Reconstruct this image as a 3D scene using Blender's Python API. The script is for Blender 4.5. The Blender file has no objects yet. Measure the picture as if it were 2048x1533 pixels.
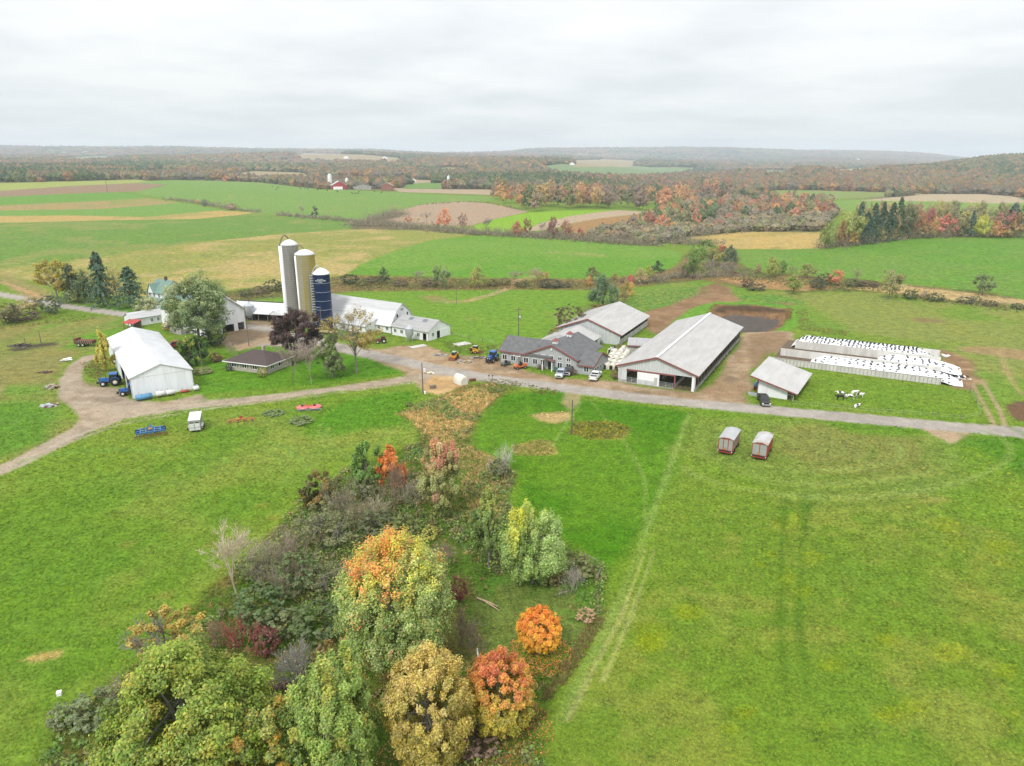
import bpy, math, random
import numpy as np
from mathutils import Vector, Matrix
R = np.radians
sc = bpy.context.scene
COL = sc.collection
# ------------------------------------------------------------------ camera, world, sun, exposure
F, CXP, CYP, H = 1420.0, 1024.0, 766.0, 50.0
PITCH = math.atan(446 / 1420)
cam = bpy.data.cameras.new('camera'); camo = bpy.data.objects.new('camera', cam); COL.objects.link(camo)
cam.sensor_fit = 'HORIZONTAL'; cam.sensor_width = 36.0; cam.lens = 36.0 * F / 2048
cam.clip_start = 1.0; cam.clip_end = 60000
camo.location = (0, 0, H); camo.rotation_euler = (math.pi / 2 - PITCH, 0, 0)
sc.camera = camo
sc.view_settings.view_transform = 'Standard'; sc.view_settings.look = 'None'
sc.view_settings.gamma = 1.0; sc.view_settings.use_curve_mapping = False
EXPO = 0.9
sc.view_settings.exposure = EXPO
try:
    sc.cycles.use_denoising = True; sc.cycles.denoiser = 'OPENIMAGEDENOISE'
    sc.cycles.denoising_prefilter = 'NONE'; sc.cycles.denoising_input_passes = 'RGB_ALBEDO_NORMAL'
    sc.cycles.max_bounces = 6; sc.cycles.diffuse_bounces = 3; sc.cycles.volume_bounces = 1
    sc.cycles.transparent_max_bounces = 8
    sc.cycles.use_adaptive_sampling = False
except Exception:
    pass
SUN_EL, SUN_AZ = R(48), R(205)      # azimuth clockwise from +Y (north): behind the camera, a little left
w = bpy.data.worlds.new('World'); sc.world = w; w.use_nodes = True
nt = w.node_tree; nt.nodes.clear()
def N(tree, t, **kw):
    n = tree.nodes.new(t)
    for k, v in kw.items():
        setattr(n, k, v)
    return n
def LK(tree, a, b): tree.links.new(a, b)
def ramp(tree, fac, stops):
    n = N(tree, 'ShaderNodeValToRGB')
    el = n.color_ramp.elements
    while len(el) < len(stops): el.new(0.5)
    for e, (p, c) in zip(el, stops):
        e.position = p; e.color = (*c, 1) if len(c) == 3 else c
    LK(tree, fac, n.inputs[0]); return n.outputs[0]
def mth(tree, op, a, b=None, clamp=False):
    n = N(tree, 'ShaderNodeMath', operation=op); n.use_clamp = clamp
    for i, v in enumerate((a, b)):
        if v is None: continue
        if isinstance(v, (int, float)): n.inputs[i].default_value = v
        else: LK(tree, v, n.inputs[i])
    return n.outputs[0]
def mixc(tree, fac, a, b, mode='MIX'):
    n = N(tree, 'ShaderNodeMix', data_type='RGBA', blend_type=mode)
    for i, v in ((0, fac), (6, a), (7, b)):
        if isinstance(v, (int, float)): n.inputs[i].default_value = v
        elif isinstance(v, tuple): n.inputs[i].default_value = (*v, 1) if len(v) == 3 else v
        else: LK(tree, v, n.inputs[i])
    return n.outputs[2]
tc = N(nt, 'ShaderNodeTexCoord')
sep = N(nt, 'ShaderNodeSeparateXYZ'); LK(nt, tc.outputs['Generated'], sep.inputs[0])
zz = mth(nt, 'MAXIMUM', sep.outputs[2], 0.0)
dn = mth(nt, 'ADD', zz, 0.10)
comb = N(nt, 'ShaderNodeCombineXYZ')
LK(nt, mth(nt, 'DIVIDE', sep.outputs[0], dn), comb.inputs[0]); LK(nt, mth(nt, 'DIVIDE', sep.outputs[1], dn), comb.inputs[1])
nz = N(nt, 'ShaderNodeTexNoise'); nz.inputs['Scale'].default_value = 0.75; nz.inputs['Detail'].default_value = 5; nz.inputs['Roughness'].default_value = 0.52
LK(nt, comb.outputs[0], nz.inputs['Vector'])
cloud = ramp(nt, nz.outputs[0], [(0.38, (0.755, 0.775, 0.80)), (0.50, (0.86, 0.872, 0.885)), (0.60, (0.94, 0.94, 0.94))])
# an overcast sky is brighter overhead than at its horizon
over = mth(nt, 'ADD', 1.0, mth(nt, 'MULTIPLY', zz, 1.25))
cl2 = N(nt, 'ShaderNodeVectorMath', operation='SCALE'); LK(nt, cloud, cl2.inputs[0]); LK(nt, over, cl2.inputs['Scale'])
sky = N(nt, 'ShaderNodeTexSky', sky_type='NISHITA'); sky.sun_disc = False
sky.sun_elevation = SUN_EL; sky.sun_rotation = SUN_AZ
bg1 = N(nt, 'ShaderNodeBackground'); LK(nt, sky.outputs[0], bg1.inputs[0]); bg1.inputs[1].default_value = 0.06
bg2 = N(nt, 'ShaderNodeBackground'); LK(nt, cl2.outputs[0], bg2.inputs[0]); bg2.inputs[1].default_value = 0.985 / 2 ** EXPO
mx = N(nt, 'ShaderNodeMixShader'); mx.inputs[0].default_value = 0.93
LK(nt, bg1.outputs[0], mx.inputs[1]); LK(nt, bg2.outputs[0], mx.inputs[2])
wo = N(nt, 'ShaderNodeOutputWorld'); LK(nt, mx.outputs[0], wo.inputs[0])
sl = bpy.data.lights.new('sun', 'SUN'); sl.energy = 1.5; sl.angle = R(11); sl.color = (1.0, 0.96, 0.9)
so = bpy.data.objects.new('sun', sl); COL.objects.link(so)
sd = Vector((math.sin(SUN_AZ) * math.cos(SUN_EL), math.cos(SUN_AZ) * math.cos(SUN_EL), math.sin(SUN_EL)))
so.rotation_euler = sd.to_track_quat('Z', 'Y').to_euler(); so.location = (0, 0, 300)

# ------------------------------------------------------------------ small helpers
KG = 1.85     # what a lit horizontal surface shows per unit albedo (sky + sun at this exposure)
def lin(c):
    c = np.asarray(c, float) / 255.0
    return np.where(c <= 0.04045, c / 12.92, ((c + 0.055) / 1.055) ** 2.4)
def alb(*c, k=KG): return lin(c) / k
def tag(o, label=None, cat=None, group=None, kind=None):
    if label: o['label'] = label
    if cat: o['category'] = cat
    if group: o['group'] = group
    if kind: o['kind'] = kind
    return o
def empty(name, loc=(0, 0, 0), rz=0.0, label=None, cat=None, group=None):
    o = bpy.data.objects.new(name, None); COL.objects.link(o)
    o.location = loc; o.rotation_euler = (0, 0, rz); o.empty_display_size = 0.5
    return tag(o, label, cat, group)
def link(name, me, mat=None, parent=None):
    o = bpy.data.objects.new(name, me); COL.objects.link(o)
    if mat is not None and not me.materials: me.materials.append(mat)
    if parent is not None: o.parent = parent
    return o
def dup(o, parent=None):
    c = o.copy(); COL.objects.link(c); c.parent = parent
    for ch in list(o.children): dup(ch, c)
    return c
def mesh_np(name, V, Fc, cols=None, colname='lcol', smooth=False, extra=None):
    V = np.asarray(V, np.float32); Fc = np.asarray(Fc, np.int32); k = Fc.shape[1]
    me = bpy.data.meshes.new(name)
    me.vertices.add(len(V)); me.vertices.foreach_set('co', V.ravel())
    me.loops.add(Fc.size); me.loops.foreach_set('vertex_index', Fc.ravel())
    me.polygons.add(len(Fc)); me.polygons.foreach_set('loop_start', np.arange(0, Fc.size, k, dtype=np.int32))
    if smooth: me.polygons.foreach_set('use_smooth', np.ones(len(Fc), bool))
    if cols is not None:
        a = me.attributes.new(colname, 'FLOAT_COLOR', 'POINT')
        c = np.ones((len(V), 4), np.float32); c[:, :3] = cols; a.data.foreach_set('color', c.ravel())
    for nm, arr in (extra or {}).items():
        a = me.attributes.new(nm, 'FLOAT', 'POINT'); a.data.foreach_set('value', np.asarray(arr, np.float32))
    me.update(calc_edges=True); me.validate()
    return me
class MB:
    """collects faces (several materials) into one mesh"""
    def __init__(s): s.v = []; s.f = []; s.m = []; s.sm = []
    def add(s, V, Fs, m=0, smooth=False):
        b = len(s.v); s.v += [tuple(p) for p in V]
        for f in Fs: s.f.append(tuple(b + i for i in f)); s.m.append(m); s.sm.append(smooth)
        return s
    def hexa(s, p, m=0):   # p: 4 bottom (ccw from above) + 4 top
        return s.add(p, [(3, 2, 1, 0), (4, 5, 6, 7), (0, 1, 5, 4), (1, 2, 6, 5), (2, 3, 7, 6), (3, 0, 4, 7)], m)
    def box(s, x0, x1, y0, y1, z0, z1, m=0):
        return s.hexa([(x0, y0, z0), (x1, y0, z0), (x1, y1, z0), (x0, y1, z0), (x0, y0, z1), (x1, y0, z1), (x1, y1, z1), (x0, y1, z1)], m)
    def cbox(s, c, d, m=0):
        return s.box(c[0] - d[0] / 2, c[0] + d[0] / 2, c[1] - d[1] / 2, c[1] + d[1] / 2, c[2] - d[2] / 2, c[2] + d[2] / 2, m)
    def tube(s, P, r, n=8, m=0, cap=True, smooth=True):
        P = [Vector(p) for p in P]; rr = r if hasattr(r, '__len__') else [r] * len(P)
        V = []; 
        for i, p in enumerate(P):
            d = (P[min(i + 1, len(P) - 1)] - P[max(i - 1, 0)]).normalized()
            a = d.cross(Vector((0, 0, 1)));
            if a.length < 1e-3: a = d.cross(Vector((1, 0, 0)))
            a.normalize(); b = d.cross(a)
            for k in range(n):
                t = 2 * math.pi * k / n; V.append(p + (a * math.cos(t) + b * math.sin(t)) * rr[i])
        Fs = []
        for i in range(len(P) - 1):
            for k in range(n):
                k2 = (k + 1) % n; Fs.append((i * n + k, i * n + k2, (i + 1) * n + k2, (i + 1) * n + k))
        s.add(V, Fs, m, smooth)
        if cap:
            s.add(V[:n], [tuple(range(n))], m); s.add(V[-n:], [tuple(range(n - 1, -1, -1))], m)
        return s
    def lathe(s, prof, c=(0, 0, 0), n=24, m=0, smooth=True, axis='z'):
        V = []; Fs = []
        for (r, z) in prof:
            for k in range(n):
                t = 2 * math.pi * k / n; x, y = r * math.cos(t), r * math.sin(t)
                V.append((c[0] + x, c[1] + y, c[2] + z) if axis == 'z' else ((c[0] + z, c[1] + x, c[2] + y) if axis == 'x' else (c[0] + x, c[1] + z, c[2] + y)))
        for i in range(len(prof) - 1):
            for k in range(n):
                k2 = (k + 1) % n; Fs.append((i * n + k, i * n + k2, (i + 1) * n + k2, (i + 1) * n + k))
        return s.add(V, Fs, m, smooth)
    def mesh(s, name, mats):
        me = bpy.data.meshes.new(name); me.from_pydata(s.v, [], s.f)
        mats = mats if isinstance(mats, (list, tuple)) else [mats]
        for x in mats: me.materials.append(x)
        me.polygons.foreach_set('material_index', s.m); me.polygons.foreach_set('use_smooth', s.sm)
        me.update(); return me
    def build(s, name, mats, parent=None): return link(name, s.mesh(name, mats), None, parent)

# ------------------------------------------------------------------ noise and terrain
def _h(ix, iy, seed):
    n = (ix.astype(np.int64) * 374761393 + iy.astype(np.int64) * 668265263 + seed * 1442695041) & 0xFFFFFFFF
    n = ((n ^ (n >> 13)) * 1274126177) & 0xFFFFFFFF
    return ((n ^ (n >> 16)) & 0xFFFF) / 65535.0
def vnoise(x, y, seed=0):
    x = np.asarray(x, float); y = np.asarray(y, float)
    ix = np.floor(x); iy = np.floor(y); fx = x - ix; fy = y - iy
    fx = fx * fx * (3 - 2 * fx); fy = fy * fy * (3 - 2 * fy)
    a = _h(ix, iy, seed); b = _h(ix + 1, iy, seed); c = _h(ix, iy + 1, seed); d = _h(ix + 1, iy + 1, seed)
    return (a + (b - a) * fx) + ((c + (d - c) * fx) - (a + (b - a) * fx)) * fy
def fbm(x, y, oct=4, seed=0):
    s = 0; a = 0.5; t = 0
    for o in range(oct):
        s = s + a * vnoise(x * 2 ** o, y * 2 ** o, seed + o * 17); t += a; a *= 0.5
    return s / t          # 0..1
def slope_row(row):
    t = (row - CYP) / F
    return (math.sin(PITCH) + math.cos(PITCH) * t) / (math.cos(PITCH) - math.sin(PITCH) * t)
_cp, _sp = math.cos(PITCH), math.sin(PITCH)
PROF = {   # how the land lies along bearings (image column): depth in metres -> the row at which that ground is seen
 0: [(300, 568), (340, 538), (400, 498), (500, 458), (650, 427), (800, 403), (1000, 376), (1130, 362), (1450, 352), (2000, 338), (3000, 324), (4200, 315), (5200, 313), (6800, 297), (11000, 305)],
 930: [(300, 568), (340, 541), (400, 505), (500, 471), (600, 446), (750, 419), (900, 398), (1100, 380), (1500, 362), (2200, 343), (3200, 327), (4500, 316), (6000, 315), (8500, 308), (11000, 312)],
 700: [(300, 568), (340, 540), (400, 502), (500, 470), (600, 449), (750, 420), (900, 397), (1000, 381), (1300, 372), (1600, 358), (2200, 341), (3200, 322), (4500, 312), (5800, 311), (7500, 301), (11000, 308)],
 1100: [(300, 568), (340, 541), (400, 507), (500, 472), (600, 444), (700, 424), (900, 398), (1200, 378), (1800, 352), (2600, 333), (4000, 323), (5800, 318), (7300, 317), (9500, 297), (11000, 300)],
 1400: [(300, 566), (340, 541), (400, 510), (500, 482), (600, 458), (800, 428), (1000, 406), (1300, 388), (1800, 368), (2600, 352), (4000, 336), (5500, 329), (7300, 324), (9500, 297), (11000, 300)],
 1700: [(300, 560), (340, 530), (400, 495), (500, 465), (650, 435), (900, 405), (1200, 390), (1600, 370), (2200, 350), (3500, 340), (5500, 330), (7500, 323), (9500, 302), (11000, 306)],
 2048: [(300, 562), (340, 532), (400, 492), (500, 460), (700, 425), (1000, 402), (1300, 385), (1600, 365), (2000, 341), (2600, 316), (3300, 330), (5000, 336), (9000, 322), (11000, 326)]}
_lg = np.linspace(math.log(30), math.log(12000), 900)
_cols = sorted(PROF); _tab = []
for c in _cols:
    kn = [(30, None), (180, None), (265, None)] + PROF[c]
    ys = np.array([math.log(k[0]) for k in kn])
    zs = np.array([0.0 if r is None else H - y * slope_row(r) for y, r in kn])
    t = np.interp(_lg, ys, zs)
    ker = np.exp(-0.5 * (np.arange(-20, 21) / 7.0) ** 2); ker /= ker.sum()
    _tab.append(np.convolve(np.pad(t, 20, mode='edge'), ker, mode='valid'))
_tab = np.array(_tab)
def terr(X, Y):
    X = np.asarray(X, float); Y = np.asarray(Y, float)
    Yc = np.maximum(Y, 31.0)
    u = np.clip(1024 + 1488 * X / (Yc + 15), 0, 2047.9)
    li = (np.log(np.minimum(Yc, 11900)) - _lg[0]) / (_lg[1] - _lg[0])
    i0 = np.clip(li.astype(int), 0, 898); fy = li - i0
    ci = np.clip(np.searchsorted(_cols, u, side='right') - 1, 0, len(_cols) - 2)
    c0 = np.take(_cols, ci); c1 = np.take(_cols, ci + 1); fx = (u - c0) / (c1 - c0); fx = fx * fx * (3 - 2 * fx)
    z = (_tab[ci, i0] * (1 - fy) + _tab[ci, i0 + 1] * fy) * (1 - fx) + (_tab[ci + 1, i0] * (1 - fy) + _tab[ci + 1, i0 + 1] * fy) * fx
    far = np.clip((Yc - 1250) / 1500, 0, 1)
    z = z + far * (fbm(X / 900, Y / 700, 3, 5) - 0.5) * 58 + np.clip((Yc - 3000) / 4000, 0, 1) * (fbm(X / 2600, Y / 2600, 3, 9) - 0.5) * 60
    mid = np.clip((Yc - 290) / 250, 0, 1) * (1 - far)
    z = z + mid * (fbm(X / 160, Y / 160, 2, 3) - 0.5) * 2.4
    return z
def ground(px, py):
    """world points on the terrain seen at image pixels (used once, at build time, to lay the map out)"""
    px = np.atleast_1d(np.asarray(px, float)); py = np.atleast_1d(np.asarray(py, float))
    a = (px - CXP) / F; b = -(py - CYP) / F
    D = np.stack([a, _cp + b * _sp, -_sp + b * _cp], 1)
    ts = np.geomspace(35, 12500, 1500)
    P = D[:, None, :] * ts[None, :, None]; gap = P[..., 2] + H - terr(P[..., 0], P[..., 1])
    below = gap < 0; k = np.where(below.any(1), below.argmax(1), len(ts) - 1); k = np.maximum(k, 1)
    lo = ts[k - 1]; hi = ts[k]
    for _ in range(14):
        m = (lo + hi) / 2; Q = D * m[:, None]; g = Q[:, 2] + H - terr(Q[:, 0], Q[:, 1])
        lo = np.where(g > 0, m, lo); hi = np.where(g > 0, hi, m)
    Q = D * hi[:, None]; Q[:, 2] += H
    return Q
def gp(x, y): return ground(x, y)[0]
def z_at_row(P, row):      # height of a point above P that is seen at this row
    k = (CYP - row) / F
    return P[1] * (k * _cp - _sp) / (_cp + k * _sp) + H
def mpp(P): return (P[1] * _cp - (P[2] - H) * _sp) / F     # metres per photo pixel at P
# ------------------------------------------------------------------ terrain grid
th = np.concatenate([R(np.array([-180, -150, -120, -95, -80, -68, -60, -54, -50, -47])), np.linspace(R(-44.5), R(44.5), 720), R(np.array([47, 50, 54, 60, 68, 80, 95, 120, 150, 180]))])
rs = [0.5, 8, 18, 28, 36, 42]; r_ = 46.0
while r_ < 11800:
    rs.append(r_)
    r_ += min(3.9e-5 * r_ * r_, 6.0) if r_ < 1350 else 0.0125 * r_
rs = np.array(rs)
TT, RR = np.meshgrid(th, rs)
# close the ring behind the camera with the same vertices: last column repeats the first
GX = RR * np.sin(TT); GY = RR * np.cos(TT)
nr, nc = GX.shape
X = GX.ravel(); Y = GY.ravel(); Z = terr(X, Y)
cost = np.abs(TT.ravel()) < R(60)
near = np.clip((330 - RR.ravel()) / 60, 0, 1)
print('terrain', nr, nc, nr * nc)

def inside_sd(poly, x, y):
    """signed distance to a polygon, + inside"""
    p = np.asarray(poly); q = np.roll(p, -1, 0)
    d2 = np.full(len(x), 1e18); ins = np.zeros(len(x), bool)
    for (ax, ay), (bx, by) in zip(p, q):
        ex, ey = bx - ax, by - ay; L = ex * ex + ey * ey + 1e-12
        t = np.clip(((x - ax) * ex + (y - ay) * ey) / L, 0, 1)
        d2 = np.minimum(d2, (x - ax - t * ex) ** 2 + (y - ay - t * ey) ** 2)
        c = (ay > y) != (by > y)
        if c.any(): ins ^= c & (x < ex * (y - ay) / (ey if abs(ey) > 1e-12 else 1e-12) + ax)
    return np.where(ins, 1, -1) * np.sqrt(d2)
def densify(pts, closed=True, step=14):
    pts = [tuple(p) for p in pts]; out = []
    n = len(pts)
    for i in range(n if closed else n - 1):
        a = pts[i]; b = pts[(i + 1) % n]; m = max(1, int(math.hypot(b[0] - a[0], b[1] - a[1]) / step))
        for k in range(m): out.append((a[0] + (b[0] - a[0]) * k / m, a[1] + (b[1] - a[1]) * k / m))
    if not closed: out.append(pts[-1])
    return out
def smooth_line(pts, it=2):
    p = np.array(pts, float)
    for _ in range(it):
        q = np.empty((2 * len(p) - 2 + 2, p.shape[1])); q[0] = p[0]; q[-1] = p[-1]
        q[1:-1:2] = p[:-1] * 0.75 + p[1:] * 0.25; q[2:-1:2] = p[:-1] * 0.25 + p[1:] * 0.75
        p = q
    return p
def wpoly(pts, closed=True):
    d = densify(pts, closed); a = np.array(d); g = ground(a[:, 0], a[:, 1]); return g[:, :2]
def smst(a, b, v):
    t = np.clip((v - a) / (b - a), 0, 1); return t * t * (3 - 2 * t)

GC = np.zeros((len(X), 3)); GR = np.ones(len(X)); RG = np.zeros(len(X), np.int16)
REGN = ['meadow']
def regid(nm):
    if nm is None: return None
    if nm not in REGN: REGN.append(nm)
    return REGN.index(nm)
n_big = fbm(X / 60, Y / 60, 4, 1); n_mid = fbm(X / 14, Y / 14, 4, 2); n_sm = fbm(X / 3.0, Y / 3.0, 3, 4)
POLYS = {}
def paint(reg, pts, col, soft=1.0, warp=1.0, blend=1.0, rough=None, world=False, var=None, key=None):
    P = np.asarray(pts) if world else wpoly(pts)
    if key: POLYS[key] = P
    m = soft + warp + 2
    sel = np.where((X > P[:, 0].min() - m) & (X < P[:, 0].max() + m) & (Y > P[:, 1].min() - m) & (Y < P[:, 1].max() + m))[0]
    if not len(sel): return
    s = inside_sd(P, X[sel], Y[sel]) + (n_mid[sel] - 0.5) * 2.4 * warp
    a = smst(-soft, soft, s) * blend
    c = alb(*col)[None, :]
    if var is not None:      # a second colour in patches
        c2 = alb(*var[0])[None, :]; t = smst(var[1] - 0.09, var[1] + 0.09, 0.5 * n_mid[sel] + 0.5 * (n_big[sel] if len(var) < 3 else n_sm[sel]))[:, None]
        c = c * (1 - t) + c2 * t
    GC[sel] = GC[sel] * (1 - a[:, None]) + c * a[:, None]
    if rough is not None: GR[sel] = GR[sel] * (1 - a) + rough * a
    r = regid(reg)
    if r is not None: RG[sel[s > 0]] = r
def stroke(reg, pts, width, col, soft=0.5, warp=0.3, blend=1.0, rough=None, world=False, sm=2, var=None):
    L = np.asarray(pts, float) if world else wpoly(pts, False)
    L = smooth_line(L, sm) if sm else L
    m = width + soft + warp + 1
    sel = np.where((X > L[:, 0].min() - m) & (X < L[:, 0].max() + m) & (Y > L[:, 1].min() - m) & (Y < L[:, 1].max() + m))[0]
    if not len(sel): return
    x, y = X[sel], Y[sel]; d2 = np.full(len(sel), 1e18)
    for (ax, ay), (bx, by) in zip(L[:-1], L[1:]):
        ex, ey = bx - ax, by - ay; l2 = ex * ex + ey * ey + 1e-9
        t = np.clip(((x - ax) * ex + (y - ay) * ey) / l2, 0, 1)
        d2 = np.minimum(d2, (x - ax - t * ex) ** 2 + (y - ay - t * ey) ** 2)
    s = width / 2 - np.sqrt(d2) + (n_mid[sel] - 0.5) * 2.0 * warp
    a = smst(-soft, soft, s) * blend
    c = alb(*col)[None, :]
    if var is not None:
        t = smst(var[1] - 0.08, var[1] + 0.08, 0.5 * n_mid[sel] + 0.5 * n_sm[sel])[:, None]; c = c * (1 - t) + alb(*var[0])[None, :] * t
    GC[sel] = GC[sel] * (1 - a[:, None]) + c * a[:, None]
    if rough is not None: GR[sel] = GR[sel] * (1 - a) + rough * a
    r = regid(reg)
    if r is not None: RG[sel[s > 0]] = r

def mixcols(cols, t):
    cols = np.array([alb(*c) for c in cols]); k = np.clip(t, 0, 0.9999) * (len(cols) - 1); i = k.astype(int); f = (k - i)[:, None]
    return cols[i] * (1 - f) + cols[i + 1] * f
dist = np.hypot(X, Y)
# open grass near, autumn forest floor far
gnear = mixcols([(92, 138, 40), (110, 154, 46), (130, 158, 58), (150, 162, 78)], 0.15 + 0.9 * (0.6 * n_mid + 0.4 * n_big - 0.15))
fst = fbm(X / 38, Y / 60, 4, 21); fs2 = fbm(X / 240, Y / 420, 3, 22)
gfar = mixcols([(84, 88, 76), (112, 98, 84), (126, 106, 88), (116, 102, 94), (134, 108, 84), (104, 106, 82)], 0.5 + 1.5 * (0.55 * fst + 0.45 * fs2 - 0.5))
tt = smst(950, 1150, Y + (n_big - 0.5) * 100)[:, None]
GC[:] = gnear * (1 - tt) + gfar * tt
RG[Y > 1100] = regid('hills')
G1 = (110, 160, 66); STRAW = (190, 172, 110); PLOW = (168, 146, 122)
# --- far fields
paint('far_field', [(1085, 337), (1110, 328), (1200, 329), (1300, 334), (1392, 336), (1370, 350), (1290, 360), (1200, 360), (1110, 352)], (128, 158, 108), 6, 5)
paint('far_field', [(590, 310), (640, 308), (720, 312), (790, 320), (740, 322), (680, 316)], (136, 158, 118), 8, 6)
paint('far_field', [(755, 320), (800, 318), (830, 326), (770, 329)], (138, 160, 116), 6, 6)
paint('far_field', [(1396, 361), (1412, 359), (1416, 369), (1388, 370)], (120, 160, 90), 3, 2)
paint('far_field', [(1440, 394), (1500, 386), (1560, 380), (1640, 381), (1740, 384), (1850, 387), (1760, 394), (1650, 399), (1560, 397)], (150, 158, 92), 4, 3, var=((130, 165, 85), 0.5))
paint('far_field', [(1625, 403), (1700, 401), (1790, 396), (1860, 392), (2048, 400), (2048, 420), (1640, 420)], (124, 170, 78), 3, 2)
paint('ploughed_field', [(1720, 401), (1790, 394), (1850, 388), (1960, 388), (2030, 393), (2060, 405), (1990, 407), (1880, 403)], (196, 180, 152), 3, 2)
paint('ploughed_field', [(1620, 413), (1660, 414), (1690, 420), (1640, 426)], (168, 140, 104), 3, 2)
paint('hay_field', [(470, 356), (560, 352), (690, 355), (800, 357), (870, 361), (860, 368), (700, 366), (520, 362)], (186, 168, 138), 3, 2)
paint('hay_field', [(780, 376), (860, 378), (985, 379), (985, 390), (900, 387), (800, 384)], (190, 172, 146), 3, 2)
paint('far_field', [(800, 371), (840, 366), (900, 366), (935, 372), (880, 378), (810, 378)], (112, 158, 78), 3, 2)
paint('pasture', [(268, 366), (300, 361), (345, 360), (410, 361), (520, 365), (640, 378), (780, 384), (900, 391), (985, 394), (1000, 402), (925, 402), (840, 409), (795, 421), (765, 436), (705, 442), (620, 434), (513, 425), (430, 413), (330, 397), (262, 384), (300, 378), (335, 369)], (118, 166, 76), 2.5, 2, var=((136, 166, 86), 0.62), key='cowhill')
paint('stubble_field', [(-60, 368), (120, 363), (273, 359), (302, 362), (273, 366), (140, 372), (0, 382), (-60, 385)], (166, 182, 96), 3, 2)
paint('ploughed_field', [(-60, 386), (0, 382), (140, 372), (273, 366), (333, 369), (273, 383), (219, 384.5), (120, 388), (0, 394), (-60, 397)], (160, 136, 112), 2, 1.5)
paint('far_field', [(-60, 397), (0, 394), (120, 388), (219, 384.5), (263, 386), (294, 396), (171, 403), (0, 411), (-60, 413)], (104, 164, 62), 2, 1.5)
paint('stubble_field', [(-60, 413), (0, 411), (171, 403), (294, 396), (359, 405), (308, 410), (205, 418), (0, 421), (-60, 422)], (176, 158, 104), 2, 1.5, var=((150, 160, 84), 0.6))
paint('far_field', [(-60, 422), (0, 421), (205, 418), (308, 410), (359, 405), (451, 420), (376, 426), (290, 434), (137, 431), (0, 432), (-60, 432)], (116, 168, 74), 2, 1.5)
paint('hay_field', [(-60, 432), (0, 432), (137, 431), (290, 434), (376, 426), (440, 421), (513, 425), (470, 431), (393, 438), (205, 441), (0, 446), (-60, 447)], (200, 176, 108), 2, 1.5, var=((176, 168, 96), 0.58))
paint('pasture', [(-80, 447), (0, 446), (205, 441), (393, 438), (470, 431), (513, 425), (620, 434), (705, 442), (770, 452), (700, 460), (560, 468), (461, 478), (400, 484), (300, 497), (200, 514), (60, 530), (-80, 545)], (108, 156, 66), 2, 2, var=((142, 160, 84), 0.56))
paint('hay_field', [(-80, 545), (60, 530), (200, 514), (300, 497), (400, 484), (461, 478), (560, 468), (700, 459), (770, 457), (860, 462), (945, 470), (860, 481), (790, 501), (720, 530), (698, 548), (600, 566), (480, 577), (380, 592), (300, 594), (200, 592), (90, 566), (0, 548), (-80, 556)], (194, 178, 116), 2, 2, var=((156, 164, 84), 0.50), key='strawfield')
paint('pasture', [(945, 471), (1000, 471), (1150, 480), (1310, 493), (1362, 505), (1366, 516), (1345, 535), (1290, 549), (1180, 557), (940, 555), (698, 549), (720, 530), (790, 502), (860, 481)], (98, 164, 50), 1.5, 1.5, var=((116, 168, 66), 0.5))
paint('ploughed_field', [(764, 436), (791, 423), (839, 410), (880, 405), (925, 403), (976, 406), (1058, 423.5), (1000, 436), (942, 451), (873, 452), (800, 447)], (186, 164, 140), 2, 1.5, key='ploughhill')
paint('far_field', [(935, 458), (960, 447), (1000, 436), (1058, 424.5), (1133, 421), (1236, 419), (1147, 431), (1078, 447), (1030, 468), (990, 470), (950, 464)], (134, 190, 48), 1.5, 1)
paint('ploughed_field', [(1050, 462), (1078, 447), (1147, 431), (1236, 420), (1310, 424), (1200, 437), (1147, 446), (1100, 460)], (196, 178, 152), 1.5, 1)
paint('stubble_field', [(1120, 463), (1147, 446), (1200, 437), (1310, 424.5), (1318, 434), (1280, 446), (1240, 461), (1180, 468)], (176, 142, 94), 1.5, 1)
paint('hay_field', [(1370, 476), (1400, 470), (1490, 463), (1560, 464), (1645, 465), (1650, 498), (1560, 498), (1462, 498), (1420, 488)], (204, 180, 112), 2, 1.5, var=((178, 164, 92), 0.6))
paint('pasture', [(1470, 500), (1560, 499.5), (1664, 496), (1740, 485), (1821, 474), (1930, 474), (2120, 474), (2120, 608), (2048, 597), (1960, 582), (1800, 566), (1650, 552), (1510, 541), (1478, 525)], (98, 160, 56), 1.5, 1.5, var=((112, 160, 66), 0.5))
# brush land in the valley and between the woods
paint('brushland', [(1380, 404), (1640, 402), (1680, 425), (1640, 464), (1480, 464), (1380, 474), (1310, 492), (1150, 479), (1000, 471), (940, 469), (860, 461), (700, 458), (705, 443), (770, 436), (800, 448), (873, 453), (942, 459), (1030, 468), (1100, 461), (1180, 469), (1280, 447), (1320, 432)], (132, 120, 96), 3, 3, var=((112, 114, 80), 0.5), rough=2.2)
# stream strip
paint('brushland', [(300, 596), (400, 592), (500, 577), (698, 550), (940, 556), (1180, 558), (1290, 550), (1345, 536), (1380, 500), (1470, 500), (1480, 526), (1510, 542), (1650, 553), (1800, 567), (1960, 583), (2060, 600), (2060, 616), (1900, 601), (1740, 583), (1620, 585), (1480, 575), (1400, 560), (1290, 572), (1190, 580), (900, 580), (700, 584), (455, 603)], (140, 124, 82), 1.5, 2, var=((104, 118, 58), 0.5), rough=2.0)
paint('brushland', [(1432, 549), (1520, 556), (1640, 566), (1690, 574), (1600, 582), (1500, 574), (1440, 560)], (178, 146, 102), 1.5, 1.5, rough=1.5)
paint('brushland', [(1690, 576), (1800, 569), (1900, 581), (2060, 601), (2060, 612), (1900, 598), (1760, 584)], (200, 178, 128), 1.2, 1.2, rough=1.5)
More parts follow.
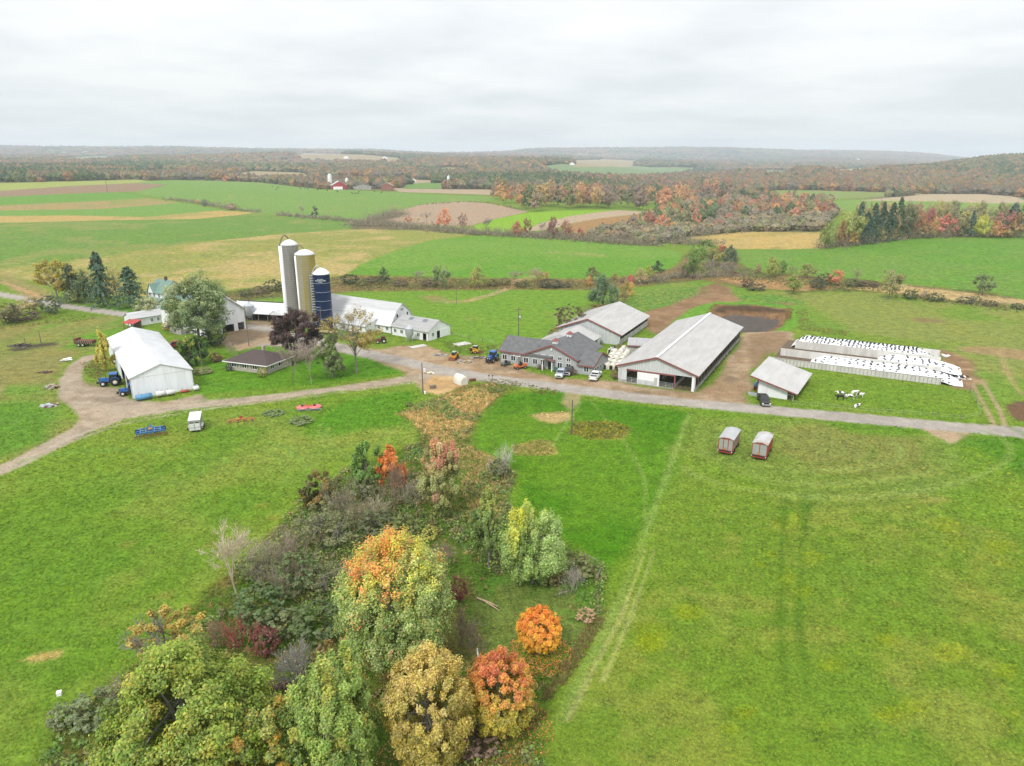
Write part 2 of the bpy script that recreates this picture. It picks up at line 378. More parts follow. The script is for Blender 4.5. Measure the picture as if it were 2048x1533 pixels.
# --- pasture behind the barns
paint('pasture', [(470, 604), (690, 586), (900, 581), (1190, 580), (1186, 602), (1130, 640), (1115, 690), (1000, 688), (900, 680), (700, 640), (480, 606)], (112, 164, 52), 1.5, 1.5, var=((136, 160, 74), 0.6))
paint(None, [(830, 592), (880, 590), (900, 600), (870, 606)], (170, 146, 100), 2, 3, 0.7)
stroke(None, [(895, 604), (930, 603), (980, 590), (1015, 578), (1035, 560), (1075, 550)], 3.0, (188, 166, 124), 1.5, 1, 0.85)
stroke(None, [(1105, 505), (1150, 507), (1205, 511)], 4.0, (184, 166, 112), 2.5, 1, 0.8)
paint('pasture', [(1195, 582), (1290, 573), (1400, 562), (1480, 577), (1620, 587), (1740, 585), (1900, 603), (2120, 624), (2120, 850), (2048, 842), (2012, 846), (1960, 780), (1880, 690), (1700, 662), (1590, 650), (1480, 640), (1290, 650), (1240, 630), (1200, 605)], (116, 158, 58), 1.5, 1.5, var=((142, 158, 78), 0.55))
paint(None, [(1240, 615), (1290, 582), (1400, 566), (1420, 585), (1330, 615), (1270, 632)], (96, 162, 70), 1.5, 2, 0.8, rough=2.2, var=((128, 160, 70), 0.5, 1))
paint(None, [(1470, 590), (1560, 590), (1620, 605), (1560, 612), (1480, 605)], (92, 158, 62), 1.5, 2, 0.8, rough=2.2, var=((128, 160, 70), 0.5, 1))
paint('dirt_track', [(1250, 645), (1300, 622), (1350, 605), (1392, 590), (1402, 574), (1415, 567), (1440, 565), (1462, 575), (1470, 590), (1480, 602), (1600, 606), (1590, 612), (1450, 605), (1380, 620), (1345, 645), (1325, 668), (1300, 668), (1290, 650)], (150, 120, 88), 1.2, 2, var=((170, 140, 106), 0.5, 1), rough=0.5)
paint(None, [(1905, 690), (1980, 694), (2060, 704), (2060, 722), (1990, 712), (1920, 703)], (178, 148, 112), 1.5, 2, 0.8, rough=0.6)
paint(None, [(1820, 636), (1870, 638), (1888, 645), (1840, 645)], (150, 124, 90), 1.5, 1, 0.8, rough=0.6)
stroke(None, [(2000, 702), (2010, 735), (2025, 765), (2045, 790)], 1.2, (184, 164, 116), 0.5, 0.5, 0.7)
paint('dirt_track', [(2014, 812), (2030, 804), (2060, 802), (2060, 846), (2030, 838), (2018, 826)], (124, 98, 74), 0.6, 0.6, rough=0.6)
# --- lagoon rim
paint('pasture', [(1345, 645), (1390, 612), (1430, 604), (1520, 603), (1590, 612), (1612, 622), (1600, 650), (1575, 662), (1480, 664), (1400, 650)], (104, 168, 54), 1.0, 0.8)
paint('lagoon_bank', [(1412, 640), (1416, 620), (1432, 609), (1500, 610), (1576, 616), (1584, 626), (1566, 648), (1530, 662), (1470, 660)], (150, 118, 86), 0.8, 0.8, rough=0.8, var=((120, 96, 70), 0.5, 1))
paint('lagoon_bank', [(1424, 626), (1432, 613), (1500, 612), (1572, 619), (1576, 626), (1500, 620), (1440, 620)], (92, 74, 56), 0.6, 0.8, 0.9, rough=1.0)
paint('lagoon', [(1432, 640), (1436, 627), (1450, 622), (1510, 624), (1562, 631), (1558, 643), (1530, 656), (1480, 658)], (108, 100, 94), 0.5, 0.5, rough=0.3, var=((136, 130, 124), 0.56), key='lagoon')
# --- near land
LAWN = (66, 136, 18)
paint('meadow', [(0, 1000), (200, 960), (420, 840), (700, 800), (840, 815), (835, 880), (700, 900), (600, 990), (500, 1090), (420, 1160), (330, 1260), (210, 1390), (120, 1560), (-700, 1560), (-400, 1000)], (100, 150, 44), 4, 5, 0.8, var=((138, 160, 70), 0.53))
paint('meadow', [(690, 800), (820, 786), (832, 830), (800, 850), (640, 870), (600, 850)], (66, 146, 24), 3, 3, 0.8)
paint('lawn', [(390, 790), (500, 780), (640, 770), (750, 755), (842, 738), (760, 713), (700, 698), (640, 690), (560, 690), (440, 700), (400, 720)], (90, 152, 36), 0.8, 0.8, var=((112, 150, 52), 0.6))
paint('lawn', [(560, 700), (620, 765), (760, 752), (838, 737), (760, 714), (690, 700)], (78, 150, 28), 2, 1, 0.8)
paint('lawn', [(110, 608), (260, 614), (330, 612), (335, 640), (260, 628), (200, 620)], (80, 148, 34), 0.8, 0.8)
paint('lawn', [(925, 884), (1000, 790), (1120, 782), (1170, 800), (1382, 825), (1368, 880), (1330, 980), (1270, 1112), (1213, 1160), (1120, 1090), (1020, 1010), (1030, 950)], LAWN, 1.6, 2.0, 0.94, var=((92, 148, 34), 0.54))
paint(None, [(1400, 832), (1700, 848), (1900, 880), (1940, 930), (1900, 1000), (1700, 1000), (1450, 945), (1370, 900)], (128, 154, 72), 3, 4, 0.7)
paint(None, [(1560, 862), (1700, 850), (1790, 880), (1860, 890), (1850, 950), (1600, 930)], (148, 140, 82), 3, 6, 0.45)
paint(None, [(1640, 842), (1700, 862), (1800, 868), (1850, 865), (1800, 852)], (88, 148, 30), 2, 2, 0.8)
paint('meadow', [(1915, 878), (2060, 868), (2300, 870), (2300, 1000), (2060, 960), (1960, 905)], (72, 140, 30), 3, 3, 0.85, var=((96, 146, 44), 0.5))
for cx_, cy_, sx_, sy_ in [(1770, 1080, 60, 30), (1960, 1075, 70, 26), (1990, 1140, 50, 40), (1900, 1190, 60, 40), (1690, 1180, 30, 40), (2030, 1230, 40, 60), (1850, 1000, 60, 12), (1640, 1260, 20, 50)]:
    a_ = np.linspace(0, 2 * math.pi, 13)[:-1]
    paint(None, [(cx_ + sx_ * math.cos(t), cy_ + sy_ * math.sin(t)) for t in a_], (176, 162, 92), 1.6, 4.0, 0.5, var=((138, 150, 60), 0.5, 1))
paint(None, [(1370, 1000), (1700, 1010), (2300, 1100), (2300, 1560), (1150, 1560), (1250, 1200)], (106, 146, 46), 6, 6, 0.75, var=((136, 154, 64), 0.57, 1))
_rs = np.random.RandomState(5)
for _ in range(26):
    cx_, cy_ = _rs.uniform(1300, 2040), _rs.uniform(1040, 1520); q_ = _rs.uniform(10, 34)
    a_ = np.linspace(0, 2 * math.pi, 9)[:-1]
    paint(None, [(cx_ + q_ * math.cos(t), cy_ + 0.55 * q_ * math.sin(t)) for t in a_], (146, 166, 24), 0.8, 1.6, _rs.uniform(0.25, 0.6))
paint(None, [(40, 1322), (70, 1308), (125, 1300), (122, 1314), (70, 1326)], (206, 178, 112), 0.5, 0.5, 0.8)
for x_, y_ in [(520, 1010), (590, 1005), (545, 1035), (330, 1190), (250, 1090), (420, 1090), (560, 1060)]:
    paint(None, [(x_ - 26, y_ + 8), (x_ - 4, y_ - 7), (x_ + 28, y_ - 8), (x_ + 12, y_ + 9)], (170, 160, 78), 0.9, 1.4, 0.5)
# left paddocks
paint('paddock', [(-300, 640), (0, 655), (120, 640), (250, 632), (250, 660), (200, 690), (130, 720), (110, 790), (150, 850), (100, 890), (0, 925), (-300, 1000)], (112, 158, 60), 2, 3, var=((150, 148, 84), 0.56))
paint('paddock', [(-100, 690), (0, 680), (150, 640), (230, 628), (250, 634), (180, 660), (100, 690), (0, 720), (-100, 730)], (166, 150, 92), 2, 3, 0.6, var=((130, 146, 70), 0.5))
paint(None, [(120, 700), (170, 668), (240, 655), (250, 680), (190, 690)], (100, 162, 48), 1.5, 1, 0.9)
paint(None, [(-100, 820), (60, 800), (110, 830), (90, 880), (0, 915), (-100, 940)], (92, 150, 46), 2, 2, 0.9)
paint(None, [(15, 700), (50, 690), (110, 684), (118, 690), (60, 698), (30, 704)], (84, 74, 66), 0.8, 0.8, 0.9, rough=0.8)
paint(None, [(-20, 765), (15, 770), (15, 780), (0, 795), (-20, 800)], (176, 148, 110), 1, 1, 0.8, rough=0.4)
paint(None, [(60, 600), (0, 560), (0, 546), (60, 565), (110, 592)], (176, 150, 108), 2, 2, 0.6)
stroke(None, [(0, 563), (40, 578), (75, 592), (100, 600)], 2.5, (196, 164, 124), 0.8, 0.5, 0.9)
# roads and yards
ROAD = (196, 188, 178); GRAV = (196, 180, 158); DIRT = (176, 150, 118)
paint('farmyard', [(520, 655), (560, 648), (570, 662), (640, 676), (700, 694), (760, 700), (800, 692), (850, 690), (900, 706), (990, 716), (1010, 728), (1060, 742), (1110, 754), (1180, 760), (1235, 765), (1280, 775), (1390, 783), (1420, 768), (1450, 730), (1478, 690), (1490, 664), (1530, 660), (1580, 664), (1592, 684), (1565, 706), (1530, 702), (1500, 748), (1510, 775), (1490, 790), (1500, 808), (1440, 806), (1280, 793), (1100, 775), (940, 757), (900, 780), (860, 786), (840, 770), (800, 740), (740, 716), (660, 700), (560, 680), (480, 700), (470, 690), (520, 672)], DIRT, 1.0, 1.6, rough=0.5, var=((194, 172, 142), 0.5, 1))
paint('farmyard', [(455, 650), (520, 640), (560, 648), (540, 668), (470, 690), (440, 690), (450, 670)], (170, 148, 120), 1, 1, rough=0.3)
paint('farmyard', [(1500, 668), (1570, 664), (1590, 690), (1545, 712), (1500, 740)], (150, 122, 92), 1.5, 2, 0.7, rough=0.4)
paint('farmyard', [(1866, 690), (1900, 700), (1950, 725), (1968, 762), (1950, 784), (1900, 776), (1885, 740)], (156, 126, 94), 1.2, 2, rough=0.5, var=((184, 158, 120), 0.5, 1))
stroke(None, [(1945, 768), (1962, 800), (1976, 825), (1988, 850)], 0.9, (190, 166, 132), 0.35, 0.2, 0.9, rough=0.3)
stroke(None, [(1966, 764), (1984, 795), (2000, 822), (2010, 852)], 0.9, (190, 166, 132), 0.35, 0.2, 0.9, rough=0.3)
paint('farmyard', [(1840, 854), (1945, 860), (1925, 874), (1905, 890), (1885, 880)], (196, 172, 140), 0.8, 0.8, rough=0.3)
paint(None, [(1130, 785), (1165, 785), (1160, 806), (1140, 820), (1120, 806)], (182, 166, 124), 0.8, 1, 0.8, rough=0.5)
paint(None, [(1060, 830), (1090, 826), (1140, 824), (1142, 840), (1110, 846), (1080, 840)], (204, 176, 126), 0.8, 1.2, 0.85, rough=0.8)
paint(None, [(1150, 846), (1220, 842), (1260, 855), (1240, 876), (1180, 878), (1140, 866)], (110, 124, 46), 1, 1.2, 0.85, rough=2.2, var=((150, 140, 74), 0.5, 1))
paint(None, [(1026, 892), (1080, 880), (1100, 884), (1112, 908), (1060, 912), (1030, 910)], (140, 148, 66), 0.8, 0.8, 0.85, rough=2.0, var=((184, 160, 100), 0.55, 1))
paint('gravel_drive', [(140, 728), (168, 712), (200, 706), (206, 714), (180, 722), (164, 740), (164, 760), (180, 772), (230, 776), (262, 800), (330, 802), (400, 790), (412, 800), (330, 826), (240, 838), (170, 862), (140, 866), (158, 838), (140, 816), (116, 790), (118, 760)], GRAV, 0.6, 1.2, rough=0.4, var=((178, 160, 138), 0.52, 1))
stroke('gravel_drive', [(-120, 985), (-40, 955), (40, 925), (110, 888), (170, 856), (240, 834), (330, 818), (430, 806), (540, 795), (640, 782), (720, 772), (800, 760), (870, 748), (930, 746)], 4.4, GRAV, 0.5, 0.8, rough=0.4, sm=1, var=((180, 164, 142), 0.55))
paint('sawdust_patch', [(846, 772), (866, 753), (900, 752), (932, 760), (934, 776), (905, 786), (874, 790), (856, 782)], (226, 192, 140), 0.6, 0.8, rough=0.4, var=((206, 170, 120), 0.55, 1))
stroke('road', [(-140, 566), (0, 589), (60, 599), (130, 612), (200, 622), (262, 630), (330, 640), (400, 648), (455, 652), (520, 655)], 5.6, ROAD, 0.4, 0.35, rough=0.22, sm=1)
stroke('road', [(520, 655), (580, 668), (640, 684), (700, 700), (760, 713), (830, 728), (900, 743), (980, 757), (1060, 767), (1150, 779), (1280, 796), (1400, 808), (1500, 817), (1700, 835), (1900, 853), (2080, 868), (2300, 890)], 5.8, ROAD, 0.4, 0.45, rough=0.22, sm=1, var=((184, 176, 166), 0.55))
stroke(None, [(560, 690), (520, 690), (580, 684), (640, 690)], 2.4, (190, 176, 158), 0.4, 0.3, rough=0.2)
# rough ravine
paint('rough_ground', [(800, 828), (870, 800), (920, 775), (985, 766), (1012, 780), (965, 826), (925, 880), (1030, 950), (1012, 1003), (1130, 1090), (1214, 1150), (1192, 1240), (1130, 1330), (1095, 1400), (1080, 1560), (60, 1560), (130, 1430), (210, 1385), (330, 1270), (430, 1165), (520, 1095), (610, 990), (720, 925), (840, 885), (836, 850)], (86, 124, 42), 1.4, 1.6, rough=2.2, var=((128, 122, 66), 0.55, 1), key='ravine')
paint('rough_ground', [(800, 828), (880, 796), (920, 780), (985, 768), (1008, 780), (960, 826), (925, 876), (900, 880), (850, 860)], (176, 148, 96), 1.5, 2, 0.9, rough=2.2, var=((124, 130, 60), 0.53, 1))
paint(None, [(920, 886), (1020, 930), (1015, 1000), (940, 1020), (930, 950)], (164, 138, 88), 1.5, 2, 0.7, rough=2.2, var=((98, 130, 46), 0.5, 1))
paint(None, [(1010, 1140), (1190, 1150), (1190, 1230), (1120, 1320), (1000, 1330), (930, 1250), (960, 1170)], (92, 146, 52), 1.5, 2, 0.9, rough=1.5, var=((112, 140, 66), 0.55, 1))
# mowing lines, wheel marks
LT = (140, 172, 84)
stroke(None, [(1378, 828), (1330, 960), (1275, 1105), (1225, 1235), (1165, 1350), (1120, 1440)], 0.9, LT, 0.6, 0.4, 0.7)
stroke(None, [(1290, 1100), (1240, 1240), (1180, 1350), (1135, 1440)], 0.5, (176, 184, 112), 0.3, 0.2, 0.7)
stroke(None, [(1308, 1100), (1258, 1240), (1205, 1360)], 0.5, (176, 184, 112), 0.3, 0.2, 0.6)
stroke(None, [(1570, 1000), (1562, 1120), (1560, 1250), (1572, 1400)], 0.7, (68, 120, 30), 0.6, 0.9, 0.6)
stroke(None, [(1612, 1010), (1600, 1120), (1598, 1250), (1616, 1400)], 0.7, (68, 120, 30), 0.6, 0.9, 0.6)
def arcs(cx_, cy_, rx_, ry_, a0, a1, col, wd, bl):
    t = np.linspace(R(a0), R(a1), 24)
    stroke(None, [(cx_ + rx_ * math.cos(q) * (1 + 0.02 * math.sin(5 * q + rx_)), cy_ + ry_ * math.sin(q) * (1 + 0.03 * math.sin(4 * q + ry_))) for q in t], wd, col, 0.6, 0.7, bl, sm=0)
for k in range(7):
    arcs(1640 + 8 * k, 905, 110 + 45 * k, 24 + 13 * k, -30, 160, (142, 172, 88) if k % 2 else (96, 138, 50), 0.7 + 0.25 * (k % 3), 0.42 + 0.06 * (k % 2))
arcs(690, 868, 52, 46, 60, 215, LT, 0.4, 0.6); arcs(705, 868, 50, 44, 60, 200, LT, 0.4, 0.6)
arcs(500, 960, 120, 75, -80, 60, (120, 166, 70), 1.4, 0.5); arcs(480, 950, 90, 60, -80, 70, (120, 166, 70), 0.5, 0.5)
arcs(250, 935, 220, 34, 200, 340, (116, 164, 64), 2.0, 0.5); arcs(760, 840, 60, 40, -20, 90, (100, 160, 48), 1.0, 0.4)
stroke(None, [(1160, 810), (1130, 850), (1100, 900)], 0.5, LT, 0.3, 0.2, 0.6); stroke(None, [(1180, 800), (1220, 850), (1260, 900), (1290, 960), (1290, 1040)], 0.5, LT, 0.4, 0.2, 0.5)
stroke(None, [(640, 960), (560, 1010), (480, 1080), (400, 1160)], 1.2, (120, 160, 66), 0.8, 0.6, 0.4)
for pts_ in ([(560, 314), (600, 306), (720, 309), (800, 316), (760, 328), (640, 326)], [(440, 352), (500, 342), (600, 345), (640, 358), (520, 364)], [(1130, 322), (1200, 318), (1290, 322), (1260, 334), (1150, 334)], [(1480, 346), (1540, 340), (1600, 346), (1560, 356)], [(90, 318), (200, 312), (260, 318), (160, 326)], [(820, 340), (900, 334), (960, 340), (900, 350)], [(1640, 342), (1720, 336), (1760, 344), (1680, 352)], [(250, 345), (330, 339), (380, 346), (300, 354)]):
    paint('far_field', pts_, [(150, 164, 118), (176, 162, 130), (140, 160, 106)][len(pts_[0]) * int(pts_[0][0]) % 3], 8, 8)
for pts_ in ([(60, 915), (140, 876), (240, 842), (400, 814), (640, 786), (820, 762)], [(40, 930), (130, 888), (240, 848), (400, 820), (640, 791), (830, 765)]): stroke(None, pts_, 0.7, (206, 194, 174), 0.4, 0.3, 0.6)
stroke(None, [(70, 916), (150, 878), (250, 846), (420, 815), (640, 789), (820, 764)], 0.6, (160, 146, 112), 0.4, 0.5, 0.4)
for x_, y_, rx_, ry_ in ((210, 800, 34, 8), (180, 770, 18, 6), (330, 806, 30, 4), (244, 786, 20, 5), (560, 664, 40, 4), (1010, 738, 30, 4), (1300, 785, 40, 3), (1430, 720, 12, 16), (1460, 760, 18, 10), (930, 716, 30, 5)):
    a_ = np.linspace(0, 2 * math.pi, 11)[:-1]; paint(None, [(x_ + rx_ * math.cos(t), y_ + ry_ * math.sin(t)) for t in a_], (138, 122, 100), 0.8, 1.2, 0.5)
_g = GC[:, 1] > GC[:, 0]; GC[_g, 0] += 0.14 * (GC[_g, 1] - GC[_g, 0])
# --- the lagoon is dug in
s_ = inside_sd(POLYS['lagoon'], X, Y); Z = Z - 1.6 * smst(-5.0, 0.0, s_) * (np.abs(TT.ravel()) < 1.0)

# ------------------------------------------------------------------ ground material and objects
def ground_material():
    m = bpy.data.materials.new('ground'); m.use_nodes = True; t = m.node_tree; t.nodes.clear()
    at = N(t, 'ShaderNodeAttribute', attribute_name='gcol'); ar = N(t, 'ShaderNodeAttribute', attribute_name='grough')
    geo = N(t, 'ShaderNodeNewGeometry')
    def noise(scale, det, ro=0.6):
        n = N(t, 'ShaderNodeTexNoise'); n.inputs['Scale'].default_value = scale; n.inputs['Detail'].default_value = det; n.inputs['Roughness'].default_value = ro
        LK(t, geo.outputs['Position'], n.inputs['Vector']); return n.outputs[0]
    a = noise(0.45, 6, 0.7); b = noise(2.3, 5, 0.75); c = noise(0.07, 3)
    va = mth(t, 'MULTIPLY', mth(t, 'SUBTRACT', a, 0.5), 2.2); vb = mth(t, 'MULTIPLY', mth(t, 'SUBTRACT', b, 0.5), 3.0)
    v = mth(t, 'MULTIPLY', mth(t, 'ADD', va, vb), mth(t, 'MULTIPLY', mth(t, 'POWER', ar.outputs['Fac'], 0.6), 0.9))
    k = mth(t, 'MAXIMUM', mth(t, 'ADD', 1.0, v), 0.25)
    s1 = N(t, 'ShaderNodeVectorMath', operation='SCALE'); LK(t, at.outputs['Color'], s1.inputs[0]); LK(t, k, s1.inputs['Scale'])
    warm = mixc(t, 1.0, s1.outputs[0], (1.35, 1.06, 0.75), 'MULTIPLY')
    f = mth(t, 'MULTIPLY', mth(t, 'MULTIPLY', mth(t, 'SUBTRACT', mth(t, 'ADD', mth(t, 'MULTIPLY', c, 0.5), mth(t, 'MULTIPLY', b, 0.5)), 0.44, True), 5.0, True), mth(t, 'MINIMUM', mth(t, 'MULTIPLY', ar.outputs['Fac'], 0.55), 0.7))
    col = mixc(t, f, s1.outputs[0], warm)
    bs = N(t, 'ShaderNodeBsdfPrincipled'); LK(t, col, bs.inputs['Base Color']); bs.inputs['Roughness'].default_value = 0.95
    bs.inputs['Specular IOR Level'].default_value = 0.1
    bm = N(t, 'ShaderNodeBump'); bm.inputs['Distance'].default_value = 0.35
    LK(t, mth(t, 'ADD', mth(t, 'MULTIPLY', b, 0.6), mth(t, 'MULTIPLY', a, 0.9)), bm.inputs['Height']); LK(t, mth(t, 'MULTIPLY', ar.outputs['Fac'], 0.45, True), bm.inputs['Strength'])
    LK(t, bm.outputs[0], bs.inputs['Normal'])
    o = N(t, 'ShaderNodeOutputMaterial'); LK(t, bs.outputs[0], o.inputs[0]); return m
MG = ground_material()
idx = np.arange(nr * nc).reshape(nr, nc)
quads = np.stack([idx[:-1, :-1], idx[:-1, 1:], idx[1:, 1:], idx[1:, :-1]], -1).reshape(-1, 4)
fr = RG[quads]; freg = np.where(fr[:, 0] == fr[:, 1], fr[:, 0], fr[:, 2])
VV = np.stack([X, Y, Z], 1)
for k, nm in enumerate(REGN):
    fs = quads[freg == k]
    if not len(fs): continue
    u, inv = np.unique(fs, return_inverse=True)
    me = mesh_np(nm, VV[u], inv.reshape(fs.shape), GC[u], 'gcol', True, {'grough': GR[u]})
    tag(link(nm, me, MG), kind='structure')
# ------------------------------------------------------------------ vegetation builders
def leaf_material():
    m = bpy.data.materials.new('foliage'); m.use_nodes = True; t = m.node_tree; t.nodes.clear()
    at = N(t, 'ShaderNodeAttribute', attribute_name='lcol'); oi = N(t, 'ShaderNodeObjectInfo')
    c = mixc(t, 1.0, at.outputs['Color'], oi.outputs['Color'], 'MULTIPLY')
    d = N(t, 'ShaderNodeBsdfDiffuse'); LK(t, c, d.inputs[0]); tr = N(t, 'ShaderNodeBsdfTranslucent'); LK(t, c, tr.inputs[0])
    g = N(t, 'ShaderNodeBsdfGlossy'); g.inputs['Roughness'].default_value = 0.5; g.inputs[0].default_value = (0.8, 0.85, 0.9, 1)
    mx1 = N(t, 'ShaderNodeMixShader'); mx1.inputs[0].default_value = 0.36; LK(t, d.outputs[0], mx1.inputs[1]); LK(t, tr.outputs[0], mx1.inputs[2])
    mx2 = N(t, 'ShaderNodeMixShader'); mx2.inputs[0].default_value = 0.035; LK(t, mx1.outputs[0], mx2.inputs[1]); LK(t, g.outputs[0], mx2.inputs[2])
    o = N(t, 'ShaderNodeOutputMaterial'); LK(t, mx2.outputs[0], o.inputs[0]); return m
MLEAF = leaf_material()
def simple(name, col, rough=0.8, metal=0.0, spec=0.3, noise=0.0, scale=1.5, stretch=None, var=None, objcol=False, bump=0.0):
    m = bpy.data.materials.new(name); m.use_nodes = True; t = m.node_tree
    b = t.nodes['Principled BSDF']; b.inputs['Roughness'].default_value = rough; b.inputs['Metallic'].default_value = metal
    b.inputs['Specular IOR Level'].default_value = spec
    c = tuple(float(x) for x in col); src = None
    if objcol:
        oi = N(t, 'ShaderNodeObjectInfo'); src = oi.outputs['Color']
    if noise or var is not None:
        tcn = N(t, 'ShaderNodeTexCoord'); mp = N(t, 'ShaderNodeMapping'); LK(t, tcn.outputs['Object'], mp.inputs[0])
        if stretch: mp.inputs['Scale'].default_value = stretch
        n = N(t, 'ShaderNodeTexNoise'); n.inputs['Scale'].default_value = scale; n.inputs['Detail'].default_value = 6; n.inputs['Roughness'].default_value = 0.65
        LK(t, mp.outputs[0], n.inputs['Vector'])
        c2 = tuple(float(x) for x in var) if var is not None else tuple(x * (1 - noise) for x in c)
        c1 = c if var is not None else tuple(min(1, x * (1 + noise * 0.5)) for x in c)
        out = ramp(t, n.outputs[0], [(0.36, c1), (0.66, c2)])
        if src is not None: out = mixc(t, 1.0, out, src, 'MULTIPLY')
        LK(t, out, b.inputs['Base Color'])
        if bump:
            bm = N(t, 'ShaderNodeBump'); bm.inputs['Strength'].default_value = bump; bm.inputs['Distance'].default_value = 0.1
            LK(t, n.outputs[0], bm.inputs['Height']); LK(t, bm.outputs[0], b.inputs['Normal'])
    elif src is not None: LK(t, src, b.inputs['Base Color'])
    else: b.inputs['Base Color'].default_value = (*c, 1)
    return m
MBARK = simple('bark', (0.19, 0.17, 0.15), 0.95, noise=0.5, scale=3)
MTWIG = simple('twigs', (0.24, 0.22, 0.20), 0.95, objcol=False)

def unit(v): return v / (np.linalg.norm(v, axis=-1, keepdims=True) + 1e-9)
def cards(P, nrm, size, rng, aspect=0.62, droop=0.0):
    """leaf quads at P facing nrm"""
    n = len(P); nrm = unit(nrm)
    a = unit(np.cross(nrm, rng.normal(size=(n, 3)))); b = np.cross(nrm, a)
    s = size * rng.uniform(0.65, 1.35, (n, 1)); a = a * s; b = b * s * aspect
    V = np.stack([P - a, P - b * 1.0 + a * 0.1, P + a, P + b * 1.0 + a * 0.1], 1).reshape(-1, 3)
    return V, np.arange(4 * n).reshape(n, 4)
def tris(P, nrm, size, rng):
    """small leaf sprays: one triangle each"""
    n = len(P); nrm = unit(nrm); a = unit(np.cross(nrm, rng.normal(size=(n, 3)))); b = np.cross(nrm, a)
    s = size * rng.uniform(0.6, 1.5, (n, 1)); V = np.stack([P + a * s, P - a * s * 0.55 + b * s * 0.75, P - a * s * 0.5 - b * s * 0.7], 1).reshape(-1, 3)
    return V, np.arange(3 * n).reshape(n, 3)
def crown_pts(kind, n, rng, nclump, zr=(0.18, 1.0)):
    """leaf positions and facing in a unit tree (height 1, radius about 0.5)"""
    z0, z1 = zr; zc = (z0 + z1) / 2; hz = (z1 - z0) / 2
    if kind == 'conifer':
        nb = 150; L = []; Nn = []
        zb = rng.uniform(0.05, 0.99, nb) ** 0.9; az = rng.uniform(0, 2 * np.pi, nb)
        rb = (1 - zb) ** 0.75 * rng.uniform(0.7, 1.15, nb) * 0.62 + 0.03
        t = rng.uniform(0.15, 1, (nb, max(1, n // nb)))
        x = (rb[:, None] * t); px = x * np.cos(az)[:, None]; py = x * np.sin(az)[:, None]
        pz = zb[:, None] - 0.16 * x * t * 1.2 + rng.normal(0, 0.012, t.shape)
        sp = rng.normal(0, 0.022, t.shape + (2,)); P = np.stack([px + sp[..., 0], py + sp[..., 1], pz], -1).reshape(-1, 3)
        Nv = np.stack([np.cos(az)[:, None] * np.ones_like(t), np.sin(az)[:, None] * np.ones_like(t), 1.0 * np.ones_like(t)], -1).reshape(-1, 3)
        return P, Nv + rng.normal(0, 0.5, P.shape)
    nl = max(9, min(40, nclump // 5)); ld = unit(rng.normal(size=(nl, 3)) * [1, 1, 0.25]); ld[:, 2] = np.linspace(-0.85, 0.95, nl); ld[:, :2] = unit(ld[:, :2]) * np.sqrt(np.maximum(0.05, 1 - ld[:, 2:] ** 2))
    L = ld * rng.uniform(0.44, 0.64, (nl, 1)); lr = rng.uniform(0.36, 0.54, nl) if nclump < 100 else rng.uniform(0.26, 0.42, nl); L[-1] = (0, 0, 0.55); L[nl // 2] = (0, 0, 0); lr[nl // 2] = 0.62; L[nl // 2 - 1] = (0.1, 0, -0.3); lr[nl // 2 - 1] = 0.6
    j = rng.randint(0, nl, nclump); dc = unit(rng.normal(size=(nclump, 3)) + unit(L[j]) * 0.9)
    S = L[j] + dc * (lr[j] * rng.uniform(0.75, 1.08, nclump))[:, None]
    if kind == 'dome':
        dc = unit(rng.normal(size=(nclump, 3))); lump_ = 0.5 * np.sin(dc[:, 0] * 7 + 1) * np.sin(dc[:, 1] * 6) * np.cos(dc[:, 2] * 7); S = dc * (rng.uniform(0.72, 1.0, nclump) * (1 + 0.12 * lump_))[:, None]
    zc_ = np.clip(S[:, 2], -1, 1.1)
    if kind == 'oval': rxy = 0.46 * (1 - 0.30 * zc_)
    elif kind == 'spread': rxy = 0.50 * (1 + 0.22 * zc_)
    elif kind == 'cone': rxy = 0.48 * (1 - 0.55 * zc_)
    else: rxy = 0.49 * np.ones(nclump)
    C = np.stack([S[:, 0] * rxy, S[:, 1] * rxy, zc + S[:, 2] * hz * 0.92], 1)
    cr = rng.uniform(0.035, 0.085, nclump) * (1.0 if nclump > 79 else 1.5) * (1.0 if kind != 'thin' else 0.8)
    w_ = cr ** 2; k = rng.choice(nclump, n, p=w_ / w_.sum())
    dd = unit(rng.normal(size=(n, 3))); rr = cr[k] * rng.uniform(0.30, 1.10, n)
    crown_pts.k = k; out = unit(dc[k] + np.array([0, 0, 0.45])); gfac = 1.0 if kind == 'dome' else 1.35
    sp_ = dd * rr[:, None]; al = (sp_ * out).sum(1, keepdims=True); sp_ = (sp_ - al * out) * 0.8 + al * out * gfac
    stray = rng.rand(n) < (0.004 if kind == 'dome' else 0.03); sp_[stray] *= rng.uniform(1.1, 1.7, (stray.sum(), 1)); P = C[k] + sp_ * np.array([1, 1, 0.85])
    Nv = dd * 0.6 + out * 0.9 + np.array([0, 0, 0.5]) + rng.normal(0, 0.5, (n, 3))
    if kind == 'willow':     # hanging sprays
        f = rng.rand(n) < 0.65; P[f, 2] -= rng.uniform(0, 0.30, f.sum()) * (P[f, 2]); P[f, :2] *= 1.06
        Nv[f] = dd[f] + rng.normal(0, 0.6, (f.sum(), 3)) + out[f]
    P[:, 2] = np.maximum(P[:, 2], 0.02)
    return P, Nv
def ribbons(A, B, wa, wb):
    """thin two-triangle twigs from A to B"""
    n = len(A); d = unit(B - A); rs_ = np.random.RandomState(n)
    s = unit(np.cross(d, rs_.normal(size=(n, 3))))
    V = np.stack([A - s * wa[:, None], A + s * wa[:, None], B + s * wb[:, None], B - s * wb[:, None]], 1).reshape(-1, 3)
    return V, np.arange(4 * n).reshape(n, 4)
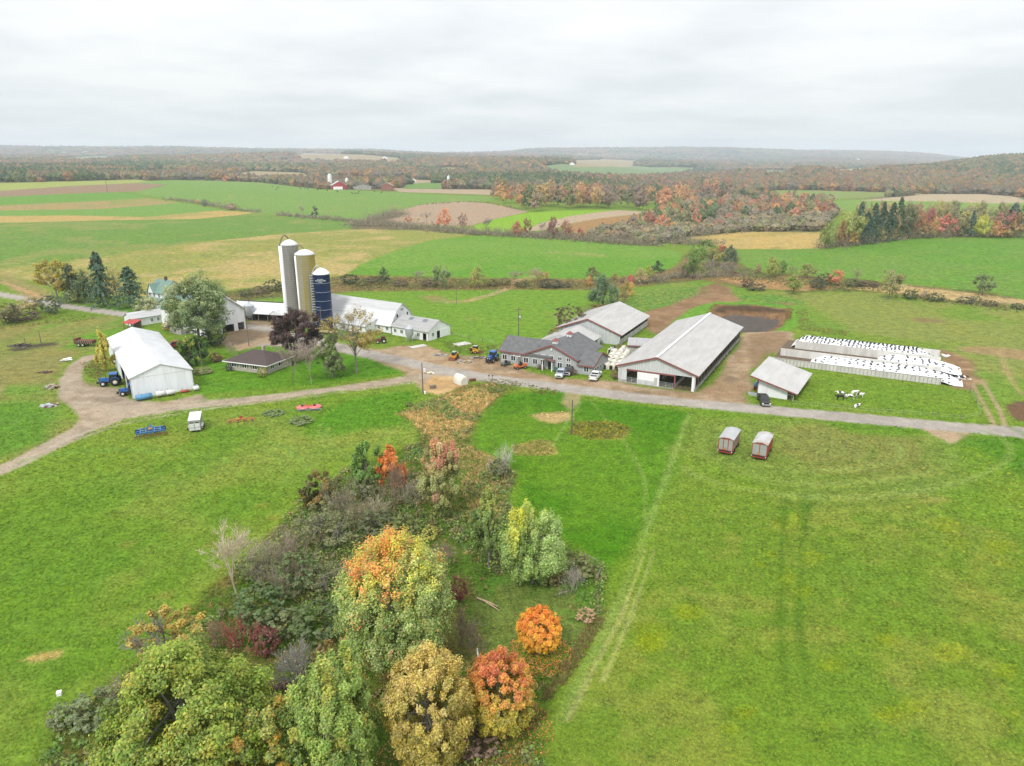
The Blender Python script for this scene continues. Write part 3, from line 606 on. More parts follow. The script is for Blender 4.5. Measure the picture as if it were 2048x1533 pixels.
def spikes(A, B, w_):
    n = len(A); d = unit(B - A); s = unit(np.cross(d, np.random.RandomState(n).normal(size=(n, 3)))) * w_
    return np.stack([A - s, A + s, B], 1).reshape(-1, 3), np.arange(3 * n).reshape(n, 3)
def twig_tree(rng, levels=4, n0=1, spread=0.5, up=0.35, h=1.0, w0=0.02, fork=4, z0=0.0, trunk=0.25):
    """branching skeleton -> ribbon quads; unit height"""
    A = []; B = []; WA = []; WB = []
    def grow(p, d, L, w_, lev):
        q = p + d * L; A.append(p); B.append(q); WA.append(w_); WB.append(w_ * 0.62)
        if lev == 0: return
        for _ in range(fork):
            nd = d + rng.normal(0, spread, 3); nd[2] += up; nd = nd / np.linalg.norm(nd)
            t = rng.uniform(0.45, 1.0)
            grow(p + d * L * t, nd, L * rng.uniform(0.55, 0.82), w_ * 0.55, lev - 1)
    for _ in range(n0):
        if n0 == 1: d = np.array([rng.normal(0, 0.05), rng.normal(0, 0.05), 1.0]); p = np.zeros(3)
        else:
            d = np.array([rng.normal(0, 0.55), rng.normal(0, 0.55), 1.0]); p = np.array([rng.normal(0, 0.12), rng.normal(0, 0.12), z0])
        d = d / np.linalg.norm(d); grow(p, d, trunk, w0, levels)
    A = np.array(A); B = np.array(B); m = max(B[:, 2].max(), 1e-3)
    s = h / m; A = A * s; B = B * s
    return A, B, np.array(WA), np.array(WB)
def trunk_mb(rng, tips, r0, ztop, lean=0.0):
    mb = MB(); x = rng.normal(0, 0.02, 4)
    P = [(0, 0, -0.01), (x[0] * 0.4, x[1] * 0.4, ztop * 0.35), (x[0], x[1], ztop * 0.7), (x[2], x[3], ztop)]
    mb.tube(P, [r0 * 1.25, r0 * 0.9, r0 * 0.6, r0 * 0.2], 7, 0, False)
    for t in tips:
        z = ztop * rng.uniform(0.3, 0.85); b = np.array([x[0] * z, x[1] * z, z]); t = np.array(t); mid = b * 0.5 + t * 0.5 + np.array([0, 0, 0.02])
        mb.tube([b, mid, t], [r0 * 0.42, r0 * 0.28, r0 * 0.08], 4, 0, False)
    return mb
PROTO = {}
def proto(kind, v):
    """crown mesh and trunk mesh of a unit tree; several variants of each kind"""
    key = (kind, v)
    if key in PROTO: return PROTO[key]
    rng = np.random.RandomState(100 + v * 31 + sum(map(ord, kind)))
    spec = {'round': ('round', 3600, 75, 0.021, (0.16, 1)), 'oval': ('oval', 3400, 75, 0.020, (0.10, 1)), 'spread': ('spread', 3400, 75, 0.020, (0.30, 1)),
            'cone': ('cone', 3000, 70, 0.020, (0.06, 1)), 'conifer': ('conifer', 4500, 0, 0.022, (0, 1)), 'willow': ('willow', 4500, 75, 0.020, (0.05, 1)),
            'bush': ('dome', 2400, 110, 0.028, (0.0, 1)), 'thin': ('thin', 1500, 55, 0.017, (0.18, 1)), 'small': ('round', 1000, 34, 0.038, (0.10, 1)), 'smallcone': ('conifer', 900, 0, 0.045, (0, 1))}
    cm = tm = None
    if kind in spec:
        sh, n, ncl, lf, zr = spec[kind]
        P, Nv = crown_pts(sh, n, rng, ncl, zr)
        V, Fc = tris(P, Nv, lf * 1.15, rng)
        lum = rng.uniform(0.72, 1.3, (len(P), 1)); hue = rng.normal(0, 0.07, (len(P), 1))
        c = np.concatenate([lum * (1 + hue), lum, lum * (1 - hue)], 1)
        cm = mesh_np(kind + '_crown', V, Fc, np.repeat(c, 3, 0)); cm.materials.append(MLEAF)
        if kind not in ('bush', 'small', 'smallcone'):
            tips = P[rng.choice(len(P), 9 if kind != 'thin' else 24)] * np.array([0.85, 0.85, 1]) if sh != 'conifer' else []
            tm = trunk_mb(rng, tips, 0.022 if kind != 'conifer' else 0.016, 0.75 if sh != 'conifer' else 0.97).mesh(kind + '_trunk', MBARK)
    elif kind in ('bare', 'bareshrub', 'barefine'):
        if kind == 'bare': A, B, wa, wb = twig_tree(rng, 5, 1, 0.42, 0.22, 1, 0.020, 4, 0, 0.34)
        elif kind == 'barefine': A, B, wa, wb = twig_tree(rng, 3, 15, 0.42, 0.12, 1, 0.0062, 4, 0, 0.42)
        else: A, B, wa, wb = twig_tree(rng, 3, 9, 0.45, 0.10, 1, 0.010, 4, 0, 0.42)
        rad = np.percentile(np.hypot(B[:, 0], B[:, 1]), 92); sxy = 0.5 / rad
        A = A * [sxy, sxy, 1]; B = B * [sxy, sxy, 1]
        V, Fc = ribbons(A, B, np.maximum(wa, 0.0028), np.maximum(wb, 0.0018))
        # a few last leaves among the twigs
        nl = 120 if kind != 'bare' else 60
        k = rng.choice(len(B), nl); V2, F2 = cards(B[k], rng.normal(size=(nl, 3)), 0.016, rng)
        c1 = np.repeat(rng.uniform(0.7, 1.25, (len(A), 1)), 4, 0) * np.array([[1, 1, 1]]); c2 = np.repeat(rng.uniform(0.8, 1.5, (nl, 1)) * np.array([[1.3, 1.05, 0.55]]), 4, 0)
        cm = mesh_np(kind + '_twigs', np.concatenate([V, V2]), np.concatenate([Fc, F2 + len(V)]), np.concatenate([c1, c2])); cm.materials.append(MLEAF)
    PROTO[key] = (cm, tm); return PROTO[key]
_tr = random.Random(11)
NV = {'round': 4, 'oval': 3, 'spread': 2, 'cone': 2, 'conifer': 3, 'willow': 2, 'bush': 4, 'thin': 2, 'bare': 3, 'bareshrub': 3, 'barefine': 3, 'small': 3, 'smallcone': 2}
def plant(P, h, wd, kind, col, name, label, cat, group=None, k=1.0, v=None, parts=True):
    """one tree or shrub from the shared crowns: an Empty with crown and trunk (or one mesh when it is tiny)"""
    v = _tr.randrange(NV[kind]) if v is None else v
    cm, tm = proto(kind, v)
    rz = _tr.uniform(0, 6.28); cc = alb(*col, k=k) * _tr.uniform(0.9, 1.12); cc = cc * 0.8 + cc.mean() * 0.2
    loc = (float(P[0]), float(P[1]), float(P[2]) - 0.15)
    if parts and tm is not None:
        e = empty(name, loc, rz, label, cat, group); e.scale = (wd, wd, h)
        c = link('crown', cm, None, e); c.color = (*cc, 1); link('trunk', tm, None, e); return e
    o = link(name, cm); o.location = loc; o.rotation_euler = (0, 0, rz); o.scale = (wd, wd, h); o.color = (*cc, 1)
    return tag(o, label, cat, group)
def pplant(x, base, top, wpx, kind, col, name, label, cat='tree', group=None, k=1.0, v=None, parts=True, dy=0.0):
    P = gp(x, base); h = max(0.5, z_at_row(P, top) - P[2]); return plant(P, h, wpx * mpp(P), kind, col, name, label, cat, group, k, v, parts)
def big_tree(x, base, top, wpx, kind, n, ncl, leaf, colfn, name, label, zr=(0.12, 1.0), seed=0, limbs=14, r0=0.02, wood=None, cat='tree', twigs=0):
    """a near tree with a crown and trunk of its own"""
    rng = np.random.RandomState(1000 + seed)
    P0 = gp(x, base); h = z_at_row(P0, top) - P0[2]; wd = wpx * mpp(P0)
    e = empty(name, P0 - np.array([0, 0, 0.1]), 0, label, cat)
    P, Nv = crown_pts(kind, n, rng, ncl, zr)
    q = P.copy(); P = P * np.array([wd, wd, h])
    V, Fc = tris(P, Nv, leaf, rng)
    c = colfn(q, rng)
    if kind != 'conifer':
        uk, fi, inv = np.unique(crown_pts.k, return_index=True, return_inverse=True); c = c * 0.5 + c[fi][inv] * 0.5; c = c * rng.uniform(0.82, 1.2, (len(uk), 1))[inv]
    c = c * rng.uniform(0.72, 1.3, (len(q), 1)) * (1 + rng.normal(0, 0.06, (len(q), 3)))
    me = mesh_np('crown', V, Fc, np.repeat(np.clip(c, 0.004, 0.9), 3, 0)); link('crown', me, MLEAF, e)
    tips = q[rng.choice(len(q), limbs)] * np.array([0.9, 0.9, 1])
    mb = trunk_mb(rng, tips, r0 * (h / wd) ** 0.5 * 0.9, 0.78)
    mb.v = [(a * wd, b * wd, z * h) for a, b, z in mb.v]; mb.build('trunk', wood or MBARK, e)
    if twigs:
        A, B, wa, wb = twig_tree(rng, 4, twigs, 0.5, 0.2, 1, 0.012, 4, 0.1, 0.4)
        rad = np.percentile(np.hypot(B[:, 0], B[:, 1]), 92); s = np.array([0.48 * wd / rad, 0.48 * wd / rad, h * 0.96])
        V, Fc = ribbons(A * s, B * s, np.maximum(wa * 2, 0.02), np.maximum(wb * 2, 0.012))
        link('twigs', mesh_np('twigs', V, Fc), wood or MTWIG, e)
    return e
def pal(cols, k=1.0): return np.array([alb(*c, k=k) for c in cols])
def pick(cols, rng, n, w_=None, k=1.0):
    p = pal(cols, k); return p[rng.choice(len(p), n, p=w_)]
def sample_poly(P, n, rng):
    P = np.asarray(P); lo = P.min(0); hi = P.max(0); out = np.zeros((0, 2))
    while len(out) < n:
        q = rng.uniform(lo, hi, (n * 3, 2)); q = q[inside_sd(P, q[:, 0], q[:, 1]) > 0]; out = np.concatenate([out, q])
    return out[:n]
def brush(name, Q, hr, wr, palette, seed, per=16, leaf=0.28, k=1.0, twig=4, twc=(120, 112, 104), kind='stuff', blades=False):
    """low growth nobody could count: leaf cards and twigs in mounds at the points Q (x, y), one object"""
    rng = np.random.RandomState(seed); n = len(Q); z = terr(Q[:, 0], Q[:, 1])
    nv_ = vnoise(Q[:, 0] / 11.0, Q[:, 1] / 11.0, seed) * 0.65 + vnoise(Q[:, 0] / 4.0, Q[:, 1] / 4.0, seed + 3) * 0.35; Q = Q[nv_ > 0.28]; z = z[nv_ > 0.28]; nv_ = nv_[nv_ > 0.28]; n = len(Q)
    hh = rng.uniform(hr[0], hr[1], n) * (0.35 + 1.25 * nv_); ww = rng.uniform(wr[0], wr[1], n)
    pc = pal(palette, k)[rng.choice(len(palette), n)]
    d = rng.normal(size=(n, per, 3)); d = unit(d) * rng.uniform(0.4, 1, (n, per, 1)); d[..., 2] = np.abs(d[..., 2])
    P = np.stack([Q[:, 0, None] + d[..., 0] * ww[:, None] / 2, Q[:, 1, None] + d[..., 1] * ww[:, None] / 2, z[:, None] + d[..., 2] * hh[:, None]], -1).reshape(-1, 3)
    c = np.repeat(pc, per, 0) * rng.uniform(0.65, 1.35, (n * per, 1))
    if blades:
        A = P.copy(); A[:, 2] = np.repeat(z, per); A[:, :2] = A[:, :2] * 0.4 + np.repeat(Q, per, 0) * 0.6
        V, Fc = spikes(A, P, leaf)
    else:
        V, Fc = tris(P, d.reshape(-1, 3) + np.array([0, 0, 0.5]) + rng.normal(0, 0.5, P.shape), leaf * 1.1, rng)
    c = np.repeat(c, 3, 0)
    if twig:
        a = np.stack([Q[:, 0], Q[:, 1], z], 1)[:, None, :] + rng.normal(0, 0.12, (n, twig, 3)) * [1, 1, 0]
        b = a + np.stack([rng.normal(0, 0.42, (n, twig)) * ww[:, None], rng.normal(0, 0.42, (n, twig)) * ww[:, None], rng.uniform(0.7, 1.35, (n, twig)) * hh[:, None]], -1)
        A = a.reshape(-1, 3); B = b.reshape(-1, 3); wd = np.full(len(A), leaf * 0.14)
        V2, F2 = spikes(A, B, leaf * 0.14); Fc = np.concatenate([Fc, F2 + len(V)]); V = np.concatenate([V, V2])
        c = np.concatenate([c, np.repeat(np.repeat(alb(*twc, k=k)[None], len(A), 0) * rng.uniform(0.7, 1.3, (len(A), 1)), 3, 0)])
    o = link(name, mesh_np(name, V, Fc, c), MLEAF); return tag(o, kind=kind)
def line_pts(pts, n, width, rng):
    L = wpoly(pts, False); s = np.r_[0, np.cumsum(np.hypot(*np.diff(L, axis=0).T))]
    t = rng.uniform(0, s[-1], n); x = np.interp(t, s, L[:, 0]); y = np.interp(t, s, L[:, 1])
    return np.stack([x + rng.normal(0, width / 2, n), y + rng.normal(0, width / 2, n)], 1)
# ------------------------------------------------------------------ buildings
def mstreak(name, c, amt=0.25, rough=0.55, var=None, sx=(1.1, 0.06, 1), scale=2.2, metal=0.0):
    return simple(name, c, rough, metal, 0.3, amt, scale, sx, var)
M = dict(
    white=simple('white_paint', (0.74, 0.75, 0.77), 0.6, noise=0.12, scale=0.8, stretch=(1, 1, 0.25)),
    shedwall=simple('white_steel_siding', (0.74, 0.77, 0.81), 0.5, noise=0.10, scale=0.6, stretch=(2, 2, 0.2)),
    shedroof=simple('white_steel_roof', (0.60, 0.61, 0.63), 0.45, noise=0.12, scale=0.35),
    barnwall=simple('grey_white_siding', (0.50, 0.53, 0.53), 0.6, noise=0.28, scale=1.6, stretch=(2.5, 2.5, 0.15)),
    barnroof=mstreak('weathered_steel_roof', (0.42, 0.412, 0.40), 0.12, sx=(0.5, 0.12, 1), scale=1.2),
    darkroof=mstreak('dark_shingles', (0.095, 0.10, 0.104), 0.55, 0.9, var=(0.145, 0.142, 0.144), sx=(0.8, 0.8, 0.8), scale=1.2),
    red=simple('red_trim', (0.22, 0.075, 0.068), 0.7), redwood=simple('red_boards', (0.30, 0.035, 0.04), 0.8, noise=0.3),
    grey=simple('grey_siding', (0.37, 0.385, 0.39), 0.7, noise=0.14, scale=2.5, stretch=(3, 3, 0.2)),
    green=simple('green_metal_roof', (0.15, 0.24, 0.205), 0.55, noise=0.2, scale=1.2),
    brown=simple('brown_shingles', (0.085, 0.06, 0.055), 0.9, noise=0.4, scale=1.6, var=(0.062, 0.05, 0.047)),
    brick=simple('pale_brick', (0.40, 0.37, 0.32), 0.9, noise=0.2, scale=6),
    conc=simple('concrete', (0.36, 0.345, 0.32), 0.9, noise=0.3, scale=1.2), concl=simple('pale_concrete', (0.47, 0.46, 0.43), 0.85, noise=0.25, scale=0.9, stretch=(1, 1, 0.3)),
    dark=simple('dark_interior', (0.035, 0.032, 0.03), 0.9), dirt=simple('bedding', (0.12, 0.085, 0.055), 0.95, noise=0.5, scale=1.5),
    glass=simple('window_glass', (0.02, 0.024, 0.028), 0.08, spec=0.5), galv=simple('galvanised_steel', (0.42, 0.45, 0.48), 0.45, 0.3, noise=0.15),
    wood=simple('weathered_wood', (0.20, 0.165, 0.13), 0.9, noise=0.4, scale=3, stretch=(1, 1, 0.2)), pole=simple('pole_wood', (0.14, 0.118, 0.10), 0.95, noise=0.4, scale=4),
    silog=simple('silo_staves', (0.225, 0.218, 0.20), 0.9, noise=0.2, scale=0.9, stretch=(2, 2, 0.2)),
    siloy=simple('stained_silo_staves', (0.27, 0.262, 0.21), 0.85, scale=0.55, stretch=(1.0, 1.0, 0.04), var=(0.28, 0.215, 0.02)),
    blue=simple('dark_blue_enamel', (0.006, 0.018, 0.065), 0.4, spec=0.25, noise=0.2, scale=0.7), rim=simple('pale_band', (0.28, 0.33, 0.42), 0.5),
    lettering=simple('white_lettering', (0.8, 0.8, 0.8), 0.6), black=simple('black', (0.012, 0.012, 0.013), 0.7), rubber=simple('rubber', (0.022, 0.022, 0.024), 0.85),
    oldroof=mstreak('old_white_roof', (0.43, 0.435, 0.44), 0.2), greyroof=mstreak('grey_roof', (0.33, 0.33, 0.325), 0.2), steelroof=mstreak('bright_steel_roof', (0.58, 0.59, 0.60), 0.15))
class Bd:
    """a building: an Empty with parts; u runs along the front, v back from it"""
    def __init__(s, name, label, cat, loc, yaw, W, L, group=None):
        s.r = empty(name, (loc[0], loc[1], loc[2] if len(loc) > 2 else 0.0), R(yaw), label, cat, group); s.W = W; s.L = L
    def pt(s, side, u, z, out):
        return {'front': (u, -out, z), 'right': (s.W + out, u, z), 'back': (s.W - u, s.L + out, z), 'left': (-out, s.L - u, z)}[side]
    def onbox(s, mb, side, u0, u1, z0, z1, o0, o1, m=0):
        q = [s.pt(side, u0, z0, o1), s.pt(side, u1, z0, o1), s.pt(side, u1, z0, o0), s.pt(side, u0, z0, o0),
             s.pt(side, u0, z1, o1), s.pt(side, u1, z1, o1), s.pt(side, u1, z1, o0), s.pt(side, u0, z1, o0)]
        return mb.hexa(q, m)
    def wall(s, side, mat, top, holes=(), z0=0.0, kinks=(), th=0.16, u0=0.0, u1=None, name='wall'):
        full = s.W if side in ('front', 'back') else s.L
        u1 = full if u1 is None else u1; mb = MB()
        cuts = sorted(set([u0, u1] + [k for k in kinks if u0 < k < u1] + [c for h in holes for c in h[:2] if u0 < c < u1]))
        for a, b in zip(cuts[:-1], cuts[1:]):
            mid = (a + b) / 2; hs = sorted([(h[2], h[3]) for h in holes if h[0] <= mid <= h[1]]); z = z0
            for (ha, hb_) in hs:
                if ha > z + 1e-3: s.onbox(mb, side, a, b, z, ha, -th, 0)
                z = hb_
            ta, tb = top(a), top(b)
            if min(ta, tb) > z + 1e-3:
                q = [s.pt(side, a, z, 0), s.pt(side, b, z, 0), s.pt(side, b, z, -th), s.pt(side, a, z, -th), s.pt(side, a, ta, 0), s.pt(side, b, tb, 0), s.pt(side, b, tb, -th), s.pt(side, a, ta, -th)]
                mb.hexa(q)
        if mb.f: return mb.build(name, mat, s.r)
    def gable_roof(s, mat, He, Hr, ridge='v', over=0.4, oend=0.4, th=0.13, trim=None, u0=0.0, u1=None, v0=0.0, v1=None, lift=0.02, trim_sides=('f', 'b'), ends=None, seams=True):
        u1 = s.W if u1 is None else u1; v1 = s.L if v1 is None else v1
        a0, a1, b0, b1 = (u0, u1, v0, v1) if ridge == 'v' else (v0, v1, u0, u1)
        mid = (a0 + a1) / 2; sl = (Hr - He) / (mid - a0); ends = ends or (oend, oend)
        P = lambda a, b, z: (a, b, z) if ridge == 'v' else (b, a, z)
        for sg in (0, 1):
            e = a0 - over if sg == 0 else a1 + over; ze = He - sl * over + lift; zr = Hr + lift; mb = MB()
            q = [P(e, b0 - ends[0], ze), P(mid, b0 - ends[0], zr), P(mid, b1 + ends[1], zr), P(e, b1 + ends[1], ze)]
            if (sg == 1) != (ridge == 'u'): q = q[::-1]
            mb.hexa(q + [(x, y, z + th) for x, y, z in q]); ro = mb.build('roof', mat, s.r)
            if seams and mat not in (M['darkroof'], M['brown']):
                mb = MB()
                for bb in np.arange(b0 - ends[0] + 0.45, b1 + ends[1], 0.9):
                    q = [P(e, bb, ze + th), P(mid, bb, zr + th), P(mid, bb + 0.07, zr + th), P(e, bb + 0.07, ze + th)]
                    if (sg == 1) != (ridge == 'u'): q = q[::-1]
                    mb.hexa([(x, y, z - 0.01) for x, y, z in q] + [(x, y, z + 0.05) for x, y, z in q])
                tag(mb.build('roof_seams', mat, ro), kind='stuff')
        if trim is not None:
            mb = MB()
            for tsd in trim_sides:
                b = b0 - ends[0] - 0.03 if tsd == 'f' else b1 + ends[1] - 0.05
                for sg in (0, 1):
                    e = a0 - over if sg == 0 else a1 + over; ze = He - sl * over; zr = Hr
                    q = [P(e, b, ze - 0.14), P(mid, b, zr - 0.14), P(mid, b + 0.08, zr - 0.14), P(e, b + 0.08, ze - 0.14)]
                    if (sg == 1) != (ridge == 'u'): q = q[::-1]
                    mb.hexa(q + [(x, y, z + 0.24 + th) for x, y, z in q])
            mb.build('roof_trim', trim, s.r)
    def window(s, side, u, z, w, h, panes=2, frame=None, glass=None):
        mb = MB(); t = 0.09; f = frame or M['lettering']
        s.onbox(mb, side, u - w / 2 - t, u - w / 2, z - t, z + h + t, 0.0, 0.06); s.onbox(mb, side, u + w / 2, u + w / 2 + t, z - t, z + h + t, 0.0, 0.06)
        s.onbox(mb, side, u - w / 2, u + w / 2, z - t, z, 0.0, 0.06); s.onbox(mb, side, u - w / 2, u + w / 2, z + h, z + h + t, 0.0, 0.06)
        for k in range(1, panes): s.onbox(mb, side, u - w / 2 + w * k / panes - 0.05, u - w / 2 + w * k / panes + 0.05, z, z + h, 0.0, 0.05)
        o = mb.build('window', f, s.r)
        for k in range(panes):
            a = u - w / 2 + w * k / panes + (0.05 if k else 0); b = u - w / 2 + w * (k + 1) / panes - (0.05 if k < panes - 1 else 0)
            g = MB(); s.onbox(g, side, a, b, z, z + h, 0.0, 0.02); g.build('pane', glass or M['glass'], o)
        return o
    def panel(s, name, side, u0, u1, z0, z1, out, mat, o0=0.0):
        mb = MB(); s.onbox(mb, side, u0, u1, z0, z1, o0, out); return mb.build(name, mat, s.r)
    def floor(s, mat, z=0.03, inset=0.2):
        mb = MB(); mb.box(inset, s.W - inset, inset, s.L - inset, -0.2, z); return mb.build('floor', mat, s.r)
    def posts(s, side, us, z0, z1, w=0.18, mat=None, name='post'):
        me = None
        for u in us:
            if me is None:
                mb = MB(); mb.box(-w / 2, w / 2, -w / 2, w / 2, z0, z1); me = mb.mesh(name, mat or M['wood'])
            o = link(name, me, None, s.r); p = s.pt(side, u, 0, -w / 2); o.location = (p[0], p[1], 0)
def gtop(W, He, Hr): return lambda u: He + (Hr - He) * (1 - abs(u - W / 2) / (W / 2))
flat = lambda h: (lambda u: h)

# ---- big free-stall barn beside the road
b = Bd('free_stall_barn', 'large grey-roofed cattle barn with red-edged white gable and open drive bay beside the road', 'barn', (25.1, 160.8), -27.2, 18.2, 54.7)
W_, L_, He, Hr = 18.2, 54.7, 3.9, 6.9
b.floor(M['dirt']); tp = gtop(W_, He, Hr)
b.wall('front', M['barnwall'], tp, [(2.1, 4.7, 0, 3.0), (9.9, 13.4, 0, 3.0), (13.6, 17.4, 0, 3.3)], kinks=(W_ / 2,))
b.wall('back', M['barnwall'], tp, [(4, 8, 0, 3.2), (10, 14, 0, 3.2)], kinks=(W_ / 2,))
for sd_ in ('left', 'right'):
    b.wall(sd_, M['conc'], flat(0.75)); b.wall(sd_, M['barnwall'], flat(He), z0=He - 0.35)
    b.posts(sd_, np.arange(0.2, L_, 3.0), 0.75, He - 0.35)
    b.panel('curtain', sd_, 0.3, L_ - 0.3, 0.76, 1.25, 0.05, simple('rolled_curtain', (0.10, 0.10, 0.105), 0.8), -0.05)
b.gable_roof(M['barnroof'], He, Hr, 'v', 0.7, 0.5, trim=M['red'], trim_sides=('f',))
mb = MB(); mb.box(W_ / 2 - 0.35, W_ / 2 + 0.35, -0.5, L_ + 0.5, Hr + 0.12, Hr + 0.24); mb.build('ridge_cap', M['steelroof'], b.r)
b.panel('door_track', 'front', 2.0, 13.6, 3.0, 3.32, 0.16, M['red'])
d_ = b.panel('sliding_door', 'front', 4.7, 9.9, 0.12, 2.98, 0.10, M['white'], 0.02)
mb = MB(); b.onbox(mb, 'front', 8.7, 9.5, 0.2, 2.1, 0.10, 0.14); mb.build('wicket_door', M['concl'], d_)
b.panel('corner_post', 'front', 17.4, 17.9, 0, 3.7, 0.06, M['white']); b.panel('corner_post', 'front', 13.35, 13.6, 0, 3.3, 0.08, M['red'])
b.panel('footing', 'front', 0, 13.5, -0.2, 0.12, 0.35, M['conc'])
b.panel('footing', 'front', 0.1, 2.1, 0.12, 0.6, 0.05, M['conc'])
for (u0, u1, zt) in ((2.2, 4.6, 1.35), (5.0, 8.6, 1.15), (10.0, 13.2, 1.35)):
    mb = MB()
    for z in np.linspace(0.3, zt, 4): mb.tube([b.pt('front', u0, z, 0.28), b.pt('front', u1, z, 0.28)], 0.035, 5)
    for u in np.linspace(u0, u1, 3): mb.tube([b.pt('front', u, 0, 0.28), b.pt('front', u, zt, 0.28)], 0.045, 5)
    mb.build('pipe_gate', M['galv'], b.r)
mb = MB(); mb.box(9.0, 9.3, 6, 50, 0, 0.9); mb.box(13.3, 13.5, 1, 50, 0, 0.9); mb.build('feed_curb', M['conc'], b.r)

# ---- second free-stall barn
b = Bd('free_stall_barn', 'grey-roofed open-sided cattle barn standing behind the office building', 'barn', (13.0, 203.5), -26.2, 19.5, 28.3)
W_, L_, He, Hr = 19.5, 28.3, 3.0, 6.6; tp = gtop(W_, He, Hr); b.floor(M['dirt'])
b.wall('front', M['barnwall'], tp, [(0.5, 3.4, 0.9, 2.3)], kinks=(W_ / 2,)); b.wall('back', M['barnwall'], tp, [(3, 7, 0, 2.8), (11, 15, 0, 2.8)], kinks=(W_ / 2,))
for sd_ in ('left', 'right'):
    b.wall(sd_, M['concl'], flat(1.5)); b.wall(sd_, M['barnwall'], flat(He), z0=He - 0.3); b.posts(sd_, np.arange(0.2, L_, 3.4), 1.5, He - 0.3)
b.gable_roof(M['barnroof'], He, Hr, 'v', 0.6, 0.5, trim=M['red'], trim_sides=('f',))

# ---- middle wing between the two
b = Bd('feed_alley_barn', 'low grey-roofed wing joining the office building to the rear cattle barn', 'barn', (7.2, 189.6), -27.2, 13.0, 13.6)
W_, L_, He, Hr = 13.0, 13.6, 2.5, 4.9; tp = gtop(W_, He, Hr); b.floor(M['dirt'])
b.wall('left', M['barnwall'], flat(He)); b.wall('right', M['concl'], flat(0.8)); b.wall('right', M['barnwall'], flat(He), z0=He - 0.25); b.posts('right', np.arange(0.2, L_, 3.2), 0.8, He - 0.25)
b.wall('front', M['barnwall'], tp, kinks=(W_ / 2,))
b.panel('corner_panel', 'right', L_ - 2.0, L_, 0.8, He - 0.25, 0.03, M['white'], -0.1)
b.gable_roof(M['barnroof'], He, Hr, 'v', 0.5, 0.0, trim=None)

# ---- roofed passage to the big barn
g0 = gp(1235, 694); 
b = Bd('covered_passage', 'low grey-roofed passage linking the two cattle barns behind the white hutches', 'passage', (31.3, 186.2), -12, 16.5, 7.5)
b.wall('front', M['concl'], flat(2.3)); b.wall('back', M['concl'], flat(2.3)); b.wall('left', M['concl'], gtop(7.5, 2.3, 3.4), kinks=(3.75,)); b.wall('right', M['concl'], gtop(7.5, 2.3, 3.4), kinks=(3.75,))
b.gable_roof(M['greyroof'], 2.35, 3.4, 'u', 0.4, 0.1, trim=None)
b.panel('eave_board', 'front', 0, 16.5, 2.02, 2.3, 0.46, M['red'], 0.40)

# ---- office and parlour building
b = Bd('office_building', 'grey office building with dark roofs, red trim, roof cupola and many white-framed windows', 'building', (-3.0, 177.6), -29.0, 26.0, 9.4)
S = b; d0, d1 = 193.0, 179.0
def su(x):
    t = (x - 210) / 910.0; return 26.0 * t * d1 / (d0 - t * (d0 - d1))
ug0, ug1 = su(500), su(975)
b.wall('front', M['grey'], flat(3.3), u1=ug0); b.wall('front', M['grey'], lambda u: 3.3 + 2.9 * (1 - abs(u - (ug0 + ug1) / 2) / ((ug1 - ug0) / 2)), u0=ug0, u1=ug1, kinks=((ug0 + ug1) / 2,))
b.wall('front', M['grey'], flat(2.5), u0=ug1); b.wall('back', M['grey'], flat(2.5))
b.wall('left', M['grey'], gtop(9.4, 3.3, 6.0), kinks=(4.7,)); b.wall('right', M['grey'], gtop(9.4, 2.5, 4.7), kinks=(4.7,))
b.gable_roof(M['darkroof'], 3.3, 6.0, 'u', 0.5, 0.4, u1=(ug0 + ug1) / 2, trim=M['red'], trim_sides=('f',), ends=(0.4, 0.0))
b.gable_roof(M['darkroof'], 2.5, 4.7, 'u', 0.5, 0.4, u0=ug1 + 0.02, trim=M['red'], trim_sides=('b',), ends=(0.0, 0.4))
b.panel('eave_trim', 'front', -0.4, ug0 - 0.05, 2.86, 3.14, 0.58, M['red'], 0.50); b.panel('eave_trim', 'front', ug1 + 0.35, 26.4, 2.12, 2.38, 0.58, M['red'], 0.50)
b.gable_roof(M['darkroof'], 3.34, 6.24, 'v', 0.5, 0.45, u0=ug0, u1=ug1, v0=-0.02, v1=16.0, lift=0.05, trim=M['red'], trim_sides=('f',), ends=(0.45, 0.0))
for (v_, zc) in ((2.0, 6.0), (10.5, 6.0)):      # cupolas
    mb = MB(); uc = (ug0 + ug1) / 2; mb.box(uc - 0.55, uc + 0.55, v_ - 0.55, v_ + 0.55, zc, zc + 1.0); cu = mb.build('cupola', M['white'], b.r)
    mb = MB(); q = [(uc - 0.8, v_ - 0.8, zc + 1.0), (uc + 0.8, v_ - 0.8, zc + 1.0), (uc + 0.8, v_ + 0.8, zc + 1.0), (uc - 0.8, v_ + 0.8, zc + 1.0), (uc, v_, zc + 1.75)]
    mb.add(q, [(3, 2, 1, 0), (0, 1, 4), (1, 2, 4), (2, 3, 4), (3, 0, 4)]); mb.build('cupola_roof', M['red'], cu)
for x in (258, 352, 487): b.window('front', su(x), 0.85, 1.2, 1.25)
for x in (580, 655, 820, 900): b.window('front', su(x), 0.8, 1.15, 1.3)
for x in (580, 660, 740, 820, 900): b.window('front', su(x), 2.75, 0.95, 0.75)
b.window('front', su(1058), 0.75, 1.1, 1.25)
b.panel('door', 'front', su(405), su(405) + 0.95, 0.05, 2.1, 0.05, M['wood']); b.panel('door', 'front', su(725) - 0.5, su(725) + 0.5, 0.05, 2.1, 0.05, M['dark'])
for u in (1.2, 2.6, 4.3, 6.2): b.window('right', u, 0.9, 0.7, 0.9, 1)
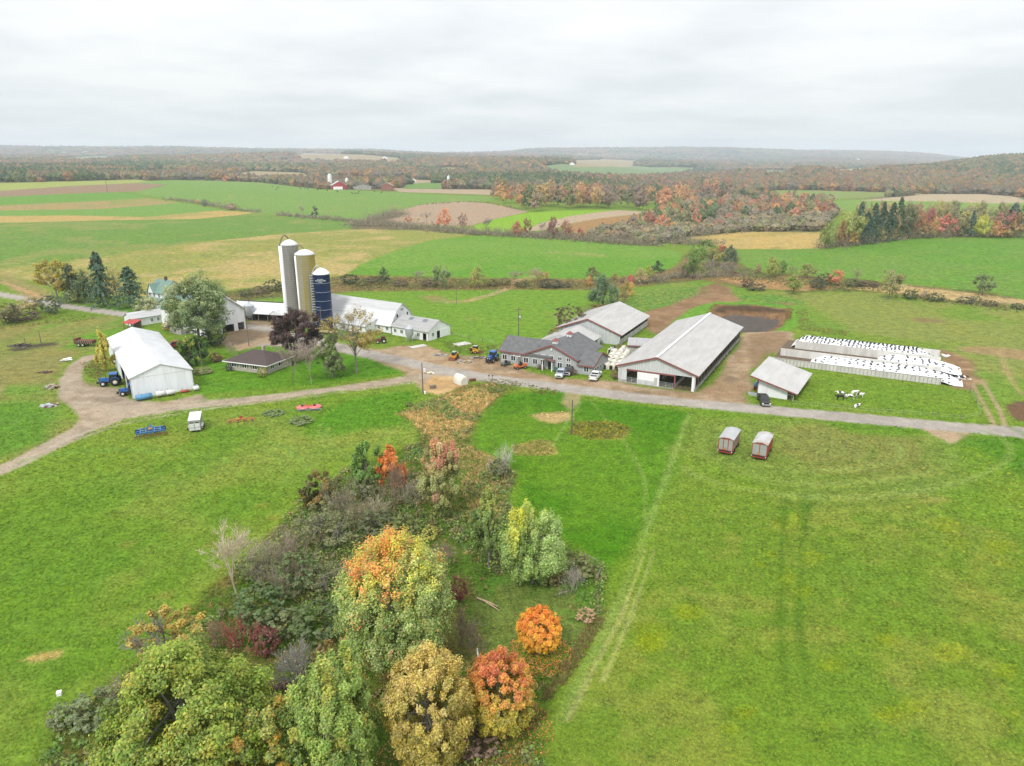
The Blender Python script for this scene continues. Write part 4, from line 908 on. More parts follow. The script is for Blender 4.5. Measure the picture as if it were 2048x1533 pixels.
mb = MB(); b.onbox(mb, 'front', (ug0 + ug1) / 2 - 0.18, (ug0 + ug1) / 2 + 0.18, 5.0, 5.4, 0.0, 0.35); mb.build('floodlight', M['lettering'], b.r)
uu = su(728); mb = MB()                                     # entrance porch
q = [b.pt('front', uu - 1.5, 2.35, 1.9), b.pt('front', uu, 2.9, 1.9), b.pt('front', uu, 2.9, 0.02), b.pt('front', uu - 1.5, 2.35, 0.02)]; mb.hexa(q + [(x, y, z + 0.12) for x, y, z in q])
q = [b.pt('front', uu, 2.9, 1.9), b.pt('front', uu + 1.5, 2.35, 1.9), b.pt('front', uu + 1.5, 2.35, 0.02), b.pt('front', uu, 2.9, 0.02)]; mb.hexa(q + [(x, y, z + 0.12) for x, y, z in q])
po = mb.build('porch_roof', simple('porch_roof', (0.16, 0.09, 0.085), 0.8), b.r)
for du in (-1.3, 1.3): 
    mb = MB(); b.onbox(mb, 'front', uu + du - 0.1, uu + du + 0.1, 0, 2.45, 1.6, 1.8); mb.build('porch_post', M['lettering'], po)
mb = MB(); b.onbox(mb, 'front', uu + 1.5, uu + 3.2, 0.0, 1.1, 0.9, 1.0); mb.build('ramp_rail', simple('green_boards', (0.06, 0.13, 0.11), 0.8), b.r)
mb = MB(); b.onbox(mb, 'left', 4.0, 4.3, 4.9, 5.6, -1.8, -1.5); mb.build('roof_vent', M['galv'], b.r)
# sign board with arched lettering, hung on the wall
def text_mesh(s, size, name, arch=0.0, cyl=0.0):
    cu = bpy.data.curves.new(name, 'FONT'); cu.body = s; cu.size = size; cu.align_x = 'CENTER'; cu.extrude = 0.01; cu.resolution_u = 3
    o = bpy.data.objects.new(name, cu); me = bpy.data.meshes.new_from_object(o); bpy.data.objects.remove(o); bpy.data.curves.remove(cu)
    for v in me.vertices:
        x, y, z = v.co
        if arch: y -= arch * x * x
        if cyl: a = x / cyl; v.co = (cyl * math.sin(a), -cyl * math.cos(a) - 0.02 - z, y)
        else: v.co = (x, -z, y)
    return me
sg = empty('sign_board', S.r.matrix_basis @ Vector((0, 0, 0)) if False else (0, 0, 0), R(-29.0), 'white sign board with arched dark lettering and oval emblem on the grey office', 'sign')
ca, sa = math.cos(R(-29.0)), math.sin(R(-29.0)); us_ = su(391)
sg.location = (-3.0 + ca * us_ + sa * 0.06, 177.6 + sa * us_ - ca * 0.06, 2.05)
mb = MB(); mb.box(-1.05, 1.05, 0.0, 0.05, 0.0, 1.05); mb.build('board', M['lettering'], sg)
tm_ = text_mesh("LAPP'S", 0.42, 'lettering', arch=0.16); tm_.materials.append(M['black']); o_ = link('lettering', tm_, None, sg); o_.location = (0, -0.012, 0.62)
mb = MB(); mb.lathe([(0.0, -0.01), (0.62, -0.01), (0.66, 0.0)], n=20, axis='y'); mb.v = [(x, y * 1.0, z * 0.24) for x, y, z in mb.v]; e_ = mb.build('emblem', M['black'], sg); e_.location = (0, -0.004, 0.36)
mb = MB(); mb.lathe([(0.0, -0.018), (0.5, -0.018), (0.52, -0.01)], n=20, axis='y'); mb.v = [(x, y, z * 0.16 + 0.0) for x, y, z in mb.v]; e_ = mb.build('emblem_field', M['white'], sg); e_.location = (0, -0.004, 0.36)

# ---- mono-pitch shed
b = Bd('lean_to_shed', 'white shed under one sloping grey roof beside the silage bunkers', 'shed', (54.6, 150.3), -31.3, 7.4, 16.5)
tl = lambda u: 4.1 - (4.1 - 2.1) * u / 7.4
b.wall('front', M['white'], tl, u1=6.4); b.wall('left', M['barnwall'], flat(4.1), [(6, 13, 0, 2.6)]); b.wall('back', M['white'], lambda u: 2.1 + (4.1 - 2.1) * u / 7.4); b.posts('right', np.arange(0.2, 16.5, 2.8), 0, 2.1); b.floor(M['dirt'])
mb = MB(); q = [(-1.6, -1.0, 4.1 + 0.43), (8.6, -1.0, 2.1 - 0.32), (8.6, 17.4, 2.1 - 0.32), (-1.6, 17.4, 4.1 + 0.43)]; mb.hexa(q + [(x, y, z + 0.13) for x, y, z in q]); mb.build('roof', M['barnroof'], b.r)
mb = MB(); q = [(-1.65, -1.09, 4.3), (8.65, -1.09, 1.6), (8.65, -1.01, 1.6), (-1.65, -1.01, 4.3)]; mb.hexa(q + [(x, y, z + 0.3) for x, y, z in q]); mb.build('roof_trim', M['red'], b.r)
b.panel('corner_board', 'front', -0.1, 0.1, 0, 4.0, 0.05, M['red']); mb = MB(); mb.tube([(6.5, -0.3, 1.3), (7.7, -0.3, 1.3), (7.7, -0.3, 0)], 0.05, 6); mb.build('downpipe', M['white'], b.r)

# ---- white machine shed on the left
b = Bd('machine_shed', 'long white steel machine shed with a white two-part roof', 'shed', (-83.2, 147.6), 34.2, 12.7, 44.4)
tp = gtop(12.7, 4.6, 6.9); b.floor(M['dirt'])
b.wall('front', M['shedwall'], tp, kinks=(6.35,)); b.wall('back', M['shedwall'], tp, kinks=(6.35,)); b.wall('right', M['shedwall'], flat(4.6))
b.wall('left', M['shedwall'], flat(4.6), [(26.2, 34.5, 0, 4.1), (35.3, 43.6, 0, 4.1)])
b.posts('left', [34.9], 0, 4.1, 0.25, M['shedwall'])
b.gable_roof(M['shedroof'], 4.6, 6.9, 'v', 0.25, 0.25, v1=20.4, ends=(0.25, 0.1)); b.gable_roof(M['shedroof'], 4.45, 6.72, 'v', 0.05, 0.25, v0=20.52, lift=0.02, ends=(0.0, 0.25))
b.panel('siding_seam', 'front', 0.02, 12.68, 4.5, 4.56, 0.02, M['concl'])

# ---- ranch house
b = Bd('ranch_house', 'low pale brick house with brown hipped roof on the lawn', 'house', (-71.2, 170.6), -21.0, 12.2, 9.6)
b.wall('front', M['brick'], flat(2.35)); b.wall('right', M['brick'], flat(2.35)); b.wall('back', M['brick'], flat(2.35)); b.wall('left', M['brick'], flat(2.35))
o_ = 0.7; q = [(-o_, -o_, 2.3), (12.2 + o_, -o_, 2.3), (12.2 + o_, 9.6 + o_, 2.3), (-o_, 9.6 + o_, 2.3), (4.4, 4.8, 4.5), (7.8, 4.8, 4.5)]
mb = MB(); mb.add(q, [(3, 2, 1, 0), (0, 1, 5, 4), (1, 2, 5), (2, 3, 4, 5), (3, 0, 4)]); mb.build('roof', M['brown'], b.r)
mb = MB()
for (x0, x1, y0, y1) in ((-o_ - 0.05, 12.2 + o_ + 0.05, -o_ - 0.05, -o_), (-o_ - 0.05, 12.2 + o_ + 0.05, 9.6 + o_, 9.6 + o_ + 0.05), (12.2 + o_, 12.2 + o_ + 0.05, -o_, 9.6 + o_), (-o_ - 0.05, -o_, -o_, 9.6 + o_)): mb.box(x0, x1, y0, y1, 2.12, 2.34)
mb.build('eave_board', M['lettering'], b.r)
for u in (2.2, 5.4, 8.6):
    b.window('front', u, 0.95, 1.3, 1.0, 2); b.panel('shutter', 'front', u - 1.2, u - 0.8, 0.9, 2.0, 0.05, M['wood']); b.panel('shutter', 'front', u + 0.8, u + 1.2, 0.9, 2.0, 0.05, M['wood'])
b.window('right', 2.0, 0.95, 1.2, 1.0, 2); b.window('right', 5.2, 0.95, 1.6, 1.0, 2); b.window('right', 7.8, 0.95, 1.0, 1.0, 2)
mb = MB(); mb.box(5.6, 6.2, 6.5, 7.1, 3.6, 5.0); mb.build('chimney', M['brick'], b.r)

# ---- gambrel dairy barn
b = Bd('dairy_barn', 'long white dairy barn with gambrel roof and white gable end', 'barn', (-36.5, 209.2), 56.9, 10.5, 33.0)
He, Hk, Hr, k_ = 2.6, 6.0, 8.2, 2.3
def gam(u): 
    u = min(u, 10.5 - u); return He + (Hk - He) * u / k_ if u < k_ else Hk + (Hr - Hk) * (u - k_) / (5.25 - k_)
b.wall('front', M['white'], gam, kinks=(k_, 5.25, 10.5 - k_)); b.wall('back', M['white'], gam, kinks=(k_, 5.25, 10.5 - k_)); b.wall('left', M['white'], flat(He)); b.wall('right', M['white'], flat(He))
for (x0, z0_, x1, z1_) in ((-0.5, He - 0.5, k_, Hk + 0.05), (k_, Hk + 0.05, 5.25, Hr + 0.05)):
    for mir in (0, 1):
        f = (lambda x: x) if not mir else (lambda x: 10.5 - x)
        q = [(f(x0), -0.3, z0_), (f(x1), -0.3, z1_), (f(x1), 33.3, z1_), (f(x0), 33.3, z0_)]
        if mir: q = q[::-1]
        mb = MB(); mb.hexa(q + [(x, y, z + 0.12) for x, y, z in q]); mb.build('roof', M['oldroof'] if x0 > 0 else M['steelroof'], b.r)
for u, z in ((3.0, 4.4), (7.6, 4.4)): b.window('front', u, z, 0.7, 1.0, 1)
for u in (4.9, 5.6): b.window('front', u, 6.2, 0.4, 0.7, 1)
for u in (1.6, 5.0, 8.4, 11.8, 15.2, 18.6, 22, 25.4, 27.2, 31): b.window('left', 33 - u, 0.9, 0.9, 1.0, 2)

# ---- low wing at its end
b = Bd('calf_barn', 'low white barn with grey roof and two skylights joined to the gambrel barn', 'barn', (-24.2, 199.6), 55.6, 10.1, 14.3)
tp = gtop(10.1, 2.7, 5.2); b.floor(M['dirt'])
b.wall('front', M['white'], tp, [(3.9, 5.4, 0, 2.2)], kinks=(5.05,)); b.wall('left', M['white'], flat(2.7), [(12.2, 13.6, 0, 2.1)]); b.wall('right', M['white'], flat(2.7)); b.wall('back', M['white'], tp, kinks=(5.05,))
b.gable_roof(M['greyroof'], 2.7, 5.2, 'v', 0.35, 0.2)
b.window('front', 2.1, 1.0, 0.8, 1.1, 2); b.panel('sliding_door', 'front', 5.5, 8.8, 0.1, 2.5, 0.09, M['white'])
for u in (1.4, 4.0, 6.8, 10.6): b.window('left', u, 0.95, 0.95, 1.05, 2)
for v in (3.6, 9.0):
    x0, x1 = 3.4, 4.5; z = lambda x: 2.7 + 2.5 * x / 5.05 + 0.16
    mb = MB(); q = [(x0, v, z(x0)), (x1, v, z(x1)), (x1, v + 1.6, z(x1)), (x0, v + 1.6, z(x0))]; mb.hexa(q + [(x, y, zz_ + 0.05) for x, y, zz_ in q]); mb.build('skylight', simple('skylight', (0.13, 0.15, 0.18), 0.3), b.r)

# ---- milk house between silo and dairy barn
b = Bd('milk_house', 'low white lean-to with pale roof along the front of the gambrel barn', 'shed', (-60.0, 219.0), -33, 19.0, 8.0)
b.wall('front', M['white'], flat(2.3)); b.wall('left', M['white'], lambda u: 4.3 - 2.0 * u / 8.0); b.wall('right', M['white'], lambda u: 2.3 + 2.0 * u / 8.0)
mb = MB(); q = [(-0.3, -0.5, 2.2), (19.3, -0.5, 2.2), (19.3, 8.4, 4.5), (-0.3, 8.4, 4.5)]; mb.hexa(q + [(x, y, z + 0.12) for x, y, z in q]); mb.build('roof', M['oldroof'], b.r)
for u in (1.2, 2.2, 6, 10, 14, 17): b.window('front', u, 0.8, 0.7, 1.0, 1)

# ---- bank barn
b = Bd('bank_barn', 'tall white barn with pale green roof and open underside, half hidden by a big tree', 'barn', (-109.8, 218.3), -35.5, 23.6, 13.7)
He, Hr = 6.4, 11.6; tp = gtop(13.7, He, Hr)
b.wall('front', M['white'], flat(He), [(3, 8, 0, 1.8)]); b.wall('left', M['white'], tp, kinks=(6.85,)); b.wall('back', M['white'], flat(He)); b.wall('right', M['white'], tp, [(0.5, 4.2, 0, 2.3), (5.6, 9.6, 0, 2.3), (11.0, 13.2, 0, 2.3)], kinks=(6.85,)); b.floor(M['dirt'])
b.gable_roof(M['green'], He, Hr, 'u', 0.5, 0.5, trim=M['white'])
b.panel('barn_ramp', 'front', 9.5, 15.5, -0.1, 1.6, 3.0, M['conc'])

# ---- farmhouse with cross gable
b = Bd('farmhouse', 'white two-storey farmhouse with green roof and dark chimney beyond the bank barn', 'house', (-130.5, 252.0, 0), -32, 9.0, 9.5)
b.wall('front', M['white'], flat(5.4)); b.wall('left', M['white'], gtop(9.5, 5.4, 9.0), kinks=(4.75,)); b.wall('right', M['white'], gtop(9.5, 5.4, 9.0), kinks=(4.75,)); b.wall('back', M['white'], flat(5.4))
b.gable_roof(M['green'], 5.4, 9.0, 'u', 0.5, 0.4)
mb = MB(); q = [(1.2, -0.52, 5.0), (4.6, -0.52, 5.0), (2.9, -0.52, 7.9), (2.9, 3.5, 7.9), (1.2, 1.0, 5.6), (4.6, 1.0, 5.6)]; mb.add(q, [(0, 1, 2)]); mb.build('dormer', M['white'], b.r)
mb = MB(); q = [(0.9, -0.75, 4.9), (2.9, -0.75, 8.2), (2.9, 3.6, 8.2), (0.9, 0.6, 5.4)]; mb.hexa(q + [(x, y, z + 0.1) for x, y, z in q]); q = [(2.9, -0.75, 8.2), (4.9, -0.75, 4.9), (4.9, 0.6, 5.4), (2.9, 3.6, 8.2)]; mb.hexa(q + [(x, y, z + 0.1) for x, y, z in q]); mb.build('dormer_roof', M['green'], b.r)
mb = MB(); mb.box(4.6, 5.4, 4.3, 5.1, 8.0, 10.3); mb.build('chimney', simple('dark_brick', (0.10, 0.07, 0.06), 0.9), b.r)
mb = MB(); q = [(-0.4, -2.6, 2.6), (9.4, -2.6, 2.6), (9.4, 0.0, 3.4), (-0.4, 0.0, 3.4)]; mb.hexa(q + [(x, y, z + 0.1) for x, y, z in q]); mb.build('porch_roof', M['green'], b.r)
for u in (0.2, 3.1, 6.0, 8.8):
    mb = MB(); mb.box(u - 0.1, u + 0.1, -2.5, -2.3, 0, 2.7); mb.build('porch_post', M['lettering'], b.r)
for u in (1.6, 4.2, 7.0): b.window('front', u, 3.6, 0.9, 1.3, 2); b.window('front', u, 0.9, 0.9, 1.4, 2)
for u in (2.4, 6.2): b.window('right', u, 3.4, 0.9, 1.3, 2); b.window('right', u, 0.9, 0.9, 1.3, 2)
b.window('right', 4.7, 6.6, 0.9, 1.0, 2)

# ---- white outbuilding and lean-to
b = Bd('outbuilding', 'low white outbuilding with long pale roof, left of the green-roofed barn', 'shed', (-122.3, 214.0), 13, 6.2, 18.0)
P1 = gp(250, 648); b.r.location = (P1[0], P1[1], 0); tp = gtop(6.2, 2.5, 3.9)
b.r.rotation_euler = (0, 0, R(-42))
b.wall('front', M['white'], tp, kinks=(3.1,)); b.wall('right', M['white'], flat(2.5)); b.wall('left', M['white'], flat(2.5)); b.gable_roof(M['oldroof'], 2.5, 3.9, 'v', 0.3, 0.3)
b.window('right', 2.4, 0.8, 0.7, 1.0, 2); b.window('right', 6.0, 0.8, 0.7, 1.0, 2); b.window('right', 8.0, 0.8, 0.7, 1.0, 2)
P1 = gp(247, 657)
b = Bd('wood_store', 'small open lean-to with bright red roof at the corner of the white outbuilding', 'shed', (P1[0], P1[1]), -20, 4.4, 3.0)
b.posts('front', (0.2, 2.2, 4.2), 0, 1.7, 0.15); b.wall('back', M['wood'], flat(2.2)); mb = MB(); q = [(-0.2, -0.3, 1.7), (4.6, -0.3, 1.7), (4.6, 3.2, 2.4), (-0.2, 3.2, 2.4)]; mb.hexa(q + [(x, y, z + 0.08) for x, y, z in q]); mb.build('roof', simple('red_sheet_roof', (0.36, 0.05, 0.045), 0.6, noise=0.2), b.r)

# ---- open cattle shed behind the silos
b = Bd('cattle_shed', 'open-fronted shed with broad white roof behind the left silos', 'shed', (-92.5, 229.0), -14, 24.0, 11.0)
b.wall('back', M['white'], flat(2.4)); b.wall('left', M['white'], gtop(11, 2.6, 5.2), kinks=(5.5,)); b.wall('right', M['white'], gtop(11, 2.6, 5.2), kinks=(5.5,)); b.posts('front', np.arange(0.2, 24, 3.4), 0, 2.6, 0.2); b.floor(M['dirt'])
b.gable_roof(M['steelroof'], 2.6, 5.2, 'u', 0.5, 0.4)
mb = MB(); mb.box(0, 24, 5.2, 5.8, 5.15, 5.4); mb.build('ridge_vent', M['black'], b.r)
mb = MB(); mb.add([(15.0, -0.9, 2.5), (18.6, -0.9, 2.5), (16.8, -0.9, 3.7), (16.8, 3.0, 3.9)], [(0, 1, 2)]); mb.build('dormer', M['white'], b.r)
mb = MB(); q = [(14.8, -1.0, 2.45), (16.8, -1.0, 3.8), (16.8, 2.6, 3.8), (14.8, -0.2, 2.6)]; mb.hexa(q + [(x, y, z + 0.1) for x, y, z in q]); q = [(16.8, -1.0, 3.8), (18.8, -1.0, 2.45), (18.8, -0.2, 2.6), (16.8, 2.6, 3.8)]; mb.hexa(q + [(x, y, z + 0.1) for x, y, z in q]); mb.build('dormer_roof', M['steelroof'], b.r)

# ---- silos
def silo(loc, r, h, mat, dome_h, label, name='silo', bands=(), bandmat=None, chute=None, arc=None, ladder=False, dmat=None):
    e = empty(name, (loc[0], loc[1], 0), 0, label, 'silo')
    mb = MB(); mb.lathe([(r, -0.3), (r, h)], n=40); mb.build('tower', mat, e)
    mb = MB(); mb.lathe([(r + 0.08, h - 0.1), (r + 0.1, h + 0.15), (r * 0.85, h + dome_h * 0.35), (r * 0.5, h + dome_h * 0.75), (0.25, h + dome_h), (0.0, h + dome_h)], n=40); mb.build('dome', dmat or M['steelroof'], e)
    if not len(bands):
        mb = MB()
        for z in np.arange(0.8, h - 0.3, 0.75): mb.lathe([(r, z - 0.025), (r + 0.035, z - 0.025), (r + 0.035, z + 0.025), (r, z + 0.025)], n=32)
        tag(mb.build('hoops', M['conc'], e), kind='stuff')
    if bandmat is not None:
        for z in bands:
            mb = MB(); mb.lathe([(r, z - 0.05), (r + 0.05, z - 0.05), (r + 0.05, z + 0.05), (r, z + 0.05)], n=40); mb.build('hoop', bandmat, e)
    if chute:
        a, cr, cm_ = chute; cx_, cy_ = (r + cr * 0.35) * math.sin(a), -(r + cr * 0.35) * math.cos(a); mb = MB(); mb.lathe([(cr, 0), (cr, h - 0.3), (0, h - 0.2)], (cx_, cy_, 0), 16); mb.build('chute', cm_, e)
    if arc:
        a, ah, am, ar_ = arc; x0, y0 = (r + 0.25) * math.sin(a), -(r + 0.25) * math.cos(a); pts = [(x0, y0, 0.5), (x0, y0, h)]
        for k in range(1, 12): t = k / 11; pts.append((x0 * (1 - t), y0 * (1 - t), h + dome_h * 0.6 * t + ah * math.sin(math.pi * min(1, t * 0.93))))
        mb = MB(); mb.tube(pts, ar_, 7); mb.build('filler_pipe', am, e)
    if ladder:
        mb = MB(); a = R(-62)
        for z in np.arange(0.5, h, 0.8): 
            x0, y0 = math.sin(a), -math.cos(a); mb.lathe([(0.55, z), (0.6, z), (0.6, z + 0.22), (0.55, z + 0.22)], (x0 * (r + 0.4), y0 * (r + 0.4), 0), 10)
        mb.tube([(math.sin(a) * (r + 0.95), -math.cos(a) * (r + 0.95), 0), (math.sin(a) * (r + 0.95), -math.cos(a) * (r + 0.95), h)], 0.12, 5)
        mb.build('caged_ladder', M['galv'], e)
    return e
_p1 = gp(593, 648); _p2 = gp(621.5, 653); _p3 = gp(651, 656)
silo(tuple(_p1[:2]), 2.6, z_at_row(_p1, 489), M['silog'], 1.6, 'tallest silo, pale grey concrete with a white chute', bands=(), chute=(R(-52), 0.62, M['white']), arc=(R(-66), 2.3, M['wood'], 0.2))
b_ = silo(tuple(_p2[:2]), 3.0, z_at_row(_p2, 508), M['siloy'], 1.5, 'middle silo, concrete stained mustard yellow', bands=(), chute=(R(-48), 0.3, M['white']), arc=(R(-66), 2.2, M['wood'], 0.16))
_h3 = z_at_row(_p3, 547)
e = silo(tuple(_p3[:2]), 2.5, _h3, M['blue'], 1.75, 'dark blue enamelled silo with a white cone top', bands=[_h3 - 2.72 * k for k in range(1, 6)], bandmat=M['rim'], arc=(R(-75), 1.8, M['galv'], 0.14), ladder=True, dmat=M['lettering'])
for s, sz, z in (('A.O.Smith', 0.42, _h3 - 1.55), ('HARVESTORE', 0.56, _h3 - 2.05), ('Systems', 0.40, _h3 - 2.43)):
    me = text_mesh(s, sz, 'lettering', cyl=2.5); me.materials.append(M['lettering']); o_ = link('lettering', me, None, e); o_.location = (0, 0, z); o_.rotation_euler = (0, 0, R(4))
# feed bins
def hopper(loc, r, h0, h1, label, name='feed_bin'):
    e = empty(name, (loc[0], loc[1], 0), 0, label, 'feed bin')
    mb = MB(); mb.lathe([(0.22, h0 - 1.6), (r, h0), (r, h1)], n=20); mb.build('hopper', M['galv'], e)
    mb = MB(); mb.lathe([(r + 0.05, h1), (0.25, h1 + 0.9), (0, h1 + 1.0)], n=20); mb.build('lid', M['galv'], e)
    for k in range(4):
        a = R(45 + 90 * k); mb = MB(); mb.tube([(r * math.cos(a), r * math.sin(a), 0), (r * math.cos(a), r * math.sin(a), h0 + 0.5)], 0.06, 5); mb.build('leg', M['galv'], e)
    return e
hopper((-29.5, 199.2), 1.2, 2.2, 3.9, 'grey galvanised feed bin beside the long wall of the low white barn')
P1 = gp(500, 641); hopper((P1[0], P1[1]), 1.75, 2.4, 5.0, 'blue-grey grain bin between the bank barn and the cattle shed')

# ---- silage bunkers
b = Bd('silage_bunker', 'row of long concrete silage bunkers with bare pale walls', 'bunker', (69.8, 174.5), -29.3, 36.0, 28.5)
MBUNK = simple('bunker_concrete', (0.52, 0.51, 0.48), 0.85, noise=0.18, scale=0.7, stretch=(1, 1, 0.3)); b.r.location = (66.5, 176.3, 0); BW = 36.0 + 2.2
for v, u0, h in ((0.0, 0.0, 1.5), (9.3, 1.0, 1.95), (19.2, 3.2, 2.15), (28.4, 5.0, 1.8)):
    mb = MB(); mb.hexa([(u0, v, 0), (BW, v, 0), (BW, v + 0.35, 0), (u0, v + 0.35, 0), (u0, v + 0.08, h), (BW, v + 0.08, h), (BW, v + 0.3, h), (u0, v + 0.3, h)])
    wl = mb.build('bunker_wall', MBUNK, b.r)
    if v == 0.0:
        mb = MB()
        for u in np.arange(0.6, BW, 0.85): mb.box(u - 0.07, u + 0.07, v - 0.12, v + 0.06, 0, h - 0.05)
        mb.build('wall_rib', M['conc'], wl)
        mb = MB(); mb.box(0, BW, v + 0.02, v + 0.36, h, h + 0.08); mb.build('wall_cap', M['conc'], wl)
mb = MB(); mb.box(0, BW, 0.4, 28.3, -0.1, 0.04); mb.build('bunker_floor', M['dirt'], b.r)
MPLAST = simple('white_plastic', (0.74, 0.75, 0.77), 0.35, spec=0.5, noise=0.08, scale=1.2, bump=0.35)
cb_, sb_ = math.cos(R(-29.3)), math.sin(R(-29.3))
def bunk(u, v, z): return (66.5 + cb_ * u - sb_ * v, 176.3 + sb_ * u + cb_ * v, z)
TY = MB(); 
for k in range(10):
    pass
_t = MB(); pr = []
for k in range(7):
    a = 2 * math.pi * k / 6; pr.append((0.19 + 0.07 * math.cos(a), 0.08 + 0.08 * math.sin(a)))
_t.lathe(pr, n=12); METYRE = _t.mesh('tyre', M['rubber'])
def cover(v0, v1, ua, ub, hmid, label, slopeL, slopeR, seed):
    rng = np.random.RandomState(seed); nu, nv = 60, 12; V = []; 
    def hz(u, t):
        jag = 2.6 * float(vnoise(t * 6.0, seed * 3.1, 5)); e = min(1, max(0.0, (u - ua) / slopeL)) * min(1, max(0.0, (ub - jag - u) / slopeR)); e = e ** 0.8
        return e * (hmid * (0.86 + 0.14 * math.sin(math.pi * t)))
    for i in range(nu + 1):
        for j in range(nv + 1):
            u = ua + (ub - ua) * i / nu; t = j / nv; 
            ww = 0.22 * (vnoise(u * 0.9, t * 5, seed) - 0.5)
            V.append(bunk(u, v0 + (v1 - v0) * t, 0.07 + hz(u, t) + float(ww)))
    Fc = [(i * (nv + 1) + j, (i + 1) * (nv + 1) + j, (i + 1) * (nv + 1) + j + 1, i * (nv + 1) + j + 1) for i in range(nu) for j in range(nv)]
    me = mesh_np('silage_cover', V, Fc, None, smooth=True); o = link('silage_cover', me, MPLAST); tag(o, label, 'silage cover')
    return hz, rng
def tyres(v0, v1, ua, ub, hz, rng, nu, nv, label, group, keep, stuff=False):
    pts = []
    for i in range(nu):
        for j in range(nv):
            if rng.rand() > keep: continue
            t = (j + 0.5 + rng.uniform(-0.25, 0.25)) / nv; u = ua + (ub - ua) * (i + 0.5 + rng.uniform(-0.22, 0.22)) / nu
            pts.append((bunk(u, v0 + (v1 - v0) * t, 0.1 + hz(u, t)), rng.uniform(0, 6)))
    if stuff:
        T = np.array([v.co[:] for v in METYRE.vertices]); Q = np.array([p.vertices[:] for p in METYRE.polygons]); n = len(T)
        V = np.concatenate([T + np.array(p) for p, _ in pts]); Fc = np.concatenate([Q + k * n for k in range(len(pts))])
        tag(link('tyres', mesh_np('tyres', V, Fc, smooth=True), M['rubber']), kind='stuff'); return
    for p, a in pts:
        o = link('tyre', METYRE); o.location = p; o.rotation_euler = (0, 0, a); tag(o, label, 'tyre', group)
hz, rng = cover(0.4, 9.2, 9.0, BW + 4.5, 1.6, 'white plastic sheet over the nearest silage bunker, weighted by rows of tyres', 3.0, 7.0, 1)
tyres(0.9, 8.8, 9.8, BW + 2.4, hz, rng, 20, 7, 'old black tyre lying on the white sheet of the nearest bunker', 'tyres on the nearest silage cover', 0.62)
hz, rng = cover(9.7, 19.1, 24.0, BW + 4.6, 1.75, 'short white plastic sheet on the middle bunker beside its right end', 3.0, 7.0, 2)
tyres(10.2, 18.6, 25.0, BW + 3, hz, rng, 10, 7, 'old black tyre lying on the short white sheet of the middle bunker', 'tyres on the middle silage cover', 0.6)
hz, rng = cover(19.6, 28.3, 2.0, BW - 0.3, 2.2, 'long white plastic sheet over the farthest bunker, crowded with black tyres', 3.0, 3.0, 3)
tyres(20.0, 28.0, 3.0, BW - 1, hz, rng, 34, 8, '', '', 0.85, True)
# ------------------------------------------------------------------ machines, animals, small things
def paintm(n, c, r=0.35): return simple(n, c, r, spec=0.5)
C = dict(nhblue=paintm('tractor_blue', (0.025, 0.11, 0.34)), white=paintm('clean_white', (0.72, 0.73, 0.74)), yellow=paintm('loader_yellow', (0.62, 0.36, 0.02)),
         orange=paintm('orange_paint', (0.50, 0.14, 0.05)), redp=paintm('red_paint', (0.33, 0.045, 0.042)), pink=paintm('faded_red', (0.55, 0.14, 0.13), 0.6), silver=paintm('silver_paint', (0.36, 0.40, 0.46), 0.25),
         blk=paintm('black_paint', (0.02, 0.021, 0.023), 0.3), grey=paintm('grey_plastic', (0.10, 0.10, 0.10), 0.7), rim=paintm('cream_rims', (0.62, 0.60, 0.54), 0.5), rust=simple('rusty_steel', (0.16, 0.06, 0.035), 0.9, noise=0.4, scale=4),
         tankblue=simple('faded_blue_tank', (0.10, 0.26, 0.44), 0.5, noise=0.35, scale=1.5), tankw=simple('white_tank', (0.60, 0.61, 0.61), 0.5, noise=0.12), tan=simple('cream_plastic', (0.60, 0.575, 0.50), 0.5, noise=0.08),
         alu=simple('aluminium', (0.38, 0.385, 0.38), 0.4, 0.2, noise=0.1), hay=simple('sun_bleached_wood', (0.42, 0.33, 0.2), 0.9, noise=0.3))
def wheel(e, x, y, r, w, rimm=None, part='wheel'):
    mb = MB(); mb.lathe([(r * 0.55, -w / 2), (r * 0.92, -w / 2), (r, -w * 0.3), (r, w * 0.3), (r * 0.92, w / 2), (r * 0.55, w / 2)], n=18, axis='y')
    o = mb.build(part, M['rubber'], e); o.location = (x, y, r)
    mb = MB(); mb.lathe([(0.0, -w * 0.42), (r * 0.3, -w * 0.42), (r * 0.56, -w * 0.3), (r * 0.56, w * 0.3), (r * 0.3, w * 0.42), (0.0, w * 0.42)], n=14, axis='y'); mb.build('rim', rimm or C['rim'], o)
    return o
def at_px(x, y): P = gp(x, y); return (P[0], P[1], P[2])
def taper(mb, x0, x1, y0, z0, z1, sx0=0.0, sx1=0.0, sy=0.0, m=0):
    """box from x0..x1, half-width y0, narrowing by s* at the top"""
    return mb.hexa([(x0, -y0, z0), (x1, -y0, z0), (x1, y0, z0), (x0, y0, z0), (x0 + sx0, -y0 + sy, z1), (x1 - sx1, -y0 + sy, z1), (x1 - sx1, y0 - sy, z1), (x0 + sx0, y0 - sy, z1)], m)
